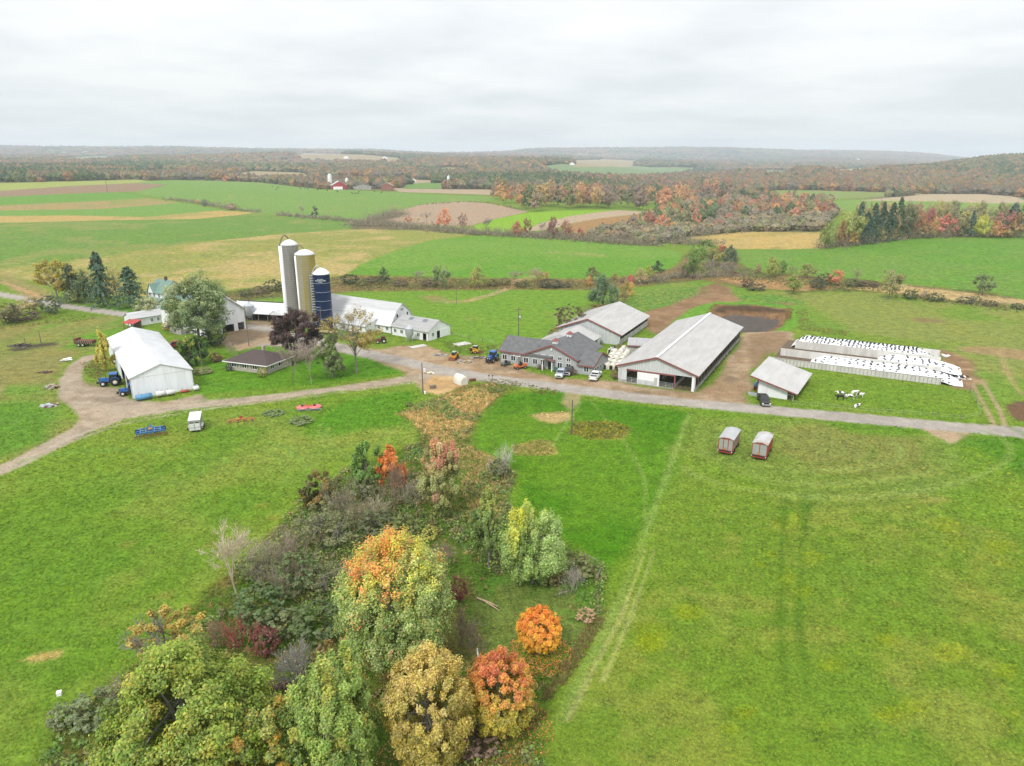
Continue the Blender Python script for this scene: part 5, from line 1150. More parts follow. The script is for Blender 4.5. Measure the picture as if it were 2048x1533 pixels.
def tractor(px_, heading, label, s=1.0, loader=False):
    e = empty('tractor', at_px(*px_), R(heading), label, 'tractor', 'blue tractors'); e.scale = (s, s, s)
    mb = MB(); taper(mb, 0.55, 2.75, 0.42, 0.95, 1.75, 0.0, 0.15, 0.08); taper(mb, 2.72, 2.8, 0.40, 0.9, 1.65, 0, 0, 0.06, 1); mb.build('hood', [C['nhblue'], C['blk']], e)
    mb = MB(); mb.box(-1.0, 2.5, -0.3, 0.3, 0.6, 0.96); mb.box(1.7, 2.1, -0.75, 0.75, 0.5, 0.75); mb.box(-0.25, 0.25, -0.8, 0.8, 0.7, 1.0); mb.build('chassis', C['blk'], e)
    mb = MB(); taper(mb, -0.95, 0.75, 0.78, 1.1, 2.55, 0.1, 0.2, 0.08); cb = mb.build('cab', M['glass'], e)
    mb = MB()
    for x0, x1 in ((-0.95, -0.87), (0.66, 0.76)):
        for y in (-0.8, 0.72): mb.hexa([(x0, y, 1.1), (x1, y, 1.1), (x1, y + 0.08, 1.1), (x0, y + 0.08, 1.1)] + [(x + (0.1 if x0 < 0 else -0.2), y * 0.9 + dy, 2.57) for x, dy in ((x0, 0), (x1, 0), (x1, 0.08), (x0, 0.08))])
    mb.box(-0.95, 0.75, -0.8, 0.8, 1.02, 1.2); mb.build('cab_frame', C['blk'], cb)
    mb = MB(); taper(mb, -1.0, 0.75, 0.85, 2.55, 2.78, 0.08, 0.1, 0.1); mb.build('cab_roof', C['nhblue'], e)
    for y in (-0.9, 0.9):
        wheel(e, -0.45, y, 0.88, 0.5); wheel(e, 1.95, y * 0.95, 0.62, 0.38)
        mb = MB(); P = [(-0.45 + 1.0 * math.cos(t), y, 0.9 + 1.0 * math.sin(t)) for t in np.linspace(R(25), R(150), 7)]
        for a, c in zip(P[:-1], P[1:]): mb.hexa([(a[0], y - 0.28, a[2]), (c[0], y - 0.28, c[2]), (c[0], y + 0.28, c[2]), (a[0], y + 0.28, a[2]), (a[0], y - 0.28, a[2] + 0.05), (c[0], y - 0.28, c[2] + 0.05), (c[0], y + 0.28, c[2] + 0.05), (a[0], y + 0.28, a[2] + 0.05)])
        mb.build('mudguard', C['nhblue'], e)
        mb = MB(); mb.cbox((2.82, y * 0.28, 1.35), (0.05, 0.22, 0.14)); mb.build('headlight', M['lettering'], e)
    mb = MB(); mb.tube([(1.3, 0.45, 1.6), (1.3, 0.45, 2.6)], 0.05, 6); mb.build('exhaust', C['blk'], e)
    mb = MB(); mb.box(2.8, 3.3, -0.4, 0.4, 0.6, 1.0); mb.build('front_weight', C['blk'], e)
    return e
tractor((229, 770), 196, 'blue tractor parked in the yard by the open side of the white machine shed', 1.08)
tractor((266, 789), 200, 'blue tractor mostly inside, nosing out past the white machine shed corner', 0.95)
tractor((986, 722), 248, 'blue tractor with cab facing the road at the end of the grey office', 1.0)
def pickup(px_, heading, label, paint, kind='truck', group='pickups by the farm buildings', s=1.0, bed=None):
    e = empty('pickup_truck', at_px(*px_), R(heading), label, 'pickup truck', group); e.scale = (s, s, s)
    mb = MB(); L = 2.85
    mb.hexa([(-L, -0.97, 0.5), (L - 0.1, -0.97, 0.5), (L - 0.1, 0.97, 0.5), (-L, 0.97, 0.5), (-L, -0.97, 1.02), (L, -0.95, 0.98), (L, 0.95, 0.98), (-L, 0.97, 1.02)])
    taper(mb, 1.15, L - 0.02, 0.92, 0.98, 1.18, 0.0, 0.12, 0.08)
    for y in (-0.97, 0.87): mb.box(-L, -0.75, y, y + 0.1, 1.02, 1.3)
    mb.box(-L, -L + 0.1, -0.87, 0.87, 1.02, 1.3); mb.box(-0.8, -0.7, -0.87, 0.87, 1.02, 1.3)
    bo = mb.build('body', paint, e)
    mb = MB(); mb.box(-L + 0.1, -0.8, -0.87, 0.87, 1.021, 1.08 if bed is None else 1.26); mb.build('truck_bed', bed or C['blk'], e)
    mb = MB(); taper(mb, -0.75, 1.25, 0.9, 1.0, 1.72, 0.12, 0.62, 0.12); ca = mb.build('windows', M['glass'], e)
    mb = MB(); taper(mb, -0.66, 0.66, 0.79, 1.70, 1.82, 0.06, 0.1, 0.06); mb.build('cab_roof', paint, e)
    mb = MB()
    for y in (-1, 1):
        for x0, xt in ((-0.74, -0.63), (0.22, 0.15), (1.2, 0.62)): mb.tube([(x0, y * 0.905, 1.02), (xt, y * 0.80, 1.74)], 0.045, 5)
    mb.build('window_pillar', paint, ca)
    for x in (-1.75, 1.8):
        for y in (-0.86, 0.86): wheel(e, x, y, 0.40, 0.26, C['alu'])
    mb = MB(); mb.box(L - 0.12, L + 0.06, -0.92, 0.92, 0.42, 0.66); mb.build('bumper', C['alu'], e); mb = MB(); mb.box(-L - 0.08, -L + 0.02, -0.9, 0.9, 0.45, 0.62); mb.build('bumper', C['alu'], e)
    mb = MB(); mb.box(L - 0.02, L + 0.02, -0.5, 0.5, 0.7, 0.94); mb.build('grille', C['blk'], e)
    for y in (-0.75, 0.75):
        mb = MB(); mb.box(L - 0.04, L + 0.03, y - 0.15, y + 0.15, 0.74, 0.94); mb.build('headlight', M['lettering'], e); mb = MB(); mb.box(-L - 0.02, -L + 0.03, y - 0.1 + 0.1 * np.sign(y), y + 0.1 + 0.1 * np.sign(y), 0.8, 1.15); mb.build('tail_light', C['redp'], e)
        mb = MB(); mb.cbox((0.95, y * 1.42, 1.2), (0.12, 0.2, 0.18)); mb.build('mirror', C['blk'], e)
    return e
pickup((1122, 752), 254, 'silver pickup facing the road in front of the office porch', C['silver'])
pickup((1138, 747), 252, 'dark pickup half hidden behind the silver pickup', C['blk'])
pickup((1191, 757), 70, 'white pickup parked tail to the road near the office corner', C['white'])
pickup((1527, 806), 262, 'black pickup with its door open on the grass at the lean-to shed', C['blk'], s=1.0)
P1 = pickup((352, 694), 205, 'red pickup half hidden behind the white machine shed', C['redp'])
# flatbed and old car in the yard behind the purple tree
P0 = at_px(655, 668); e = empty('hay_trailer', P0, R(-25), 'flat wooden trailer parked under the blue silo', 'trailer')
mb = MB(); mb.box(-3.2, 3.2, -1.1, 1.1, 0.7, 0.85); mb.build('deck', C['hay'], e)
for x in (-2.0, 2.0):
    for y in (-0.95, 0.95): wheel(e, x, y, 0.35, 0.25)
mb = MB(); mb.tube([(3.2, 0, 0.6), (4.6, 0, 0.5)], 0.06, 5); mb.build('drawbar', C['rust'], e)
# forage wagons
def wagon(px_, heading, label, sidem, panels, patch):
    e = empty('forage_wagon', at_px(*px_), R(heading), label, 'wagon', 'forage wagons on the meadow'); e.scale = (0.93, 0.93, 0.93); W2, L2, z0, z1 = 1.33, 3.1, 1.05, 3.25
    mb = MB(); mb.box(-W2, W2, -L2 + 0.03, -L2 + 0.08, z0, z1)
    o_ = mb.build('tailgate', C['alu'], e)
    mb = MB(); us = np.linspace(-W2, W2, panels + 1)
    for u in us: mb.box(u - 0.06, u + 0.06, -L2 - 0.05, -L2 + 0.06, z0 - 0.1, z1 + 0.06)
    mb.box(-W2, W2, -L2 - 0.045, -L2 + 0.05, z1 - 0.02, z1 + 0.12); mb.add([(-W2 - 0.1, -L2 - 0.05, z1 + 0.08), (W2 + 0.1, -L2 - 0.05, z1 + 0.08), (0, -L2 - 0.05, z1 + 0.34)], [(0, 1, 2)]); mb.build('gate_frame', C['redp'], e)
    for x in (-W2, W2 - 0.07):
        mb = MB(); mb.box(x, x + 0.07, -L2 + 0.1, L2, z0, z1); sw = mb.build('side_wall', sidem, e)
        mb = MB()
        for y in np.linspace(-L2 + 0.15, L2 - 0.1, 7): mb.box(x - 0.04 if x < 0 else x + 0.07, x if x < 0 else x + 0.11, y - 0.05, y + 0.05, z0 - 0.1, z1)
        mb.build('side_stake', C['redp'], sw)
    mb = MB(); mb.box(-W2, W2, L2 - 0.08, L2, z0, z1); mb.build('front_wall', C['redp'], e)
    mb = MB(); mb.box(-W2, W2, -L2, L2, z0 - 0.12, z0 - 0.005); mb.box(-0.5, -0.35, -L2, L2 + 0.3, 0.62, z0 - 0.12); mb.box(0.35, 0.5, -L2, L2 + 0.3, 0.62, z0 - 0.12); mb.box(-W2, W2, -L2 - 0.35, -L2 - 0.1, 0.62, 0.80, 0); mb.build('frame', C['redp'], e)
    mb = MB(); mb.box(-W2 + 0.05, W2 - 0.05, -L2 - 0.3, -L2 - 0.06, 0.82, 1.0); mb.build('beater_bar', C['blk'], e)
    mb = MB(); w_ = W2 + 0.12
    for (x0, za, x1, zb) in ((-w_, z1, -0.5, z1 + 0.3), (-0.5, z1 + 0.3, 0.5, z1 + 0.3), (0.5, z1 + 0.3, w_, z1)):
        q = [(x0, -L2 - 0.12, za), (x1, -L2 - 0.12, zb), (x1, L2 + 0.1, zb), (x0, L2 + 0.1, za)]; mb.hexa(q + [(a, b_, c + 0.05) for a, b_, c in q])
    mb.build('roof', patch, e)
    for x in (-1.0, 1.0):
        for y in (-2.0, -0.9, 2.3): wheel(e, x * 1.02, y, 0.42, 0.3, C['tan'])
    mb = MB(); mb.tube([(0, L2, 0.6), (0, L2 + 1.5, 0.45)], 0.06, 5); mb.build('drawbar', C['redp'], e)
    mb = MB(); mb.add([(-0.1 - 0.28, -L2 - 0.07, 1.15), (-0.1 + 0.28, -L2 - 0.07, 1.15), (-0.1, -L2 - 0.07, 1.62)], [(0, 1, 2)]); mb.add([(-0.1 - 0.15, -L2 - 0.09, 1.2), (-0.1 + 0.15, -L2 - 0.09, 1.2), (-0.1, -L2 - 0.09, 1.45)], [(0, 1, 2)], 1)
    mb.build('slow_vehicle_triangle', [C['orange'], C['yellow']], e)
    for x in (-1.25, 1.25):
        mb = MB(); mb.cbox((x, -L2 - 0.36, 0.92), (0.14, 0.05, 0.12)); mb.build('lamp', M['lettering'], e)
    return e
RW = simple('wagon_roof', (0.36, 0.36, 0.37), 0.5, noise=0.15, scale=0.5); RW2 = simple('rust_patched_roof', (0.44, 0.45, 0.47), 0.5, scale=0.42, var=(0.26, 0.19, 0.11))
wagon((1457, 899), -29, 'forage wagon with grey sides and three-panel tailgate on the meadow', C['alu'], 3, RW)
wagon((1523, 909), -29, 'forage wagon with red sides, two-panel tailgate and rust patch on its roof', C['redp'], 2, RW2)
# livestock trailer
e = empty('livestock_trailer', at_px(393, 856), R(19), 'pale aluminium livestock trailer with twin rear doors on the grass', 'trailer')
mb = MB(); mb.box(-1.05, 1.05, -2.6, 2.6, 0.42, 2.45); mb.build('body', C['alu'], e)
mb = MB(); mb.box(-1.1, 1.1, -2.65, 2.65, 2.45, 2.55); mb.build('roof', C['tankw'], e)
for x in (-0.5, 0.5):
    mb = MB(); mb.box(x - 0.44, x + 0.44, -2.68, -2.6, 0.5, 1.85); d_ = mb.build('door', C['tankw'], e); mb = MB(); mb.box(x - 0.36, x + 0.36, -2.69, -2.61, 2.0, 2.12); mb.build('vent_slot', C['blk'], e)
    mb = MB(); mb.box(x - 0.44, x + 0.44, -2.72, -2.68, 1.05, 1.13); mb.build('door_bar', C['alu'], d_)
for x in (-1.2, 1.2):
    for y in (-0.9, 0.1): wheel(e, x, y, 0.36, 0.22)
    mb = MB(); mb.box(x - 0.16, x + 0.16, -1.4, 0.6, 0.72, 0.82); mb.build('fender', C['tankw'], e)
    for z in (1.5, 1.9):
        mb = MB(); mb.box(np.sign(x) * 1.05 - 0.01, np.sign(x) * 1.05 + 0.01, -2.3, 2.3, z, z + 0.15); mb.build('side_slot', C['blk'], e)
mb = MB(); mb.tube([(-0.6, 2.6, 0.5), (0, 4.0, 0.5), (0.6, 2.6, 0.5)], 0.06, 5); mb.build('drawbar', C['alu'], e)
# blue cultivator: bars, cross beams, tines, leveller
e = empty('cultivator', at_px(302, 866), R(27), 'blue field cultivator with wide tool frame and orange disc on the grass', 'cultivator')
for y, wd in ((-1.9, 2.5), (-0.8, 2.6), (0.4, 2.3)):
    mb = MB(); mb.box(-wd, wd, y - 0.09, y + 0.09, 0.75, 0.95); mb.build('tool_bar', C['nhblue'], e)
for x in (-1.7, -0.75, 0.75, 1.7):
    mb = MB(); mb.box(x - 0.08, x + 0.08, -2.6, 0.5, 0.96, 1.12); mb.build('beam', C['nhblue'], e)
for x in np.linspace(-2.4, 2.4, 9):
    for y in (-1.9, -0.8, 0.4):
        mb = MB(); mb.tube([(x, y, 0.8), (x, y - 0.25, 0.45), (x, y, 0.05)], 0.045, 4); mb.build('tine', C['nhblue'], e)
mb = MB()
for x in np.linspace(-2.8, 2.8, 15): mb.tube([(x, -2.75, 0.7), (x + 0.1, -3.1, 0.05)], 0.03, 4)
mb.box(-2.9, 2.9, -2.8, -2.68, 0.55, 0.68); mb.build('harrow', C['rust'], e)
mb = MB(); mb.tube([(-0.7, 0.4, 1.0), (0, 2.6, 0.7), (0.7, 0.4, 1.0)], 0.09, 5); mb.tube([(0, 0.5, 1.0), (0, 1.6, 1.7), (0, 2.6, 0.7)], 0.08, 5); mb.build('hitch', C['nhblue'], e)
mb = MB(); mb.lathe([(0, 0), (0.36, 0), (0.36, 0.05), (0, 0.05)], (0, -0.6, 1.12), 12); mb.build('disc', C['orange'], e)
for x in (-2.3, 2.3): wheel(e, x, 0.9, 0.42, 0.22, C['nhblue'])
# orange tedder, folded out
e = empty('hay_tedder', at_px(483, 844), R(18), 'orange hay tedder with four rotors on the grass', 'hay tedder')
mb = MB(); mb.box(-2.2, 2.2, -0.07, 0.07, 0.62, 0.76); mb.tube([(0, 0, 0.7), (0, 1.5, 0.6)], 0.06, 5); mb.build('beam', C['orange'], e)
for x in (-2.1, -0.7, 0.7, 2.1):
    mb = MB(); mb.lathe([(0, 0.5), (0.16, 0.5), (0.16, 0.72), (0, 0.74)], (x, -0.05, 0), 8)
    for k in range(6): a = k * math.pi / 3 + x; mb.tube([(x, -0.05, 0.56), (x + 0.6 * math.cos(a), -0.05 + 0.6 * math.sin(a), 0.45), (x + 0.68 * math.cos(a), -0.05 + 0.68 * math.sin(a), 0.15)], 0.035, 4)
    mb.build('rotor', C['orange'], e); wheel(e, x, 0.0, 0.22, 0.14)
mb = MB(); mb.box(-0.25, 0.25, 0.3, 0.5, 0.7, 1.15); mb.build('headstock', C['redp'], e)
# pink-red rotary mower
e = empty('rotary_mower', at_px(618, 818), R(10), 'faded red twin-deck rotary mower on the grass', 'mower')
for x in (-1.25, 1.25):
    mb = MB(); mb.lathe([(1.35, 0.35), (1.4, 0.5), (1.3, 0.62), (0.3, 0.72), (0, 0.72)], (x, 0, 0), 10, smooth=False); d_ = mb.build('deck', C['pink'], e)
    mb = MB(); mb.box(x - 0.3, x + 0.2, -0.2, 0.25, 0.7, 0.98); mb.build('gearbox', C['blk'], d_)
    wheel(e, x * 1.5, -1.2, 0.3, 0.2)
mb = MB(); mb.box(-1.0, 1.2, -0.1, 0.12, 0.74, 0.86); mb.tube([(-1.2, 0.3, 0.8), (-1.0, 1.7, 0.9)], 0.08, 5); mb.build('hitch', C['orange'], e)
mb = MB()
for x in np.linspace(-2.2, 2.6, 22): mb.box(x - 0.03, x + 0.03, -1.45, -1.4, 0.05, 0.5)
mb.box(-2.3, 2.7, -1.45, -1.38, 0.46, 0.54); mb.build('chain_guard', M['galv'], e)
# manure spreader
e = empty('manure_spreader', at_px(174, 692), R(176), 'rusty manure spreader with tandem wheels beside the yellow tree', 'spreader')
mb = MB(); mb.hexa([(-2.4, -0.8, 0.8), (2.2, -0.8, 0.8), (2.2, 0.8, 0.8), (-2.4, 0.8, 0.8), (-2.4, -1.1, 1.75), (2.2, -1.1, 1.75), (2.2, 1.1, 1.75), (-2.4, 1.1, 1.75)]); bx_ = mb.build('box', C['rust'], e)
mb = MB()
for x in np.linspace(-2.2, 2.1, 8):
    for y in (-1, 1): mb.hexa([(x - 0.08, y * 0.86 - 0.04, 0.8), (x + 0.08, y * 0.86 - 0.04, 0.8), (x + 0.08, y * 0.86 + 0.04, 0.8), (x - 0.08, y * 0.86 + 0.04, 0.8), (x - 0.08, y * 1.16 - 0.04, 1.75), (x + 0.08, y * 1.16 - 0.04, 1.75), (x + 0.08, y * 1.16 + 0.04, 1.75), (x - 0.08, y * 1.16 + 0.04, 1.75)])
mb.build('side_rib', C['alu'], bx_)
mb = MB(); mb.box(2.2, 2.9, -1.15, 1.15, 0.8, 2.3); mb.build('beater', C['rust'], e)
for x in (0.4, 1.6):
    for y in (-1.1, 1.1): wheel(e, x, y, 0.52, 0.35)
# skid steers
def skid(px_, heading, label, body):
    e = empty('skid_loader', at_px(*px_), R(heading), label, 'skid loader', 'yellow skid loaders in the yard')
    mb = MB(); mb.box(-1.2, 0.9, -0.55, 0.55, 0.35, 1.15); mb.build('body', body, e); mb = MB(); mb.box(-1.3, -0.5, -0.6, 0.6, 0.6, 1.5); mb.build('engine_cover', C['blk'], e)
    mb = MB(); taper(mb, -0.5, 0.8, 0.5, 1.15, 2.0, 0.05, 0.1, 0.03); cb = mb.build('cab', C['blk'], e); mb = MB(); mb.box(-0.5, 0.75, -0.52, 0.52, 2.0, 2.08); mb.build('cab_roof', C['alu'], cb)
    for y in (-0.68, 0.68):
        mb = MB(); mb.tube([(-1.2, y, 1.6), (0.6, y, 1.35), (1.4, y, 0.5)], 0.09, 5); mb.build('lift_arm', body, e)
        for x in (-0.75, 0.45): wheel(e, x, y * 1.15, 0.40, 0.3, body)
    mb = MB(); mb.hexa([(1.35, -0.9, 0.1), (2.0, -0.9, 0.05), (2.0, 0.9, 0.05), (1.35, 0.9, 0.1), (1.35, -0.9, 0.75), (1.45, -0.9, 0.75), (1.45, 0.9, 0.75), (1.35, 0.9, 0.75)]); mb.build('bucket', C['rust'], e)
skid((909, 718), 250, 'amber skid loader with dark cab, close to the road', C['orange'] if False else paintm('amber_paint', (0.60, 0.27, 0.02)))
skid((950, 706), -20, 'black and bright yellow skid loader on the grass edge', C['yellow'])
# small utility vehicles
def buggy(px_, heading, label, body, name, cat, s=1.0):
    e = empty(name, at_px(*px_), R(heading), label, cat); e.scale = (s, s, s)
    mb = MB(); mb.box(-1.4, 1.3, -0.6, 0.6, 0.45, 0.75); taper(mb, 0.55, 1.35, 0.55, 0.75, 1.05, 0.0, 0.25, 0.06); mb.build('body', body, e)
    mb = MB(); mb.box(-1.4, -0.3, -0.6, 0.6, 0.75, 1.0); mb.build('cargo_box', body if cat != 'quad bike' else C['grey'], e)
    mb = MB(); mb.box(-0.25, 0.25, -0.5, 0.5, 0.75, 0.95); mb.box(-0.3, -0.2, -0.5, 0.5, 0.95, 1.4); mb.build('seat', C['blk'], e)
    if cat != 'quad bike':
        mb = MB()
        for x in (-0.35, 0.5):
            for y in (-0.55, 0.55): mb.tube([(x + (0.2 if x > 0 else 0), y, 0.8), (x, y, 1.85)], 0.035, 5)
        mb.box(-0.42, 0.55, -0.6, 0.6, 1.83, 1.9); mb.build('roll_cage', C['grey'], e)
    for x in (-0.9, 0.9):
        for y in (-0.6, 0.6): wheel(e, x, y, 0.32, 0.26, C['alu'])
buggy((1011, 731), 230, 'small grey quad bike at the end of the grey office wall', C['grey'], 'quad_bike', 'quad bike', 0.95)
buggy((1040, 737), 205, 'orange utility buggy with roll cage in front of the office', C['orange'], 'utility_buggy', 'buggy', 1.2)
tr = tractor((766, 686), 190, 'old red tractor with loader half hidden behind the open yellow tree', 0.75)
tr['group'] = 'old tractors by the dairy barn'
for ch in tr.children:
    if ch.data and ch.data.materials and ch.data.materials[0] == C['nhblue']: ch.data.materials[0] = C['rust']
# tanks along the white shed
def tank(px_, heading, r, L, mat, label, cat='tank', z=0.45, name='fuel_tank'):
    e = empty(name, at_px(*px_), R(heading), label, cat)
    mb = MB(); mb.lathe([(0, -L / 2 - 0.18), (r * 0.7, -L / 2 - 0.12), (r, -L / 2), (r, L / 2), (r * 0.7, L / 2 + 0.12), (0, L / 2 + 0.18)], (0, 0, r + z * 0.5), 20, axis='x'); mb.build('shell', mat, e)
    for x in (-L * 0.32, L * 0.32):
        mb = MB(); mb.box(x - 0.09, x + 0.09, -r * 0.9, r * 0.9, 0, r * 0.5 + z * 0.5); mb.build('saddle', C['rust'], e)
    mb = MB(); mb.lathe([(0.18, 0), (0.18, 0.2), (0, 0.22)], (L * 0.2, 0, 2 * r + z * 0.45), 10); mb.tube([(-L * 0.3, 0, 2 * r), (-L * 0.3, 0, 2 * r + 0.6)], 0.05, 5); mb.build('fitting', M['galv'], e)
tank((289, 800), 34, 0.62, 3.1, C['tankblue'], 'faded blue cylindrical tank lying along the front of the white shed', z=0.3)
tank((322, 794), 34, 0.62, 1.6, C['tankw'], 'white tank on skids next to the blue tank')
tank((342, 791), 34, 0.58, 1.5, C['tankw'], 'white tank on skids with tall pipe, between the white tank and the red one')
tank((370, 785), 34, 0.33, 1.6, simple('faded_red_tank', (0.36, 0.09, 0.075), 0.6), 'small faded red tank at the right end of the shed front', z=0.1)
tank((393, 781), 34, 0.55, 1.0, C['tankw'], 'stubby white plastic tank past the shed corner', z=0.1)
tank((1512, 779), 60, 0.5, 1.3, C['tankblue'], 'small pale blue tank beside the lean-to shed', z=1.6)
# cream hutch by the sawdust and calf hutches
def hutch(P, heading, s, label, group=None, name='calf_hutch'):
    e = empty(name, P, R(heading), label, 'calf hutch', group); e.scale = (s, s, s)
    if hutch.m is None:
        mb = MB(); prof = [(-0.75, 0), (-0.68, 0.7), (-0.42, 1.2), (0.0, 1.38), (0.42, 1.2), (0.68, 0.7), (0.75, 0)]
        V = []; 
        for y, k in ((-1.05, 0.86), (-0.95, 0.97), (0.0, 1.0), (0.95, 0.97), (1.1, 0.80)):
            V += [(x * k, y, z * k) for x, z in prof]
        n = 7; Fs = [(i * n + j, i * n + j + 1, (i + 1) * n + j + 1, (i + 1) * n + j) for i in range(4) for j in range(n - 1)]
        mb.add(V, Fs, 0, True); mb.add(V[-7:], [tuple(range(7))]); mb.add(V[:7], [(0, 1, 2, 3, 4, 5, 6)[::-1]])
        hutch.m = mb.mesh('hutch_shell', C['tan'])
        mb = MB(); mb.add([(-0.36, -1.07, 0.02), (0.36, -1.07, 0.02), (0.36, -1.06, 0.75), (0.2, -1.06, 0.95), (-0.2, -1.06, 0.95), (-0.36, -1.06, 0.75)], [(0, 1, 2, 3, 4, 5)]); hutch.d = mb.mesh('hutch_opening', C['blk'])
    link('shell', hutch.m, None, e); link('opening', hutch.d, None, e); return e
hutch.m = None
e = hutch(at_px(921, 766), 215, 1.6, 'large cream plastic dome standing on the sawdust patch', name='plastic_dome')
HX = [(1213, 736), (1224, 737), (1235, 738), (1248, 737), (1216, 729), (1227, 730), (1240, 731), (1219, 722), (1231, 722), (1244, 723), (1224, 715), (1236, 715), (1249, 716), (1228, 708), (1241, 708), (1254, 710), (1222, 705), (1258, 704), (1246, 702)]
for i, (x, y) in enumerate(HX):
    hutch(at_px(x, y), -27 + (i * 37 % 13) - 6, 1.12, 'cream plastic calf hutch in the crowd between the office and the big barn' if i > 1 else ['cream calf hutch nearest the grey office wall, front row, door to the road', 'cream calf hutch second in the front row, away from the office wall'][i], 'calf hutches between office and barn')
# cattle
def cow_mesh():
    me = bpy.data.meshes.new('cow_body'); V = []; E = []; RD = []
    def ch(pts, start=None):
        last = start
        for (p, r) in pts:
            V.append(p); RD.append(r); i = len(V) - 1
            if last is not None: E.append((last, i))
            last = i
        return last
    ch([((0.0, 0, 1.0), 0.36)]); a = ch([((0.45, 0, 1.03), 0.34), ((0.72, 0, 1.06), 0.26)], 0); nk = ch([((0.98, 0, 1.12), 0.17), ((1.22, 0, 1.15), 0.15), ((1.5, 0, 0.98), 0.085)], a)
    bkt = ch([((-0.45, 0, 1.03), 0.34), ((-0.75, 0, 1.08), 0.25)], 0); ch([((-0.88, 0, 0.95), 0.05), ((-0.92, 0, 0.5), 0.035)], bkt)
    for y in (-0.2, 0.2):
        ch([((0.68, y, 0.75), 0.13), ((0.68, y * 1.05, 0.42), 0.075), ((0.70, y * 1.05, 0.05), 0.065)], a)
        ch([((-0.62, y * 1.1, 0.78), 0.17), ((-0.86, y * 1.1, 0.45), 0.08), ((-0.76, y * 1.1, 0.05), 0.065)], bkt)
        ch([((1.2, y * 1.25, 1.2), 0.035)], nk - 1)
    me.from_pydata(V, E, []); o = bpy.data.objects.new('cow', me); COL.objects.link(o)
    md = o.modifiers.new('s', 'SKIN'); 
    for v, r in zip(me.skin_vertices[0].data, RD): v.radius = (r, r)
    me.skin_vertices[0].data[0].use_root = True
    sb = o.modifiers.new('d', 'SUBSURF'); sb.levels = 1; sb.render_levels = 1
    dg = bpy.context.evaluated_depsgraph_get(); m2 = bpy.data.meshes.new_from_object(o.evaluated_get(dg)); bpy.data.objects.remove(o)
    m2.name = 'cow_body'; m2.polygons.foreach_set('use_smooth', [True] * len(m2.polygons)); return m2
COWM = cow_mesh()
MCOW = bpy.data.materials.new('black_white_hide'); MCOW.use_nodes = True; t = MCOW.node_tree; bs = t.nodes['Principled BSDF']; bs.inputs['Roughness'].default_value = 0.8
tcn = N(t, 'ShaderNodeTexCoord'); oi = N(t, 'ShaderNodeObjectInfo'); va = N(t, 'ShaderNodeVectorMath', operation='ADD'); LK(t, tcn.outputs['Object'], va.inputs[0]); LK(t, oi.outputs['Location'], va.inputs[1])
nn = N(t, 'ShaderNodeTexNoise'); nn.inputs['Scale'].default_value = 1.7; nn.inputs['Detail'].default_value = 1; LK(t, va.outputs[0], nn.inputs['Vector'])
sepc = N(t, 'ShaderNodeSeparateColor'); LK(t, oi.outputs['Color'], sepc.inputs[0])
st = mth(t, 'GREATER_THAN', nn.outputs[0], sepc.outputs[0]); LK(t, mixc(t, st, (0.012, 0.011, 0.011), (0.68, 0.66, 0.63)), bs.inputs['Base Color'])
COWM.materials.clear(); COWM.materials.append(MCOW)
def cow(P, hd, s, w_, label, group, name='cow', lie=False):
    o = link(name, COWM); o.location = (P[0], P[1], P[2] - (0.55 * s if lie else 0)); o.rotation_euler = (0, 0, R(hd)); o.scale = (s, s, s); o.color = (w_, 0, 0, 1); tag(o, label, 'cow', group)
for (x, y, hd, w_, lab, lie) in ((1680, 800, 185, 1.0, 'all black cow standing in the paddock beside a bare patch', False), (1682, 793, 150, 0.5, 'black and white cow standing just behind the black cow', False), (1699, 799, 170, 0.46, 'black and white cow with head down, middle of the paddock group', False),
     (1708, 791, 20, 0.3, 'mostly white cow at the back of the paddock group', False), (1718, 796, 10, 0.5, 'black and white cow facing away at the right end of the paddock group', False), (1713, 814, 30, 0.42, 'black and white cow lying alone nearest the road fence', True)):
    cow(gp(x, y), hd, 0.92, w_, lab, 'cattle in the paddock', lie=lie)
_r7 = random.Random(7)
for (x, y) in [(545, 374), (556, 376), (553, 380), (595, 371), (601, 378), (614, 375), (616, 379), (627, 374), (633, 376), (636, 378), (635, 381), (641, 376), (642, 380), (653, 378), (654, 382), (674, 382), (676, 385), (706, 379), (708, 380), (706, 388), (711, 388), (716, 388), (718, 385), (721, 380), (749, 384), (763, 386), (703, 386), (610, 378)]:
    cow(gp(x, y), _r7.uniform(0, 360), 1.25, 1.0, 'black cow grazing on the far green hill below the red barn', 'black cattle on the far hill')
# poles
def pole(x, base, top, label, arm=True, lamp=False, trans=False, r=0.14, name='utility_pole', cat='utility pole', mat=None, light=None):
    P = gp(x, base); h = z_at_row(P, top) - P[2]; e = empty(name, P, 0.4, label, cat)
    mb = MB(); mb.tube([(0, 0, -0.2), (0, 0, h)], [r, r * 0.7], 7); mb.build('post', mat or M['pole'], e)
    if arm: mb = MB(); mb.box(-1.0, 1.0, -0.06, 0.06, h - 0.7, h - 0.55); mb.build('crossarm', M['pole'], e)
    if trans: mb = MB(); mb.lathe([(0, 0), (0.26, 0), (0.26, 0.9), (0, 0.95)], (0.3, -0.3, h * 0.62), 12); mb.build('transformer', M['galv'], e)
    if lamp: mb = MB(); mb.tube([(0, 0, h - 0.3), (-0.8, -0.3, h - 0.1)], 0.05, 5); mb.cbox((-0.95, -0.35, h - 0.15), (0.35, 0.3, 0.18)); mb.build('lamp_arm', M['galv'], e)
    return e
pole(1037, 675, 615, 'tall utility pole with transformer standing behind the grey office', trans=True)
pole(1143, 869, 800, 'lone wooden pole with small dark box on the mown lawn', arm=False).children[0]
pole(846, 788, 725, 'slim dark pole beside the sawdust patch', arm=False)
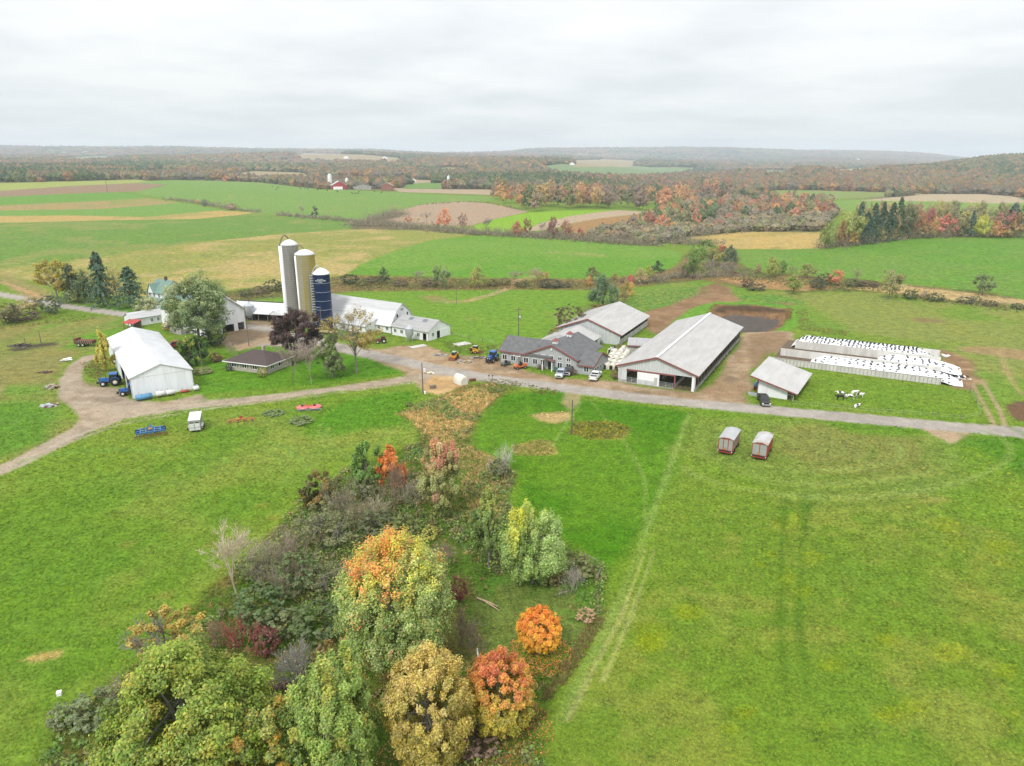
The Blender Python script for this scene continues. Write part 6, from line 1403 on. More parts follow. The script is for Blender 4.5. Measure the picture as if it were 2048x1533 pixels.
pole(498, 692, 612, 'pale pole with red base on the lawn above the ranch house', arm=False, mat=M['wood']); pole(404, 733, 684, 'short pale pole beside the round dark green tree', arm=False, mat=M['wood'])
pole(913, 607, 558, 'thin pole on the trampled patch in the back pasture', arm=False, r=0.1); pole(644, 662, 613, 'pole with lamp arm in front of the blue silo', arm=False, lamp=True); pole(502, 640, 592, 'pole behind the grain bin', arm=False)
pole(1206, 612, 573, 'pale pole in front of the dark willow', arm=False, mat=M['galv'], r=0.1); pole(1864, 602, 568, 'thin pole beside the shrubs on the right stream bank', arm=False, r=0.09)
pole(83, 690, 662, 'dark fence post on the left paddock, the taller of two', arm=False, r=0.12, name='fence_post', cat='post'); pole(52, 693, 676, 'short dark post on the left paddock beside the taller one', arm=False, r=0.1, name='fence_post', cat='post')
pole(215, 385, 350, 'pale mast on the crest of the far left field', arm=False, r=0.25)
# paddock fence by the road, stakes and wire
fe = empty('paddock_fence', (0, 0, 0), 0, 'wire fence on slim wooden stakes between paddock and road', 'fence'); pp = []
for (x, y) in [(1582, 812), (1638, 817), (1694, 822), (1750, 828), (1806, 831), (1863, 836), (1920, 841), (1962, 834), (1952, 808), (1940, 785), (1930, 772)]:
    P = gp(x, y); pp.append(P); mb = MB(); mb.tube([(P[0], P[1], -0.1), (P[0], P[1], 1.25)], 0.06, 5); mb.build('post', M['wood'], fe)
mb = MB()
for z in (0.6, 1.1):
    for a, c in zip(pp[:-1], pp[1:]): mb.tube([(a[0], a[1], z), (c[0], c[1], z)], 0.012, 3, cap=False)
mb.build('wire', M['galv'], fe)
fe = empty('pasture_fence', (0, 0, 0), 0, 'wire fence behind the low white barn running towards the grey office', 'fence'); pp = []
for (x, y) in [(905, 672), (922, 676), (938, 679), (965, 684), (990, 690)]:
    P = gp(x, y); pp.append(P); mb = MB(); mb.tube([(P[0], P[1], -0.1), (P[0], P[1], 1.3)], 0.07, 5); mb.build('post', M['wood'], fe)
mb = MB()
for z in (0.6, 1.1):
    for a, c in zip(pp[:-1], pp[1:]): mb.tube([(a[0], a[1], z), (c[0], c[1], z)], 0.012, 3, cap=False)
mb.build('wire', M['galv'], fe)
fe = empty('rail_fence', (0, 0, 0), 0, 'short broken wooden rail fence at the edge of the willow thicket', 'fence')
pp = [gp(*q) for q in ((1168, 1124), (1203, 1142), (1196, 1166))]
for P in pp: mb = MB(); mb.tube([(P[0], P[1], -0.1), (P[0], P[1], 1.3)], 0.08, 6); mb.build('post', M['wood'], fe)
for a, c in zip(pp[:-1], pp[1:]):
    mb = MB(); mb.tube([(a[0], a[1], 1.15), (c[0], c[1], 1.2)], 0.06, 5); mb.build('rail', M['wood'], fe)
def log(x, y, L, hd, r, label, m=None):
    P = gp(x, y); mb = MB(); mb.tube([(-L / 2, 0, r), (0, 0.15, r * 1.2), (L / 2, 0, r + 0.2)], [r, r * 0.9, r * 0.5], 7); o = mb.build('log', m or C['hay'], None); o.location = P; o.rotation_euler = (0, 0, R(hd)); tag(o, label, 'log', 'fallen logs in the rough ground')
log(975, 1208, 3.2, -38, 0.14, 'pale fallen log in the grass right of the big maple'); log(985, 1216, 2.6, -50, 0.1, 'thinner fallen branch lying across the pale log')
P = gp(957, 1318); mb = MB(); mb.tube([(0, 0, 0), (-0.12, 0, 1.3)], [0.08, 0.1], 7); o = mb.build('dead_stem', M['lettering'], None); o.location = P; tag(o, 'white dead stem beside the red-topped tree', 'stump')
# heaps, slabs, odd items
def heap(x, y, wx, hgt, mat, label, n, seed, name='rubble_heap', cat='rubble', cs=(0.2, 0.7)):
    P = gp(x, y); rng = np.random.RandomState(seed); mb = MB()
    for _ in range(n):
        a = rng.uniform(0, 6.28); r = rng.rand() ** 0.7 * wx / 2; s = rng.uniform(*cs); c = (r * math.cos(a), r * math.sin(a) * 0.6, max(0.05, hgt * (1 - 2 * r / wx)) * rng.uniform(0.3, 1)); w_, l_ = rng.uniform(0.1, 0.35) * s * 2, s
        A = rng.uniform(0, 6.28); V = [(c[0] + math.cos(A) * dx - math.sin(A) * dy, c[1] + math.sin(A) * dx + math.cos(A) * dy, c[2] + dz + dx * 0.2) for dz in (-0.08, 0.08) for dx, dy in ((-l_, -w_), (l_, -w_), (l_, w_), (-l_, w_))]; mb.hexa(V, rng.randint(len(mat)))
    o = mb.build(name, mat, None); o.location = P; tag(o, label, cat)
heap(108, 775, 4.0, 1.0, [C['rust'], C['hay'], M['conc']], 'heap of rusty scrap and planks on the gravel edge', 40, 1); heap(100, 812, 3.6, 0.7, [M['conc'], M['galv'], C['rust']], 'grey heap of scrap sheets below the rusty heap', 26, 2)
heap(135, 720, 3.4, 0.3, [M['lettering'], M['concl']], 'low stack of pale boards in the left paddock', 10, 3, 'board_stack', 'boards', (0.6, 1.2)); heap(90, 745, 3, 0.4, [C['rust'], M['pole']], 'small pile of dark brush in the left paddock', 30, 4, 'brush_pile', 'brush')
heap(40, 692, 6, 0.8, [M['pole'], simple('ash', (0.05, 0.045, 0.04), 0.95)], 'dark burnt pile around the paddock posts', 70, 5, 'burnt_pile', 'brush')
heap(932, 724, 5, 0.5, [M['conc'], C['hay'], M['wood']], 'scattered timber and stones between the two skid loaders', 34, 6, 'timber_pile', 'timber'); heap(960, 716, 5, 0.5, [M['pole'], C['rust'], M['conc']], 'dark scrap beside the yellow skid loader', 30, 7, 'scrap_pile', 'scrap')
heap(880, 716 - 6, 4, 0.4, [M['wood'], M['rubber'] if False else M['conc']], 'low pile of old posts left of the amber loader', 20, 8, 'post_pile', 'timber'); heap(1625, 700, 0.1, 0.1, [M['conc']], 'small concrete block beside the bunker', 1, 9, 'block', 'block')
heap(1912, 755, 7, 0.5, [M['lettering'], M['black'], M['conc']], 'torn white plastic and tyres beyond the bunker ends', 40, 10, 'plastic_scraps', 'plastic'); heap(1885, 712, 3, 0.7, [M['lettering'], M['concl']], 'crumpled white sheet at the far bunker end', 16, 11, 'plastic_scraps', 'plastic')
heap(860, 747, 2.6, 0.5, [M['lettering'], C['hay']], 'white buckets and boards on the lawn corner beside the drive', 8, 12, 'boards', 'boards'); heap(668, 1362 - 20, 0.1, 0.1, [M['conc']], 'grey stone under the big maple', 1, 13, 'stone', 'stone')
for (x, y, wx, wy, lab) in ((924, 688, 4.5, 3.2, 'pale concrete slab in the weeds behind the loaders'), (836, 693, 4.8, 2.2, 'narrow concrete apron by the feed bin')):
    P = gp(x, y); mb = MB(); mb.box(-wx / 2, wx / 2, -wy / 2, wy / 2, -0.1, 0.12); o = mb.build('concrete_slab', M['concl'], None); o.location = P; o.rotation_euler = (0, 0, R(38)); tag(o, lab, 'slab')
def boxthing(x, y, d, mat, label, name, cat, hd=20):
    P = gp(x, y); e = empty(name, P, R(hd), label, cat); mb = MB(); mb.cbox((0, 0, d[2] / 2), d); mb.build('body', mat, e); mb = MB(); mb.cbox((0, 0, d[2] + 0.03), (d[0] * 1.08, d[1] * 1.08, 0.06)); mb.build('lid', mat, e)
boxthing(866, 777, (1.4, 0.7, 0.7), M['wood'], 'weathered wooden crate at the sawdust edge', 'crate', 'crate'); boxthing(945, 762, (1.5, 0.6, 0.5), C['rust'], 'dark low trough right of the cream dome', 'trough', 'trough'); boxthing(850, 788, (0.35, 0.35, 0.6), M['lettering'], 'white bucket at the foot of the dark pole', 'bucket', 'bucket'); boxthing(849, 746, (0.5, 0.5, 1.0), C['tankw'], 'white plastic bin on the lawn corner', 'bin', 'bin')
boxthing(119, 1390, (0.4, 0.4, 0.35), M['lettering'], 'small white bucket alone in the left meadow near the thicket', 'bucket', 'bucket'); boxthing(1505, 791, (2.0, 0.3, 0.6), M['galv'], 'grey feed rack on the grass left of the lean-to shed', 'feed_rack', 'rack', -31)
for i, (x, y) in enumerate(((978, 760), (985, 760))):
    P = gp(x, y); e = empty('mailbox', P, R(-20), ['dark mailbox on a post at the roadside, left of the pair', 'dark mailbox on a post at the roadside, right of the pair'][i], 'mailbox', 'roadside mailboxes')
    mb = MB(); mb.tube([(0, 0, 0), (0, 0, 1.0)], 0.05, 5); mb.build('post', M['wood'], e); mb = MB(); mb.lathe([(0, -0.28), (0.13, -0.28), (0.13, 0.28), (0, 0.28)], (0, 0, 1.12), 10, axis='y'); mb.build('box', M['black'], e)
# ------------------------------------------------------------------ far farm
def farb(name, label, cat, x, y, W, L, He, Hr, yaw, wm, rm, group=None, wins=0):
    P = gp(x, y); b = Bd(name, label, cat, (P[0], P[1], P[2] - 0.3), yaw, W, L, group); tp = gtop(W, He, Hr)
    b.wall('front', wm, tp, kinks=(W / 2,), th=0.3); b.wall('back', wm, tp, kinks=(W / 2,), th=0.3); b.wall('left', wm, flat(He), th=0.3); b.wall('right', wm, flat(He), th=0.3); b.gable_roof(rm, He, Hr, 'v', 0.5, 0.4, 0.25)
    for k in range(wins): b.window('front', W * (k + 1) / (wins + 1), He * 0.35, 1.2, 1.6, 1)
    return b
FR = simple('far_barn_red', (0.30, 0.03, 0.04), 0.8); FW = M['lettering']
bb = farb('red_barn', 'red barn with pale roof and white lean-to between two white silos on the far hill', 'barn', 664, 379, 22, 16, 6, 12, 20, FR, M['steelroof'], wins=2)
bb.panel('lean_to', 'front', 2, 15, 0.2, 4.2, 4.0, FW)
P = gp(663, 378); silo((P[0] - 2, P[1] + 2, P[2]), 3.2, 19.5, FW, 3, 'taller white silo left of the far red barn').location.z = P[2]
P = gp(694, 378); silo((P[0], P[1] + 2, P[2]), 2.4, 14, FW, 2.5, 'shorter white silo right of the far red barn').location.z = P[2]
farb('grey_shed', 'long grey shed right of the far red barn', 'shed', 706, 379, 26, 12, 4, 6.5, 4, M['conc'], M['conc'], wins=5); farb('brick_house', 'red brick house with grey roof, right end of the far farm', 'house', 762, 381, 17, 12, 7, 11, 6, simple('far_brick', (0.26, 0.10, 0.08), 0.9), M['concl'], wins=3)
farb('pale_shed', 'pale grey shed left of the far red barn', 'shed', 629, 374, 24, 12, 4, 7.5, 8, M['concl'], M['greyroof']); farb('low_shed', 'low brown shed at the left end of the far farm', 'shed', 600, 370, 14, 10, 4, 6, 8, M['brick'], M['greyroof'])
farb('red_shed', 'small red shed with white roof beside the far lane', 'shed', 786, 367, 8, 8, 6, 9, 10, FR, FW); farb('white_shed', 'long low white shed in the far clearing', 'shed', 888, 367, 26, 10, 3, 5, 2, FW, FW)
P = gp(897, 366); silo((P[0], P[1] + 1, P[2]), 2.6, 11, FW, 3, 'white silo behind the long white shed in the far clearing').location.z = P[2]
farb('cottage', 'small white cottage between the far clearing trees', 'house', 820, 364, 12, 9, 4, 7, 2, FW, M['greyroof'])
farb('white_house', 'white house among grey trees left of the right-hand wood', 'house', 1647, 430, 13, 7, 3, 4.5, 70, FW, M['steelroof']); farb('trailer_home', 'low pale trailer home by the valley brush', 'house', 1611, 437, 9, 5, 2.5, 3.6, 60, FW, M['concl']); farb('white_garage', 'white garage at the edge of the right-hand wood', 'house', 1649, 442, 8, 6, 3, 4.5, 10, FW, M['steelroof'])
for i, (x, y, lab) in enumerate(((330, 326, 'tiny white house far off among the left woods'), (123, 309, 'tiny white building on the far left ridge'), (1315, 373, 'white house far down the wooded valley'), (1400, 367, 'white roofed house in the small far clearing'), (1076, 327, 'white farmhouse at the edge of the far green hill'), (687, 317, 'white building on the far ridge field'), (765, 318, 'white house beside the far conifers'), (1711, 322, 'pale barn on the far wooded slope'), (160, 308, 'long pale building on the far left ridge'), (1140, 330, 'pale barn right of the far farmhouse'), (25, 362, 'brown house at the left edge of the woods'))):
    P = gp(x, y); s = max(10.0, 7 * mpp(P)); farb('far_house', lab, 'house', x, y, s * (3 if 'long' in lab else 1.3), s * 0.8, s * 0.45, s * 0.75, 5, M['brick'] if 'brown' in lab else FW, M['steelroof'])
# wind turbines on the far ridge
def turbine_mesh():
    mb = MB(); mb.tube([(0, 0, 0), (0, 0, 80)], [2.2, 1.2], 8); mb.cbox((0, 0, 81), (3.5, 9, 3.5))
    for k in range(3):
        a = R(90 + 120 * k); mb.tube([(0, -5, 81), (15 * math.cos(a), -5, 81 + 15 * math.sin(a)), (40 * math.cos(a), -5, 81 + 40 * math.sin(a))], [1.0, 1.6, 0.4], 4)
    return mb.mesh('turbine', M['lettering'])
TM_ = turbine_mesh()
for i, x in enumerate((1228, 1238, 1246, 1254, 1262, 660, 742, 812)):
    X0 = (x - 1024) / 1488.0; yy = 9200.0; o = link('wind_turbine', TM_); o.location = (X0 * yy, yy, float(terr(X0 * yy, yy)) - 5); o.rotation_euler = (0, 0, 0.3); tag(o, 'white wind turbine on the hazy far ridge', 'wind turbine', 'wind turbines on the far ridge')
# ------------------------------------------------------------------ trees near the camera, each with its own crown
KL = 0.80
def blend(a, b, t): t = np.clip(t, 0, 1)[:, None]; return a * (1 - t) + b * t
def mk(base, tops=(), noise=0.25):
    """foliage colour from a base palette and (palette, weight function) layers"""
    def f(q, rng):
        c = pick(base, rng, len(q), None, KL)
        for cols, wf in tops:
            c2 = pick(cols, rng, len(q), None, KL); c = blend(c, c2, (rng.rand(len(q)) < np.clip(wf(q) + noise * (rng.rand(len(q)) - 0.5), 0, 1)).astype(float))
        return c
    return f
zq = lambda a, b: (lambda q: (q[:, 2] - a) / (b - a))
GRN = [(118, 138, 66), (134, 152, 84), (104, 126, 62), (150, 164, 104)]
big_tree(797, 1340, 1062, 226, 'dome', 105000, 900, 0.1, mk([(132, 154, 76), (152, 170, 98), (114, 138, 62), (170, 182, 118)], [([(190, 188, 76), (178, 184, 82), (200, 182, 78)], lambda q: 0.75 * np.clip((q[:, 2] - 0.58) / 0.36, 0, 1)), ([(226, 124, 74), (222, 142, 66), (214, 110, 84)], lambda q: 0.7 * np.clip((q[:, 2] - 0.68) / 0.25, 0, 1) * np.clip(0.5 - q[:, 0] * 1.6, 0, 1)), ]), 'maple_tree', 'largest maple in front, silvery green with orange and yellow top', (0.04, 1.0), 1)
big_tree(1000, 1466, 1304, 140, 'dome', 56000, 520, 0.09, mk([(158, 152, 56), (172, 158, 64), (140, 142, 56), (186, 162, 62)], [([(204, 142, 62), (196, 150, 62), (188, 130, 64)], zq(0.45, 0.85)), ([(184, 96, 66), (178, 104, 70), (196, 116, 70)], zq(0.66, 1.02))]), 'maple_tree', 'rounded maple with red top fading to mustard below', (0.04, 1.0), 2)
big_tree(1078, 1309, 1216, 92, 'dome', 28000, 380, 0.085, mk([(222, 168, 48), (224, 156, 48), (206, 164, 56)], [([(222, 134, 56), (216, 124, 52)], zq(0.45, 1.0))]), 'maple_tree', 'small bright orange maple on its own in the grass', (0.10, 1.0), 3)
big_tree(862, 1530, 1300, 176, 'dome', 62000, 520, 0.09, mk([(158, 142, 58), (174, 158, 74), (140, 134, 58), (184, 170, 98), (142, 120, 52)], [([(190, 166, 86), (198, 180, 114)], zq(0.5, 1.2))]), 'ash_tree', 'golden brown tree between the large maple and the red-topped maple', (0.03, 1.0), 4)
big_tree(392, 1600, 1274, 345, 'cone', 125000, 420, 0.12, mk([(116, 140, 48), (134, 154, 58), (98, 124, 42), (150, 164, 72), (132, 138, 44)], [([(180, 166, 70), (170, 160, 66)], lambda q: 0.10 + 0 * q[:, 2])]), 'sycamore_tree', 'broad yellow-green tree filling the lower left corner of the thicket', (0.06, 1.0), 5, limbs=26, wood=simple('pale_bark', (0.30, 0.28, 0.25), 0.9))
big_tree(505, 1600, 1392, 190, 'round', 48000, 220, 0.115, mk([(124, 140, 64), (140, 154, 80), (106, 126, 56), (150, 154, 76)], [([(200, 166, 64), (206, 150, 64)], lambda q: 0.22 + 0 * q[:, 2])]), 'sycamore_tree', 'yellow-green tree with a few orange leaves at the bottom edge', (0.05, 1.0), 6, wood=bpy.data.materials['pale_bark'])
big_tree(676, 1590, 1278, 200, 'oval', 82000, 280, 0.105, mk([(122, 146, 64), (140, 160, 80), (104, 130, 54), (152, 166, 84)], [([(176, 166, 70)], lambda q: 0.1 + 0 * q[:, 2])]), 'sycamore_tree', 'tall grey-green tree below the largest maple', (0.05, 1.0), 7, limbs=20, wood=bpy.data.materials['pale_bark'])
big_tree(1066, 1166, 996, 140, 'willow', 58000, 220, 0.105, mk([(138, 164, 84), (156, 178, 104), (120, 148, 72), (168, 184, 122)], [([(192, 188, 60), (182, 186, 66)], lambda q: 1.2 * np.clip((q[:, 2] - 0.55) / 0.4, 0, 1) * np.clip(0.6 - q[:, 0] * 2, 0, 1))]), 'willow_tree', 'pale green willow with yellow upper left side', (0.05, 1.0), 8)
big_tree(978, 1136, 966, 78, 'oval', 24000, 120, 0.11, mk([(110, 132, 62), (126, 148, 76), (96, 118, 56)], [([(168, 172, 84)], zq(0.6, 1.1))]), 'willow_tree', 'slim darker green tree touching the pale willow on its left', (0.05, 1.0), 9)
big_tree(885, 1032, 866, 108, 'oval', 40000, 150, 0.11, mk([(150, 156, 96), (166, 168, 112), (134, 142, 84), (142, 140, 76)], [([(200, 134, 116), (186, 112, 108), (204, 156, 108), (180, 154, 92)], lambda q: 0.85 * np.clip((q[:, 2] - 0.55) / 0.35, 0, 1))]), 'maple_tree', 'tall pale olive maple with pink-red top at the head of the thicket', (0.04, 1.0), 10)
big_tree(783, 986, 892, 62, 'cone', 10000, 60, 0.15, mk([(204, 124, 60), (192, 112, 56), (208, 138, 70)], [([(186, 126, 60)], lambda q: 0.2 + 0 * q[:, 2])]), 'maple_tree', 'burnt orange maple between green tree and pink-topped maple', (0.05, 1.0), 11)
big_tree(735, 985, 884, 66, 'round', 9000, 60, 0.16, mk([(104, 138, 58), (122, 152, 72), (90, 122, 50)]), 'ash_tree', 'loose green tree left of the burnt orange maple', (0.08, 1.0), 12)
big_tree(645, 1016, 940, 74, 'round', 12000, 70, 0.15, mk([(98, 106, 56), (110, 114, 58), (84, 94, 48), (140, 106, 56)]), 'oak_tree', 'dark olive round tree at the left edge of the thicket', (0.05, 1.0), 13)
big_tree(336, 1348, 1212, 150, 'thin', 7000, 80, 0.12, mk([(172, 160, 88), (160, 146, 86), (186, 160, 76)]), 'poplar_tree', 'thin pale yellow tree with bare twigs, left side of the thicket', (0.15, 1.0), 14, twigs=2)
big_tree(400, 694, 543, 142, 'round', 40000, 340, 0.22, mk([(116, 134, 86), (134, 148, 100), (98, 118, 74), (148, 158, 106)], [([(176, 170, 84)], lambda q: 0.15 * (q[:, 2] > 0.6) * (q[:, 0] < 0.05))]), 'maple_tree', 'huge grey-green maple in front of the bank barn', (0.08, 1.0), 15)
big_tree(596, 718, 608, 112, 'round', 32000, 170, 0.2, mk([(74, 54, 52), (86, 62, 54), (62, 46, 50), (98, 74, 58)]), 'beech_tree', 'dark purple beech in front of the silos', (0.02, 1.0), 16)
big_tree(714, 746, 614, 116, 'spread', 6500, 90, 0.17, mk([(154, 138, 74), (138, 130, 70), (170, 146, 84)]), 'locust_tree', 'open yellowing tree with visible limbs in front of the dairy barn', (0.32, 1.0), 17, limbs=26, r0=0.017, twigs=1)
big_tree(668, 752, 668, 62, 'oval', 9000, 70, 0.19, mk([(104, 122, 62), (90, 108, 54), (122, 132, 74)]), 'shrub_tree', 'dark olive bushy tree between the purple beech and the open tree', (0.1, 1.0), 18)
big_tree(389, 730, 667, 62, 'round', 10000, 70, 0.2, mk([(74, 110, 40), (88, 124, 48), (62, 94, 36)], [([(150, 150, 56)], lambda q: 0.2 * (q[:, 2] > 0.7))]), 'maple_tree', 'round dark green tree beside the white machine shed', (0.0, 1.0), 19)
big_tree(210, 742, 657, 42, 'oval', 7000, 55, 0.2, mk([(190, 178, 76), (178, 166, 74), (162, 158, 74)]), 'birch_tree', 'bright yellow tree against the white shed wall', (0.0, 1.0), 20)
big_tree(116, 604, 516, 92, 'spread', 8000, 80, 0.26, mk([(170, 154, 66), (154, 146, 66), (186, 162, 72), (140, 136, 62)]), 'maple_tree', 'broad yellow-olive tree at the roadside, far left', (0.22, 1.0), 21, limbs=20)
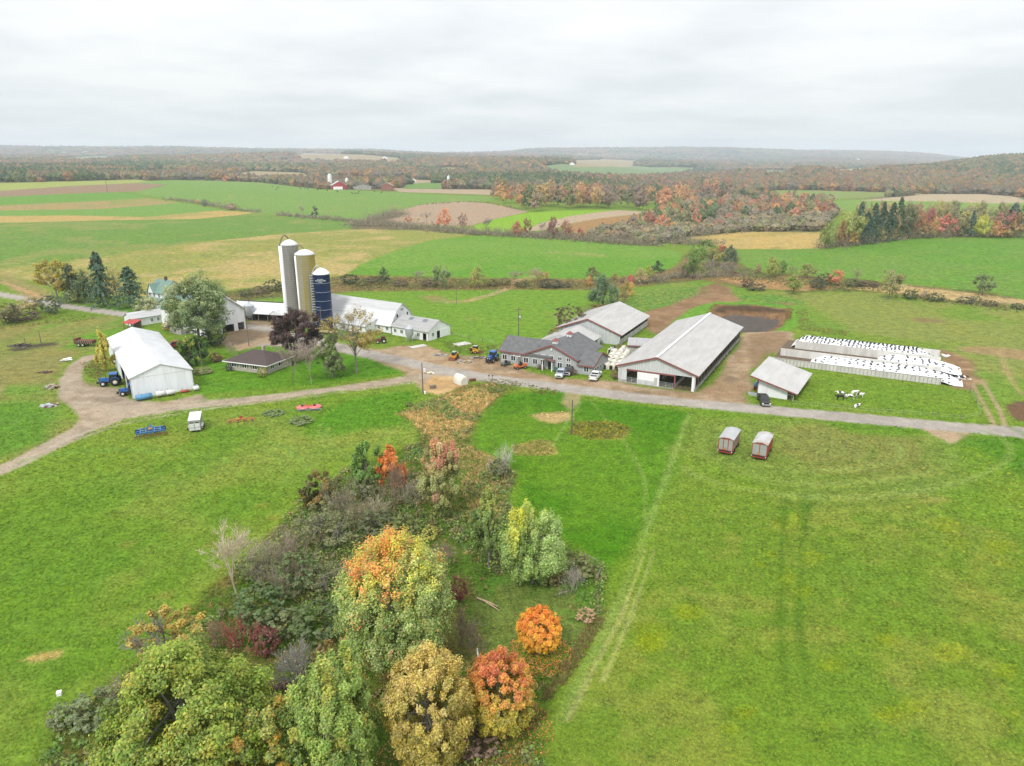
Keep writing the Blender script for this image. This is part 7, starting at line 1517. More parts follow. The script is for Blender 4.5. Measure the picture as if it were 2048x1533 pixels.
# ------------------------------------------------------------------ single trees in the middle distance: x, base row, top row, width, kind, colour, label
T = [(207, 613, 504, 60, 'conifer', (58, 84, 58), 'tall dark spruce on the left lawn'), (265, 613, 533, 70, 'conifer', (54, 80, 50), 'wide dark fir left of the farmhouse'), (148, 604, 524, 52, 'conifer', (78, 92, 60), 'brownish spruce behind the broad yellow-olive tree'),
 (172, 606, 540, 44, 'oval', (84, 108, 54), 'small green tree right of the brownish spruce'), (183, 604, 528, 52, 'thin', (168, 160, 80), 'thin yellow tree between the two spruces'), (235, 606, 528, 50, 'thin', (178, 160, 84), 'thin yellowing tree behind the wide fir'), (155, 606, 575, 34, 'round', (150, 156, 80), 'small pale tree at the foot of the brownish spruce'),
 (302, 640, 587, 52, 'thin', (160, 164, 106), 'pale green slender tree over the white outbuilding'), (296, 640, 590, 46, 'round', (156, 162, 108), 'light crown tree before the outbuilding roof'), (60, 627, 592, 48, 'round', (166, 150, 98), 'tan round bush below the far left road'), (12, 648, 604, 56, 'round', (122, 112, 68), 'brownish tree at the left picture edge'),
 (104, 627, 584, 42, 'bush', (108, 118, 84), 'grey-green bush beside the far left road'), (46, 640, 620, 60, 'bush', (118, 96, 80), 'brown low bush under the tan bush'), (432, 723, 703, 26, 'bush', (140, 86, 64), 'small russet bush beside the round dark green tree'), (526, 753, 732, 22, 'bush', (150, 152, 40), 'yellow-green globe bush at the ranch house corner'),
 (586, 770, 680, 62, 'bare', (150, 134, 120), 'bare grey tree in front of the ranch house, left of two'), (623, 768, 678, 70, 'bare', (148, 134, 122), 'bare grey tree in front of the purple beech'), (664, 754, 700, 56, 'bareshrub', (150, 140, 128), 'twiggy grey bush below the dark olive tree'), (466, 712, 680, 30, 'bareshrub', (152, 134, 122), 'bare brown shrub above the ranch house'),
 (356, 664, 638, 40, 'bush', (110, 122, 78), 'grey-green bush under the huge maple'), (336, 660, 642, 22, 'bush', (200, 160, 70), 'golden bush at the bank barn corner'), (430, 690, 650, 50, 'bush', (96, 112, 66), 'dark bush at the foot of the huge maple'), (658, 642, 624, 26, 'bush', (70, 128, 52), 'bright green bush at the blue silo foot'),
 (1140, 662, 606, 66, 'bush', (116, 106, 62), 'large olive-brown bush left of the rear cattle barn'), (1176, 642, 612, 46, 'bareshrub', (132, 122, 116), 'grey twiggy bush behind the rear cattle barn'), (1200, 632, 606, 40, 'bush', (140, 108, 62), 'rusty bush at the ridge of the rear cattle barn'), (1112, 684, 652, 34, 'bush', (132, 116, 62), 'rusty olive bush at the left corner of the rear barn'),
 (1206, 614, 545, 56, 'willow', (96, 122, 78), 'dark round willow behind the rear cattle barn'), (1236, 612, 572, 36, 'bareshrub', (112, 108, 104), 'grey bush right of the dark willow'), (1250, 604, 560, 28, 'oval', (160, 136, 66), 'small olive-gold tree right of the dark willow'), (1262, 594, 562, 20, 'oval', (196, 164, 62), 'slim golden tree at the field corner'),
 (768, 568, 530, 22, 'cone', (82, 96, 58), 'small dark tree on the stream bank behind the dairy barn'), (883, 577, 527, 36, 'round', (122, 140, 82), 'grey-green tree on the stream bank in mid pasture'), (956, 575, 532, 38, 'cone', (150, 156, 62), 'yellow-green tree on the stream bank'), (950, 570, 536, 16, 'oval', (196, 164, 60), 'golden small tree beside the yellow-green tree'),
 (1030, 568, 540, 34, 'bare', (150, 132, 112), 'bare tree by the trampled crossing'), (1072, 566, 534, 44, 'bare', (154, 134, 106), 'bare leaning tree right of the crossing'), (1087, 562, 541, 24, 'round', (186, 160, 74), 'round yellow tree right of the crossing'), (836, 566, 540, 24, 'bare', (150, 140, 124), 'thin bare tree near the stream, left of the grey-green tree'),
 (1185, 562, 533, 26, 'round', (124, 118, 66), 'olive tree behind the dark willow'), (1179, 572, 550, 14, 'oval', (198, 152, 62), 'small orange-yellow sapling left of the dark willow'), (1229, 560, 546, 14, 'round', (160, 130, 60), 'little brown tree behind the willow'), (1261, 568, 547, 14, 'bush', (206, 86, 72), 'small red bush on the field edge'), (1246, 566, 555, 14, 'bush', (120, 96, 78), 'brown bush beside the small red bush'),
 (1281, 568, 535, 28, 'oval', (176, 154, 100), 'tan tree right of the small red bush'), (1297, 560, 531, 22, 'oval', (160, 156, 44), 'yellow-green tree right of the tan tree'), (1315, 546, 521, 26, 'cone', (70, 92, 62), 'dark green spreading tree on the field edge'), (1382, 557, 502, 36, 'oval', (108, 138, 44), 'tall green tree at the head of the dirt track'), (1392, 540, 488, 44, 'round', (118, 146, 54), 'large green tree behind the tall green one'),
 (1424, 530, 492, 40, 'round', (146, 142, 62), 'olive-yellow tree in the corner copse'), (1412, 512, 478, 40, 'round', (122, 146, 60), 'green tree at the back of the corner copse'), (1441, 506, 488, 18, 'round', (196, 84, 70), 'small red tree in the corner copse'), (1460, 530, 486, 28, 'cone', (84, 98, 78), 'blue-green tree at the right end of the corner copse'), (1402, 556, 530, 22, 'oval', (150, 158, 70), 'pale green tree under the corner copse'),
 (1432, 548, 514, 60, 'bareshrub', (128, 120, 116), 'grey twiggy mass in front of the corner copse'), (1466, 548, 520, 50, 'bareshrub', (122, 116, 104), 'grey-brown bush right of the corner copse'), (1362, 556, 520, 36, 'bareshrub', (150, 132, 116), 'brown twiggy bush left of the tall green tree'), (1394, 560, 540, 40, 'bareshrub', (150, 128, 112), 'brown bush at the foot of the tall green tree'), (1462, 550, 540, 26, 'bush', (150, 92, 80), 'low dark red bush by the dirt track'),
 (1540, 555, 511, 32, 'oval', (158, 160, 54), 'yellow-green tree on the right stream bank'), (1564, 550, 518, 24, 'oval', (118, 142, 58), 'green tree beside the yellow-green one on the right bank'), (1516, 547, 526, 15, 'oval', (160, 124, 90), 'small brown tree on the right stream bank'), (1615, 556, 527, 30, 'round', (140, 136, 60), 'olive tree in the middle of the right bank'), (1586, 587, 546, 36, 'round', (140, 150, 48), 'yellow-green tree above the lagoon'),
 (1671, 572, 537, 28, 'round', (206, 128, 84), 'orange-pink tree in the right stream bushes'), (1648, 570, 544, 36, 'bush', (96, 110, 68), 'dark green bush left of the orange-pink tree'), (1777, 598, 534, 40, 'round', (158, 152, 88), 'pale olive tree leaning over the right stream'), (1964, 590, 545, 38, 'round', (112, 126, 74), 'green round tree alone at the right meadow edge'), (1713, 562, 533, 18, 'thin', (154, 142, 100), 'thin tan tree on the right bank'),
 (1586, 548, 530, 24, 'bareshrub', (140, 112, 96), 'brown bush between the bank trees'), (1636, 576, 556, 34, 'bush', (96, 102, 74), 'dark low bush below the orange-pink tree'), (1705, 572, 556, 34, 'bush', (110, 110, 76), 'olive bush right of the orange-pink tree'), (1738, 572, 559, 44, 'bush', (120, 96, 76), 'brown bush under the thin tan tree'), (1494, 574, 555, 26, 'bush', (120, 92, 74), 'maroon bush beside the dirt track'), (1512, 580, 566, 40, 'bush', (106, 110, 76), 'grey-green bush right of the maroon bush'),
 (1820, 598, 578, 30, 'bush', (94, 108, 62), 'dark bush right of the pale olive tree'), (1845, 598, 576, 24, 'bareshrub', (140, 124, 108), 'twiggy bush on the right stream'), (1870, 602, 584, 34, 'bush', (108, 112, 74), 'olive bush by the thin pole'), (1930, 606, 592, 34, 'bush', (110, 112, 76), 'grey bush along the right stream'), (1950, 604, 590, 22, 'bush', (118, 124, 78), 'small green bush below the lone round tree'), (1978, 612, 598, 30, 'bush', (126, 116, 82), 'olive-brown bush below the lone round tree'), (2034, 618, 604, 26, 'bush', (106, 112, 70), 'green bush at the right picture edge'),
 (889, 459, 417, 30, 'oval', (208, 136, 88), 'bright orange tree before the ploughed hill'), (926, 462, 423, 24, 'thin', (156, 98, 80), 'russet tree before the ploughed hill'), (853, 452, 420, 24, 'bare', (160, 146, 130), 'bare tree before the ploughed hill'), (972, 469, 432, 30, 'bare', (140, 130, 118), 'dark bare tree at the tip of the bright green field'), (1034, 472, 441, 26, 'oval', (190, 104, 84), 'red tree before the pale strip field'), (1054, 472, 431, 16, 'oval', (156, 96, 76), 'slim russet tree right of the red tree'),
 (1107, 476, 432, 28, 'oval', (140, 92, 82), 'dark maroon tree in the mid hedgerow'), (1133, 476, 439, 28, 'oval', (168, 116, 88), 'brown-orange tree beside the maroon one'), (1160, 479, 456, 18, 'oval', (170, 86, 76), 'small dull red tree in the mid hedgerow'), (1085, 474, 440, 16, 'bare', (150, 134, 122), 'bare tree left of the maroon tree'), (818, 446, 432, 14, 'oval', (190, 112, 70), 'little rust tree left of the bright orange one'), (836, 448, 432, 14, 'thin', (190, 172, 110), 'pale sapling left of the bright orange one'),
 (1324, 463, 426, 32, 'oval', (206, 138, 92), 'orange tree at the end of the brown field'), (1344, 463, 440, 17, 'oval', (214, 172, 74), 'yellow tree beside the orange one at the brown field'), (1394, 455, 420, 17, 'oval', (200, 132, 90), 'tall orange tree in the valley brush'), (1436, 459, 437, 17, 'oval', (200, 120, 90), 'red-orange tree in the valley brush'), (1270, 468, 451, 32, 'bush', (196, 124, 98), 'pink-orange bush below the brown field'), (1240, 466, 456, 14, 'bush', (84, 108, 80), 'dark green bush below the brown field'), (1368, 440, 425, 14, 'oval', (110, 126, 70), 'green tree in the valley brush'),
 (396, 408, 396, 7, 'oval', (216, 160, 70), 'tiny orange tree in the far hedgerow'), (410, 413, 396, 12, 'bush', (110, 112, 92), 'dark bush by the tiny orange tree'), (440, 417, 400, 12, 'bare', (160, 134, 116), 'bare brown tree in the far hedgerow'), (464, 420, 404, 20, 'bush', (170, 134, 116), 'pinkish bush in the far hedgerow'), (630, 436, 412, 18, 'oval', (98, 102, 84), 'dark bush tree in the far green hedge'), (604, 434, 408, 12, 'bare', (150, 136, 124), 'thin bare tree in the far green hedge'), (616, 366, 352, 0.1, 'oval', (90, 110, 70), ''),
 (615, 371, 361, 8, 'round', (78, 100, 66), 'round dark tree by the far pale shed'), (778, 366, 353, 14, 'round', (108, 120, 70), 'green tree by the small far red shed'), (545, 366, 350, 9, 'oval', (150, 92, 84), 'dull red tree on the far skyline field'), (566, 368, 354, 14, 'bare', (150, 118, 108), 'brown bare trees on the far skyline field'), (217, 362, 345, 8, 'thin', (176, 160, 98), 'slim pale tree at the far left crest'), (452, 366, 351, 13, 'oval', (206, 142, 74), 'orange tree at the far pasture corner')]
for t_ in T:
    if not t_[6]: continue
    x, bs_, tp_, wd, kind, colr, lab = t_
    nm = {'conifer': 'spruce_tree', 'willow': 'willow_tree', 'bush': 'bush', 'bareshrub': 'bush', 'bare': 'bare_tree'}.get(kind, 'tree')
    sm_ = wd < 26 and kind in ('oval', 'round', 'cone', 'spread')
    o = pplant(x, bs_, tp_, wd * 1.05, 'small' if (sm_ and bs_ < 500) else kind, colr, nm, lab, 'bush' if nm == 'bush' else 'tree', None, KL * (0.72 if kind == 'conifer' else 1), parts=not (sm_ and bs_ < 500))
# ------------------------------------------------------------------ right-hand wood: front row one by one, then the trees behind
RWOOD = [(1655, 498, 438, 32, 'oval', (140, 150, 62), 'yellow-green tree at the left end of the right-hand wood'), (1694, 491, 417, 48, 'round', (158, 162, 66), 'tall yellow-green tree, second in the right-hand wood'), (1680, 494, 440, 24, 'oval', (166, 122, 72), 'tan tree between the first two of the right-hand wood'), (1703, 491, 460, 26, 'oval', (206, 160, 62), 'golden low tree at the wood edge'), (1714, 488, 404, 30, 'conifer', (62, 88, 66), 'first dark conifer of the right-hand wood'), (1728, 487, 422, 36, 'conifer', (50, 78, 64), 'dark blue-green conifer at the wood edge'),
 (1742, 486, 406, 32, 'conifer', (56, 82, 58), 'dark conifer with pointed top in the wood'), (1759, 483, 404, 30, 'conifer', (52, 76, 54), 'tall dark conifer in the middle of the conifers'), (1778, 481, 405, 32, 'conifer', (56, 80, 56), 'dark conifer right of the tallest'), (1792, 478, 394, 30, 'conifer', (66, 86, 52), 'tallest conifer poking above the wood'), (1758, 484, 452, 26, 'oval', (150, 146, 78), 'pale olive small tree before the conifers'), (1744, 470, 416, 18, 'oval', (166, 134, 80), 'tan crown among the conifers'),
 (1788, 480, 428, 16, 'oval', (164, 132, 84), 'brown-tan crown right of the conifers'), (1783, 481, 452, 20, 'oval', (160, 140, 70), 'yellowish low tree before the tallest conifer'), (1806, 478, 412, 36, 'round', (112, 118, 74), 'grey-olive tree right of the conifers'), (1822, 476, 408, 34, 'thin', (150, 136, 94), 'pale brown tree behind the grey-olive one'), (1840, 475, 430, 30, 'oval', (180, 124, 74), 'orange-brown tree left of the crimson one'), (1832, 474, 416, 26, 'oval', (188, 122, 82), 'light rust tree in the wood'),
 (1857, 470, 414, 24, 'oval', (170, 78, 84), 'crimson tree in the right-hand wood'), (1848, 476, 446, 30, 'oval', (150, 130, 74), 'olive-gold low tree under the crimson one'), (1866, 474, 434, 16, 'oval', (196, 160, 76), 'slim gold tree beside the crimson one'), (1889, 473, 424, 42, 'cone', (190, 112, 92), 'big salmon red tree in the right-hand wood'), (1912, 474, 440, 28, 'thin', (140, 124, 92), 'bare brownish tree right of the salmon red one'), (1926, 474, 432, 24, 'oval', (120, 118, 74), 'grey-green tree before the small conifer'), (1940, 474, 420, 20, 'conifer', (66, 90, 74), 'single conifer right of the salmon red tree'),
 (1963, 475, 428, 32, 'oval', (196, 196, 44), 'lemon yellow tree in the right-hand wood'), (2000, 474, 420, 44, 'round', (168, 108, 92), 'dull red broad tree near the right end of the wood'), (1992, 476, 440, 28, 'oval', (196, 144, 84), 'peach orange tree right of the lemon yellow one'), (2020, 476, 444, 24, 'oval', (176, 146, 84), 'tan tree near the right edge of the wood'), (2040, 476, 424, 34, 'round', (166, 136, 86), 'brown-tan tree at the right picture edge'), (2020, 466, 406, 40, 'conifer', (70, 92, 76), 'dark conifer at the right back of the wood'), (2044, 464, 404, 40, 'conifer', (66, 88, 72), 'dark conifer at the very right edge')]
for x, bs_, tp_, wd, kind, colr, lab in RWOOD:
    pplant(x, bs_, tp_, wd * 1.1, kind, colr, 'conifer_tree' if kind == 'conifer' else 'tree', lab, 'tree', None, KL * (0.8 if kind == 'conifer' else 1))
_r8 = random.Random(21)
for i in range(46):
    x = _r8.uniform(1735, 2046); bs_ = _r8.uniform(455, 468); P = gp(x, bs_); cl = _r8.choice([(162, 152, 92), (176, 166, 92), (150, 146, 96), (190, 170, 84), (140, 136, 96), (168, 148, 100)])
    P[1] += _r8.uniform(0, 30); P[2] = terr(P[0], P[1]); plant(P, _r8.uniform(15, 21), _r8.uniform(8, 12), _r8.choice(['round', 'thin', 'oval', 'round']), cl, 'tree', 'yellow-olive tree in the pale back row of the right-hand wood', 'tree', 'back row of the right-hand wood', KL)
# ------------------------------------------------------------------ the middle wood beyond the ploughed hill
WOODC = [((198, 136, 88), 'orange'), ((190, 138, 96), 'rust brown'), ((160, 132, 108), 'dull brown'), ((184, 156, 90), 'ochre'), ((116, 130, 72), 'green'), ((206, 160, 92), 'amber'), ((146, 124, 108), 'grey-brown'), ((172, 114, 92), 'red-brown'), ((94, 112, 68), 'dark green')]
for i in range(96):
    t = i / 96.0; u = _r8.random()
    x = 985 + 470 * _r8.random(); lo = np.interp(x, [980, 1010, 1060, 1240, 1330, 1380, 1460], [400, 408, 424, 420, 422, 404, 402]); bs_ = lo - 26 * (_r8.random() ** 1.3)
    P = gp(x, bs_); k = _r8.choice([0, 1, 1, 2, 2, 3, 4, 5, 6, 7, 8]) if x > 1050 else _r8.choice([0, 0, 5, 2, 4])
    hh = _r8.uniform(17, 26); plant(P, hh, hh * _r8.uniform(0.62, 0.85), _r8.choice(['small', 'small', 'oval', 'round', 'thin']), WOODC[k][0], 'tree', WOODC[k][1] + ' tree in the autumn wood beyond the ploughed hill', 'tree', 'trees of the middle wood', KL, parts=False)
for i in range(44):
    x = _r8.uniform(1470, 1665); bs_ = _r8.uniform(398, 436); P = gp(x, bs_); k = _r8.choice([0, 1, 2, 6, 7, 2, 6]); hh = _r8.uniform(9, 15)
    plant(P, hh, hh * 0.75, _r8.choice(['small', 'thin', 'bareshrub', 'oval']), WOODC[k][0], 'tree', WOODC[k][1] + ' tree in the grey brush left of the right-hand wood', 'tree', 'trees of the valley brush', KL, parts=False)
# ------------------------------------------------------------------ the thicket in front: shrubs, bare trees
big_bare = [(690, 1030, 970, 100), (640, 1085, 1010, 120), (590, 1120, 1040, 120), (545, 1150, 1070, 110), (725, 1000, 950, 80), (765, 1020, 965, 90), (830, 1015, 955, 80), (680, 1090, 1030, 110), (620, 1150, 1090, 100), (570, 1190, 1120, 100), (650, 1190, 1125, 90), (700, 1060, 1000, 90), (740, 1050, 990, 90), (520, 1180, 1100, 80)]
for i, (x, b0_, t0_, wd) in enumerate(big_bare):
    pplant(x, b0_, t0_, wd, ('barefine', 'thin', 'bareshrub')[i % 3], [(156, 148, 120), (132, 134, 78), (146, 132, 104)][i % 3], 'bare_thicket_shrub', ['fine grey-brown leafless shrub in the thicket left of the large maple', 'sparse olive shrub in the bare thicket left of the large maple', 'coarse brown leafless shrub in the thicket left of the large maple'][i % 3], 'shrub', 'leafless shrubs of the thicket', 0.95)
S = [(478, 1205, 1038, 92, 'bare', (176, 160, 140), 'bare_tree', 'leafless pale tree standing up from the left edge of the thicket', 'tree'), (585, 1135, 1060, 40, 'bare', (160, 146, 130), 'bare_tree', 'thin leafless tree with pale stem behind the grey shrubs', 'tree'), (486, 1296, 1222, 96, 'bareshrub', (146, 70, 66), 'red_shrub', 'deep red shrub in the middle of the thicket', 'shrub'), (535, 1310, 1250, 60, 'bush', (120, 60, 50), 'red_shrub', 'maroon low shrub right of the deep red one', 'shrub'),
 (887, 1152, 1084, 78, 'bareshrub', (128, 104, 96), 'bare_shrub', 'brown domed leafless shrub right of the large maple', 'shrub'), (936, 1310, 1240, 82, 'barefine', (120, 104, 84), 'bare_shrub', 'dark leafless shrub below the brown domed one', 'shrub'), (1146, 1186, 1136, 60, 'bareshrub', (150, 142, 134), 'bare_shrub', 'grey leafless shrub by the broken rail fence', 'shrub'), (917, 1200, 1150, 36, 'bush', (118, 52, 44), 'red_shrub', 'small dark red bush behind the large maple', 'shrub'), (1003, 952, 880, 54, 'bareshrub', (168, 166, 158), 'grey_shrub', 'silver-grey shrub at the edge of the mown lawn', 'shrub'), (1000, 954, 914, 46, 'bush', (98, 104, 62), 'green_shrub', 'dark green shrub under the silver-grey one', 'shrub'),
 (600, 1370, 1290, 120, 'barefine', (134, 128, 124), 'bare_shrub', 'pale grey leafless shrub between the yellow-green and grey-green trees', 'shrub'), (655, 1345, 1280, 60, 'bush', (150, 124, 60), 'shrub', 'ochre shrub behind the tall grey-green tree', 'shrub'), (575, 1420, 1370, 90, 'bush', (98, 76, 58), 'shrub', 'dark brown shrub between the lower trees', 'shrub'), (610, 1500, 1440, 90, 'bareshrub', (110, 66, 58), 'red_shrub', 'reddish brown stems at the bottom of the thicket', 'shrub'), (190, 1440, 1388, 110, 'bush', (116, 130, 76), 'shrub', 'grey-green shrub at the lower left edge', 'shrub'), (130, 1450, 1405, 60, 'bush', (120, 128, 84), 'shrub', 'olive shrub at the lower left edge', 'shrub'), (270, 1400, 1330, 90, 'barefine', (150, 136, 112), 'bare_shrub', 'pale twiggy shrub left of the broad yellow-green tree', 'shrub'),
 (600, 1180, 1100, 90, 'bush', (92, 110, 50), 'shrub', 'green-yellow shrub under the bare thicket', 'shrub'), (520, 1240, 1170, 110, 'bush', (84, 106, 50), 'shrub', 'dense green shrub at the foot of the leafless pale tree', 'shrub'), (640, 1270, 1205, 120, 'bush', (90, 108, 46), 'shrub', 'broad green shrub left of the large maple trunk', 'shrub'), (560, 1270, 1220, 100, 'bush', (104, 112, 58), 'shrub', 'olive shrub above the deep red one', 'shrub'), (810, 1075, 1030, 70, 'bush', (112, 124, 50), 'shrub', 'yellow-green shrub behind the large maple top', 'shrub'), (860, 1080, 1048, 34, 'bush', (168, 166, 50), 'shrub', 'little lemon shrub behind the large maple', 'shrub'), (755, 1070, 1020, 80, 'bush', (92, 100, 56), 'shrub', 'dark olive shrub in the bare thicket', 'shrub'),
 (840, 985, 940, 70, 'bush', (110, 104, 60), 'shrub', 'brown-olive shrub under the pink-topped maple', 'shrub'), (800, 1000, 920, 60, 'barefine', (136, 112, 92), 'bare_shrub', 'leafless brown shrub between orange maple and pink-topped maple', 'shrub'), (1100, 1165, 1125, 60, 'bush', (132, 120, 60), 'shrub', 'ochre shrub right of the pale willow', 'shrub'), (1150, 1150, 1120, 70, 'bush', (118, 124, 62), 'shrub', 'olive shrub left of the broken rail fence', 'shrub'), (1062, 1270, 1240, 50, 'bareshrub', (170, 146, 110), 'shrub', 'straw-coloured shrub above the small orange maple', 'shrub'), (1172, 1240, 1216, 44, 'bush', (172, 140, 100), 'shrub', 'tan clump at the thicket edge', 'shrub'), (925, 1290, 1200, 40, 'bareshrub', (120, 96, 84), 'shrub', 'brown twiggy sapling below the domed shrub', 'shrub'), (700, 1180, 1120, 70, 'barefine', (120, 108, 96), 'bare_shrub', 'dark leafless shrub against the large maple', 'shrub'), (430, 1300, 1240, 80, 'barefine', (150, 128, 96), 'bare_shrub', 'tan twiggy shrub right of the thin pale yellow tree', 'shrub'), (960, 1500, 1460, 90, 'bush', (126, 100, 80), 'shrub', 'brown shrub at the bottom edge under the red-topped maple', 'shrub'),
 (1225, 706, 688, 18, 'bush', (72, 104, 56), 'shrub', 'dark green shrub in the courtyard behind the hutches', 'shrub'), (1236, 702, 686, 20, 'bush', (136, 110, 64), 'shrub', 'brown shrub in the courtyard behind the hutches', 'shrub'), (1232, 758, 734, 24, 'bush', (130, 96, 72), 'shrub', 'brown shrub at the left corner of the big barn', 'shrub'), (1080, 738, 726, 16, 'bush', (110, 84, 66), 'shrub', 'small brown shrub under the office windows', 'shrub'), (1147, 750, 736, 16, 'bush', (110, 82, 66), 'shrub', 'brown round shrub at the office front by the pickups', 'shrub'), (458, 742, 726, 14, 'bush', (70, 92, 50), 'shrub', 'dark shrub at the left ranch house corner', 'shrub'), (406, 746, 734, 40, 'bush', (140, 132, 90), 'shrub', 'dry tan clump on the lawn beside the short pole', 'shrub'), (818, 812, 802, 18, 'bush', (120, 120, 60), 'shrub', 'small round clump near the sawdust patch', 'shrub'), (605, 845, 832, 50, 'bush', (120, 130, 84), 'shrub', 'low grey-green weed clump below the red mower', 'shrub'), (548, 828, 820, 46, 'bush', (116, 138, 82), 'shrub', 'flat weed clump left of the red mower', 'shrub')]
for x, b0_, t0_, wd, kind, colr, nm, lab, cat in S: pplant(x, b0_, t0_, wd, kind, colr, nm, lab, cat, None, 0.72)
# ------------------------------------------------------------------ low growth, each patch one mass
rgv = np.random.RandomState(77)
RV = POLYS['ravine']; q = sample_poly(RV, 5200, rgv); qq = proj_rows = None
k_n = fbm(q[:, 0] / 9, q[:, 1] / 9, 3, 31)
_op = wpoly([(1010, 1140), (1190, 1150), (1190, 1230), (1120, 1320), (1000, 1330), (930, 1250), (960, 1170)]); _keep = (inside_sd(_op, q[:, 0], q[:, 1]) < 0) | (rgv.rand(len(q)) < 0.18); q = q[_keep]; k_n = k_n[_keep]
brush('undergrowth', q[k_n > 0.5], (0.4, 1.5), (0.9, 2.2), [(104, 132, 54), (124, 144, 66), (92, 122, 48), (138, 132, 68), (116, 110, 66)], 1, 18, 0.16, 0.78, 3)
brush('dry_weeds', q[k_n <= 0.5], (0.3, 1.0), (0.7, 1.6), [(150, 128, 80), (126, 118, 64), (108, 122, 56), (172, 148, 98), (120, 92, 66)], 2, 16, 0.045, 0.75, 0, blades=True)
P_ = wpoly([(806, 828), (880, 796), (920, 780), (985, 768), (1008, 780), (960, 826), (925, 876), (900, 890), (850, 870)]); q = sample_poly(P_, 1500, rgv)
brush('dry_weeds', q, (0.4, 1.1), (0.8, 1.8), [(198, 170, 120), (178, 154, 100), (132, 138, 70), (164, 140, 94), (190, 156, 106)], 3, 16, 0.05, 0.62, 0, blades=True)
P_ = wpoly([(920, 886), (1020, 930), (1015, 1000), (1000, 1060), (940, 1060), (925, 960)]); brush('dry_weeds', sample_poly(P_, 700, rgv), (0.4, 1.0), (0.8, 1.6), [(184, 158, 110), (128, 138, 66), (160, 138, 90)], 4, 16, 0.05, 0.68, 0, blades=True)
for nm, pts, n, col_, h_ in (('weed_patch', [(1150, 846), (1220, 842), (1260, 855), (1240, 876), (1180, 878), (1140, 866)], 420, [(112, 124, 52), (140, 132, 70), (96, 112, 46), (190, 176, 40)], (0.3, 0.9)), ('weed_patch', [(1026, 892), (1080, 880), (1100, 884), (1112, 908), (1060, 912), (1030, 910)], 300, [(150, 146, 70), (180, 160, 100), (120, 132, 56)], (0.2, 0.5)), ('weed_strip', [(960, 760), (1010, 758), (1120, 782), (1110, 792), (1000, 780)], 300, [(100, 128, 52), (140, 128, 72), (120, 110, 60)], (0.3, 0.8)),
     ('weed_strip', [(1395, 768), (1418, 764), (1470, 690), (1484, 664), (1474, 664), (1440, 710)], 380, [(104, 124, 58), (132, 124, 70), (90, 112, 50)], (0.3, 0.9)), ('weed_strip', [(885, 682), (990, 690), (1000, 704), (960, 712), (900, 704)], 360, [(104, 130, 56), (140, 134, 80), (96, 120, 48)], (0.2, 0.6)), ('weed_patch', [(1248, 615), (1290, 584), (1400, 568), (1420, 585), (1330, 615), (1270, 632)], 900, [(96, 150, 66), (112, 158, 74), (130, 150, 80)], (0.2, 0.5)), ('weed_patch', [(1475, 592), (1560, 592), (1615, 605), (1560, 612), (1485, 604)], 500, [(92, 148, 62), (112, 156, 72)], (0.2, 0.5)),
     ('weed_strip', [(1590, 622), (1612, 618), (1622, 650), (1700, 664), (1690, 672), (1600, 660)], 420, [(130, 136, 66), (150, 120, 76), (110, 140, 60)], (0.3, 0.8)), ('weed_strip', [(0, 640), (120, 628), (200, 632), (180, 642), (60, 652), (0, 660)], 420, [(140, 136, 80), (120, 128, 66), (160, 142, 92)], (0.3, 0.9)), ('weed_strip', [(160, 726), (200, 716), (215, 742), (200, 760), (176, 752)], 260, [(130, 124, 72), (112, 130, 60), (150, 128, 84)], (0.3, 0.9)),
     ('weed_strip', [(1100, 1400), (1150, 1340), (1210, 1240), (1190, 1230), (1130, 1320), (1080, 1400)], 420, [(150, 138, 84), (120, 132, 62), (140, 116, 80)], (0.3, 0.8)), ('bank_weeds', [(1412, 640), (1414, 620), (1430, 607), (1440, 612), (1426, 626), (1424, 645)], 160, [(150, 116, 76), (120, 120, 60)], (0.3, 0.8)), ('bank_weeds', [(1574, 612), (1588, 618), (1580, 640), (1570, 638)], 120, [(150, 106, 76), (130, 120, 66)], (0.4, 1.0))):
    brush(nm, sample_poly(wpoly(pts), n, rgv), h_, (0.5, 1.4), col_, int(n + len(pts)), 14, 0.045 if n < 600 else 0.06, 0.95, 0, blades=True)
HB = [(126, 122, 98), (142, 130, 106), (108, 114, 74), (150, 130, 106), (98, 106, 70)]
for pts, n, wd, h_ in (([(330, 398), (380, 404), (430, 413), (470, 419), (513, 425)], 260, 7, (1.5, 5)), ([(560, 430), (620, 436), (705, 443), (770, 449)], 300, 7, (1.5, 5)), ([(700, 450), (770, 450), (850, 458), (940, 468), (1000, 470)], 520, 12, (2, 6)), ([(740, 442), (775, 436), (800, 428)], 240, 10, (3, 9)), ([(1000, 470), (1100, 475), (1200, 483), (1310, 492)], 520, 12, (2, 6)), ([(1180, 474), (1260, 474), (1340, 484), (1400, 490)], 420, 16, (2, 7)), ([(1250, 470), (1330, 468), (1400, 468), (1460, 462)], 420, 18, (2, 7)), ([(1340, 440), (1420, 446), (1520, 452), (1640, 458)], 520, 16, (2, 6)), ([(1400, 420), (1480, 430), (1560, 440), (1640, 446)], 420, 26, (2, 6)),
     ([(1270, 566), (1330, 556), (1400, 552), (1480, 552)], 360, 7, (1, 3)), ([(1650, 496), (1720, 487), (1800, 477), (1900, 473), (2040, 474)], 420, 7, (3, 8)), ([(839, 410), (925, 403.5), (976, 406), (1050, 421)], 120, 2.5, (0.6, 1.8))):
    q = line_pts(pts, n, wd, rgv); far_ = q[:, 1].mean() > 380
    brush('hedgerow_brush', q, h_, (h_[0] * 1.5, h_[1] * 1.2), HB, int(pts[0][0] + n), 18, 0.36 if far_ else 0.24, 0.85, 9, (140, 128, 112))
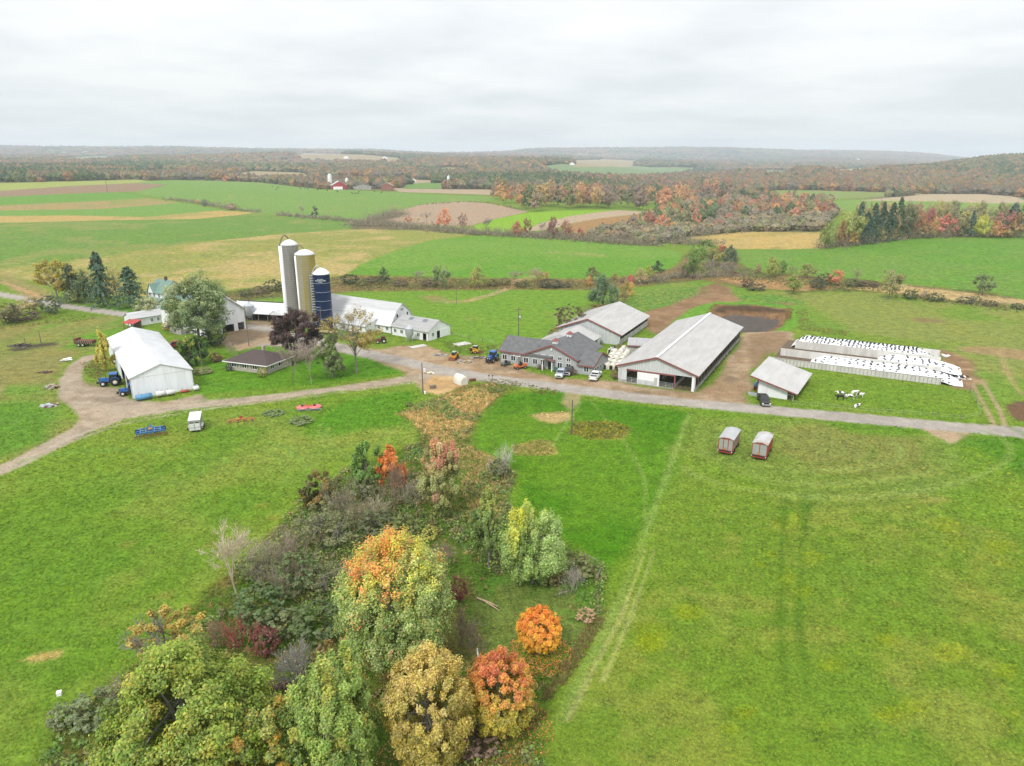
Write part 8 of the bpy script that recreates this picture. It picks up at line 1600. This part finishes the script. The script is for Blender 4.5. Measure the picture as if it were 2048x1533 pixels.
# autumn scrub tufts in the stream strip
P_ = wpoly([(700, 556), (940, 560), (1180, 562), (1180, 576), (900, 578), (700, 582)]); brush('stream_weeds', sample_poly(P_, 900, rgv), (0.4, 1.1), (0.8, 1.8), [(150, 130, 84), (120, 124, 60), (168, 146, 96), (110, 92, 66)], 91, 12, 0.10, 1.15, 0, blades=True)

# fallen leaves under the coloured trees
for (x, y, wd, cols) in ((1000, 1462, 5.0, [(190, 110, 70), (196, 150, 70)]), (1078, 1308, 3.6, [(214, 150, 60), (206, 130, 60)]), (862, 1525, 5.0, [(180, 150, 70), (160, 120, 60)]), (797, 1338, 6.0, [(196, 170, 80), (190, 130, 80)])):
    P = gp(x, y); n = 1500; r = wd * np.sqrt(rgv.rand(n)); a = rgv.uniform(0, 6.28, n); Q = np.stack([P[0] + r * np.cos(a), P[1] + r * np.sin(a)], 1)
    V, Fc = tris(np.stack([Q[:, 0], Q[:, 1], terr(Q[:, 0], Q[:, 1]) + 0.05], 1), rgv.normal(size=(n, 3)) * 0.3 + np.array([0, 0, 1]), 0.09, rgv)
    tag(link('fallen_leaves', mesh_np('fallen_leaves', V, Fc, np.repeat(pick(cols, rgv, n, None, 0.95), 3, 0)), MLEAF), kind='stuff')

for pts, n, wd in (([(460, 597), (560, 582), (690, 562), (760, 567)], 700, 9), ([(700, 570), (800, 572), (900, 570), (1000, 572)], 800, 10), ([(1050, 572), (1110, 572), (1180, 570)], 420, 7), ([(1480, 556), (1560, 562), (1640, 571), (1740, 575), (1800, 579)], 800, 9), ([(1800, 592), (1900, 602), (2040, 618)], 520, 7)):
    q = line_pts(pts, n, wd, rgv); brush('stream_weeds', q, (0.5, 1.5), (0.9, 2.2), [(136, 130, 84), (112, 122, 62), (154, 140, 98), (100, 108, 58), (128, 112, 80)], 500 + n, 12, 0.11, 0.8, 0, blades=True)
for i, (x, y, wd, hg, colr) in enumerate([(492, 592, 30, 16, (110, 112, 70)), (520, 588, 34, 18, (130, 112, 84)), (548, 582, 40, 26, (112, 116, 72)), (700, 568, 40, 22, (96, 104, 62)), (725, 572, 26, 14, (124, 132, 66)), (745, 566, 30, 16, (110, 104, 78)), (800, 572, 34, 14, (128, 112, 84)), (860, 572, 40, 14, (120, 104, 80)), (985, 572, 30, 16, (116, 112, 70)), (1010, 570, 26, 16, (126, 124, 72)), (1045, 574, 30, 14, (104, 108, 68)), (1100, 574, 50, 18, (104, 102, 78)), (1130, 574, 30, 12, (116, 108, 82))]):
    pplant(x, y, y - hg, wd, 'bush', colr, 'bush', 'low bush in the weedy stream strip behind the barns', 'bush', 'bushes of the stream strip', 0.85)
# ------------------------------------------------------------------ the far autumn forest: one mass, crowns set out on the hills
def forest(name, pts, hs, cols):
    me = bpy.data.meshes.new(name + '_sites'); me.vertices.add(len(pts)); me.vertices.foreach_set('co', np.asarray(pts, np.float32).ravel())
    a = me.attributes.new('sz', 'FLOAT_VECTOR', 'POINT'); a.data.foreach_set('vector', np.asarray(hs, np.float32).ravel())
    a = me.attributes.new('tcol', 'FLOAT_COLOR', 'POINT'); c = np.ones((len(pts), 4), np.float32); c[:, :3] = cols; a.data.foreach_set('color', c.ravel())
    o = link(name, me); g = bpy.data.node_groups.new(name, 'GeometryNodeTree')
    g.interface.new_socket('Geometry', in_out='INPUT', socket_type='NodeSocketGeometry'); g.interface.new_socket('Geometry', in_out='OUTPUT', socket_type='NodeSocketGeometry')
    gi = N(g, 'NodeGroupInput'); go = N(g, 'NodeGroupOutput')
    ico = N(g, 'GeometryNodeMeshIcoSphere'); ico.inputs['Radius'].default_value = 0.5; ico.inputs['Subdivisions'].default_value = 3
    nzn = N(g, 'ShaderNodeTexNoise'); nzn.inputs['Scale'].default_value = 3.4; nzn.inputs['Detail'].default_value = 2
    vs = N(g, 'ShaderNodeVectorMath', operation='SUBTRACT'); LK(g, nzn.outputs['Color'], vs.inputs[0]); vs.inputs[1].default_value = (0.5, 0.5, 0.5)
    sc_ = N(g, 'ShaderNodeVectorMath', operation='SCALE'); LK(g, vs.outputs[0], sc_.inputs[0]); sc_.inputs['Scale'].default_value = 0.75
    sp = N(g, 'GeometryNodeSetPosition'); LK(g, ico.outputs['Mesh'], sp.inputs['Geometry']); LK(g, sc_.outputs[0], sp.inputs['Offset'])
    tf = N(g, 'GeometryNodeTransform'); tf.inputs['Translation'].default_value = (0, 0, 0.45); LK(g, sp.outputs[0], tf.inputs['Geometry'])
    ip = N(g, 'GeometryNodeInstanceOnPoints'); LK(g, gi.outputs[0], ip.inputs['Points']); LK(g, tf.outputs[0], ip.inputs['Instance'])
    na = N(g, 'GeometryNodeInputNamedAttribute', data_type='FLOAT_VECTOR'); na.inputs['Name'].default_value = 'sz'; LK(g, na.outputs['Attribute'], ip.inputs['Scale'])
    rv = N(g, 'FunctionNodeRandomValue', data_type='FLOAT_VECTOR'); rv.inputs[0].default_value = (0, 0, 0); rv.inputs[1].default_value = (0.0, 0.0, 6.28); LK(g, rv.outputs[0], ip.inputs['Rotation'])
    sm = N(g, 'GeometryNodeSetMaterial'); LK(g, ip.outputs[0], sm.inputs['Geometry']); sm.inputs['Material'].default_value = MFOR; LK(g, sm.outputs[0], go.inputs[0])
    md = o.modifiers.new('forest', 'NODES'); md.node_group = g; tag(o, kind='stuff'); return o
MFOR = bpy.data.materials.new('forest_crown'); MFOR.use_nodes = True; t = MFOR.node_tree; bs = t.nodes['Principled BSDF']; bs.inputs['Roughness'].default_value = 1.0; bs.inputs['Specular IOR Level'].default_value = 0.0
at = N(t, 'ShaderNodeAttribute', attribute_name='tcol', attribute_type='INSTANCER'); tcn = N(t, 'ShaderNodeTexCoord'); nn = N(t, 'ShaderNodeTexNoise'); nn.inputs['Scale'].default_value = 0.9; nn.inputs['Detail'].default_value = 4
geo = N(t, 'ShaderNodeNewGeometry'); LK(t, geo.outputs['Position'], nn.inputs['Vector'])
k_ = ramp(t, nn.outputs[0], [(0.3, (0.6, 0.6, 0.6)), (0.7, (1.35, 1.35, 1.35))]); LK(t, mixc(t, 1.0, at.outputs['Color'], k_, 'MULTIPLY'), bs.inputs['Base Color'])
bm = N(t, 'ShaderNodeBump'); bm.inputs['Distance'].default_value = 2.0; bm.inputs['Strength'].default_value = 0.9; LK(t, nn.outputs[0], bm.inputs['Height']); LK(t, bm.outputs[0], bs.inputs['Normal'])
rf = np.random.RandomState(404)
FIELDREG = [k for k, n in enumerate(REGN) if n in ('far_field', 'ploughed_field', 'hay_field', 'stubble_field', 'pasture', 'brushland', 'meadow')]
def region_at(x, y):
    r = np.hypot(x, y); a = np.arctan2(x, y); i = np.clip(np.searchsorted(rs, r) - 1, 0, nr - 2); j = np.clip(np.searchsorted(th, a) - 1, 0, nc - 2); return RG.reshape(nr, nc)[i, j]
pts = []; 
for (y0, y1, sp_) in ((900, 1400, 9.5), (1400, 2000, 11.5), (2000, 2900, 15), (2900, 4200, 22), (4200, 6500, 34), (6500, 10500, 56)):
    n = int((y1 ** 2 - y0 ** 2) * 0.76 / sp_ ** 2); y = np.sqrt(rf.uniform(y0 ** 2, y1 ** 2, n)); u = rf.uniform(-0.76, 0.76, n); x = u * y
    keep = RG[0] is not None
    r_id = region_at(x, y); m = r_id == REGN.index('hills'); x, y = x[m], y[m]
    cl = fbm(x / 300, y / 420, 3, 51); g_ = rf.rand(len(x)) < (0.97 if y0 < 4000 else 1.0); x, y = x[g_], y[g_]
    s = sp_ / 9.5; h = rf.uniform(9, 17, len(x)) * (1 + 0.12 * (s - 1)); pts.append(np.stack([x, y, terr(x, y) - 1, h, rf.uniform(9, 14, len(x)) * s ** 0.95], 1))
pts = np.concatenate(pts)
X_, Y_ = pts[:, 0], pts[:, 1]; col1 = 1024 + 1488 * X_ / Y_
c_n = fbm(X_ / 70, Y_ / 110, 3, 61); c_b = fbm(X_ / 420, Y_ / 700, 3, 62); rr = rf.rand(len(pts))
AUT = pal([(128, 112, 94), (122, 112, 100), (146, 114, 86), (134, 118, 94), (114, 108, 98), (126, 122, 90), (154, 122, 84), (106, 110, 86), (134, 106, 90)], 1.1)
GRN_ = pal([(84, 98, 76), (96, 106, 76), (74, 90, 72), (112, 116, 82)], 1.1)
ci = (np.clip(0.5 + 1.6 * (c_n - 0.5) + 0.75 * (rr - 0.5), 0, 0.999) * len(AUT)).astype(int); cc = AUT[ci]
gm = (c_b + 0.35 * (rf.rand(len(pts)) - 0.5) > 0.58) | ((col1 < 330) & (Y_ < 1600) & (c_n > 0.50)); cc[gm] = GRN_[(rf.rand(gm.sum()) * 4).astype(int)]
orange = (col1 > 1500) & (Y_ > 1500) & (Y_ < 3200) & (rf.rand(len(pts)) < 0.25); cc[orange] = AUT[2] * 0.55 + cc[orange] * 0.45
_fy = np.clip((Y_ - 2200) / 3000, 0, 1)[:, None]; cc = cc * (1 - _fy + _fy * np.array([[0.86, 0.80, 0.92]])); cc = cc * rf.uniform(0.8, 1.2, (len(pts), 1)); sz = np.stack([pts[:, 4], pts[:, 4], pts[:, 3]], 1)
print('forest', len(pts))
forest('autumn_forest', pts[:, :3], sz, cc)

# scrub in the valley between the woods
PB = wpoly([(1310, 430), (1380, 408), (1460, 402), (1640, 402), (1675, 425), (1640, 462), (1480, 464), (1380, 474), (1310, 490), (1200, 480), (1180, 470), (1280, 449)])
q = sample_poly(PB, 2600, rf); n = len(q); h = rf.uniform(2.5, 7.5, n)
SC = pal([(130, 124, 106), (120, 116, 100), (136, 128, 104), (110, 112, 84), (144, 126, 98), (122, 122, 88), (128, 116, 100)], 1.0)
forest('valley_scrub', np.stack([q[:, 0], q[:, 1], terr(q[:, 0], q[:, 1]) - 0.3], 1), np.stack([h * 1.1, h * 1.1, h], 1), SC[rf.randint(0, 7, n)] * rf.uniform(0.8, 1.2, (n, 1)))

PB2 = wpoly([(1330, 424), (1390, 408), (1470, 404), (1640, 404), (1672, 424), (1640, 440), (1480, 446), (1390, 452), (1300, 466), (1240, 466)])
q = sample_poly(PB2, 240, rf); n = len(q); h = rf.uniform(9, 15, n); TC = pal([(150, 124, 98), (132, 120, 104), (168, 128, 88), (116, 118, 84), (152, 110, 90), (128, 128, 92), (96, 108, 78)], 1.0)
forest('valley_trees', np.stack([q[:, 0], q[:, 1], terr(q[:, 0], q[:, 1]) - 0.3], 1), np.stack([h * 0.62, h * 0.62, h], 1), TC[rf.randint(0, 7, n)] * rf.uniform(0.8, 1.2, (n, 1)))
# grass standing in the near meadows: short tufts, far too many to count
def tufts(name, q, hs, cols):
    me = bpy.data.meshes.new(name + '_sites'); n = len(q); P = np.stack([q[:, 0], q[:, 1], terr(q[:, 0], q[:, 1]) - 0.01], 1)
    me.vertices.add(n); me.vertices.foreach_set('co', np.asarray(P, np.float32).ravel())
    a = me.attributes.new('sz', 'FLOAT_VECTOR', 'POINT'); a.data.foreach_set('vector', np.asarray(hs, np.float32).ravel())
    a = me.attributes.new('tcol', 'FLOAT_COLOR', 'POINT'); c = np.ones((n, 4), np.float32); c[:, :3] = cols; a.data.foreach_set('color', c.ravel())
    o = link(name, me); g = bpy.data.node_groups.new(name, 'GeometryNodeTree')
    g.interface.new_socket('Geometry', in_out='INPUT', socket_type='NodeSocketGeometry'); g.interface.new_socket('Geometry', in_out='OUTPUT', socket_type='NodeSocketGeometry')
    gi = N(g, 'NodeGroupInput'); go = N(g, 'NodeGroupOutput'); jn = N(g, 'GeometryNodeJoinGeometry')
    for k in range(7):
        cn = N(g, 'GeometryNodeMeshCone', fill_type='NONE'); cn.inputs['Vertices'].default_value = 3; cn.inputs['Radius Top'].default_value = 0.0; cn.inputs['Radius Bottom'].default_value = 0.10; cn.inputs['Depth'].default_value = 1.0
        tf = N(g, 'GeometryNodeTransform'); a_ = k * 2.4; tf.inputs['Translation'].default_value = (0.34 * math.cos(a_) * (k > 0), 0.34 * math.sin(a_) * (k > 0), 0.0)
        tf.inputs['Rotation'].default_value = (0.75 * math.sin(a_ + 0.5), 0.75 * math.cos(a_), a_); LK(g, cn.outputs['Mesh'], tf.inputs['Geometry']); LK(g, tf.outputs[0], jn.inputs[0])
    ip = N(g, 'GeometryNodeInstanceOnPoints'); LK(g, gi.outputs[0], ip.inputs['Points']); LK(g, jn.outputs[0], ip.inputs['Instance'])
    na = N(g, 'GeometryNodeInputNamedAttribute', data_type='FLOAT_VECTOR'); na.inputs['Name'].default_value = 'sz'; LK(g, na.outputs['Attribute'], ip.inputs['Scale'])
    rv = N(g, 'FunctionNodeRandomValue', data_type='FLOAT_VECTOR'); rv.inputs[0].default_value = (0, 0, 0); rv.inputs[1].default_value = (0.0, 0.0, 6.28); LK(g, rv.outputs[0], ip.inputs['Rotation'])
    sm = N(g, 'GeometryNodeSetMaterial'); LK(g, ip.outputs[0], sm.inputs['Geometry']); sm.inputs['Material'].default_value = MTUFT; LK(g, sm.outputs[0], go.inputs[0])
    md = o.modifiers.new('grass', 'NODES'); md.node_group = g; tag(o, kind='stuff')
MTUFT = bpy.data.materials.new('grass_blades'); MTUFT.use_nodes = True; t = MTUFT.node_tree; bs = t.nodes['Principled BSDF']; bs.inputs['Roughness'].default_value = 0.9; bs.inputs['Specular IOR Level'].default_value = 0.1
at = N(t, 'ShaderNodeAttribute', attribute_name='tcol', attribute_type='INSTANCER'); LK(t, at.outputs['Color'], bs.inputs['Base Color'])
n = 260000; r = 1 / rf.uniform(1 / 190.0, 1 / 46.0, n); a = rf.uniform(R(-44), R(44), n); q = np.stack([r * np.sin(a), r * np.cos(a)], 1)
ri = np.clip(np.searchsorted(rs, r) - 1, 0, nr - 2); ai = np.clip(np.searchsorted(th, a) - 1, 0, nc - 2); gi_ = ri * nc + ai
rough_ = GR[gi_]; reg_ = RG[gi_]; ok_ = (rough_ > 0.75) & np.isin(reg_, [REGN.index(k) for k in ('meadow', 'lawn', 'paddock', 'rough_ground', 'pasture')])
lawnlike = reg_ == REGN.index('lawn'); pm = fbm(q[:, 0] / 1.6, q[:, 1] / 1.6, 3, 71); ok_ &= pm > 0.30
q = q[ok_]; gi_ = gi_[ok_]; r = r[ok_]; lawnlike = lawnlike[ok_]; pm = pm[ok_]
s_ = np.clip(r / 60.0, 0.8, 2.2) * rf.uniform(0.10, 0.24, len(q)); hgt = s_ * np.where(lawnlike, 0.28, 0.45) * rf.uniform(0.6, 1.4, len(q))
tint = rf.uniform(1.1, 2.1, (len(q), 1)) * np.where(rf.rand(len(q), 1) < 0.14, np.array([[1.45, 1.1, 0.9]]), np.array([[1.0, 1.0, 1.0]]))
tufts('meadow_grass', q, np.stack([s_, s_, hgt], 1), GC[gi_] * tint); print('tufts', len(q))
# ------------------------------------------------------------------ haze
hb = MB(); hb.box(-12500, 12500, -600, 12600, float(Z.min()) - 1.5, 330)
hm = bpy.data.materials.new('haze'); hm.use_nodes = True; ht = hm.node_tree; ht.nodes.clear()
pv = N(ht, 'ShaderNodeVolumePrincipled'); pv.inputs['Color'].default_value = (0.80, 0.90, 1.0, 1); pv.inputs['Density'].default_value = 0.000115
pv.inputs['Anisotropy'].default_value = 0.2
ho = N(ht, 'ShaderNodeOutputMaterial'); LK(ht, pv.outputs[0], ho.inputs[1])
tag(hb.build('haze', hm), kind='stuff')
_tt = sum(len(m.loops) - 2 * len(m.polygons) for m in bpy.data.meshes); print('TRIS', _tt)
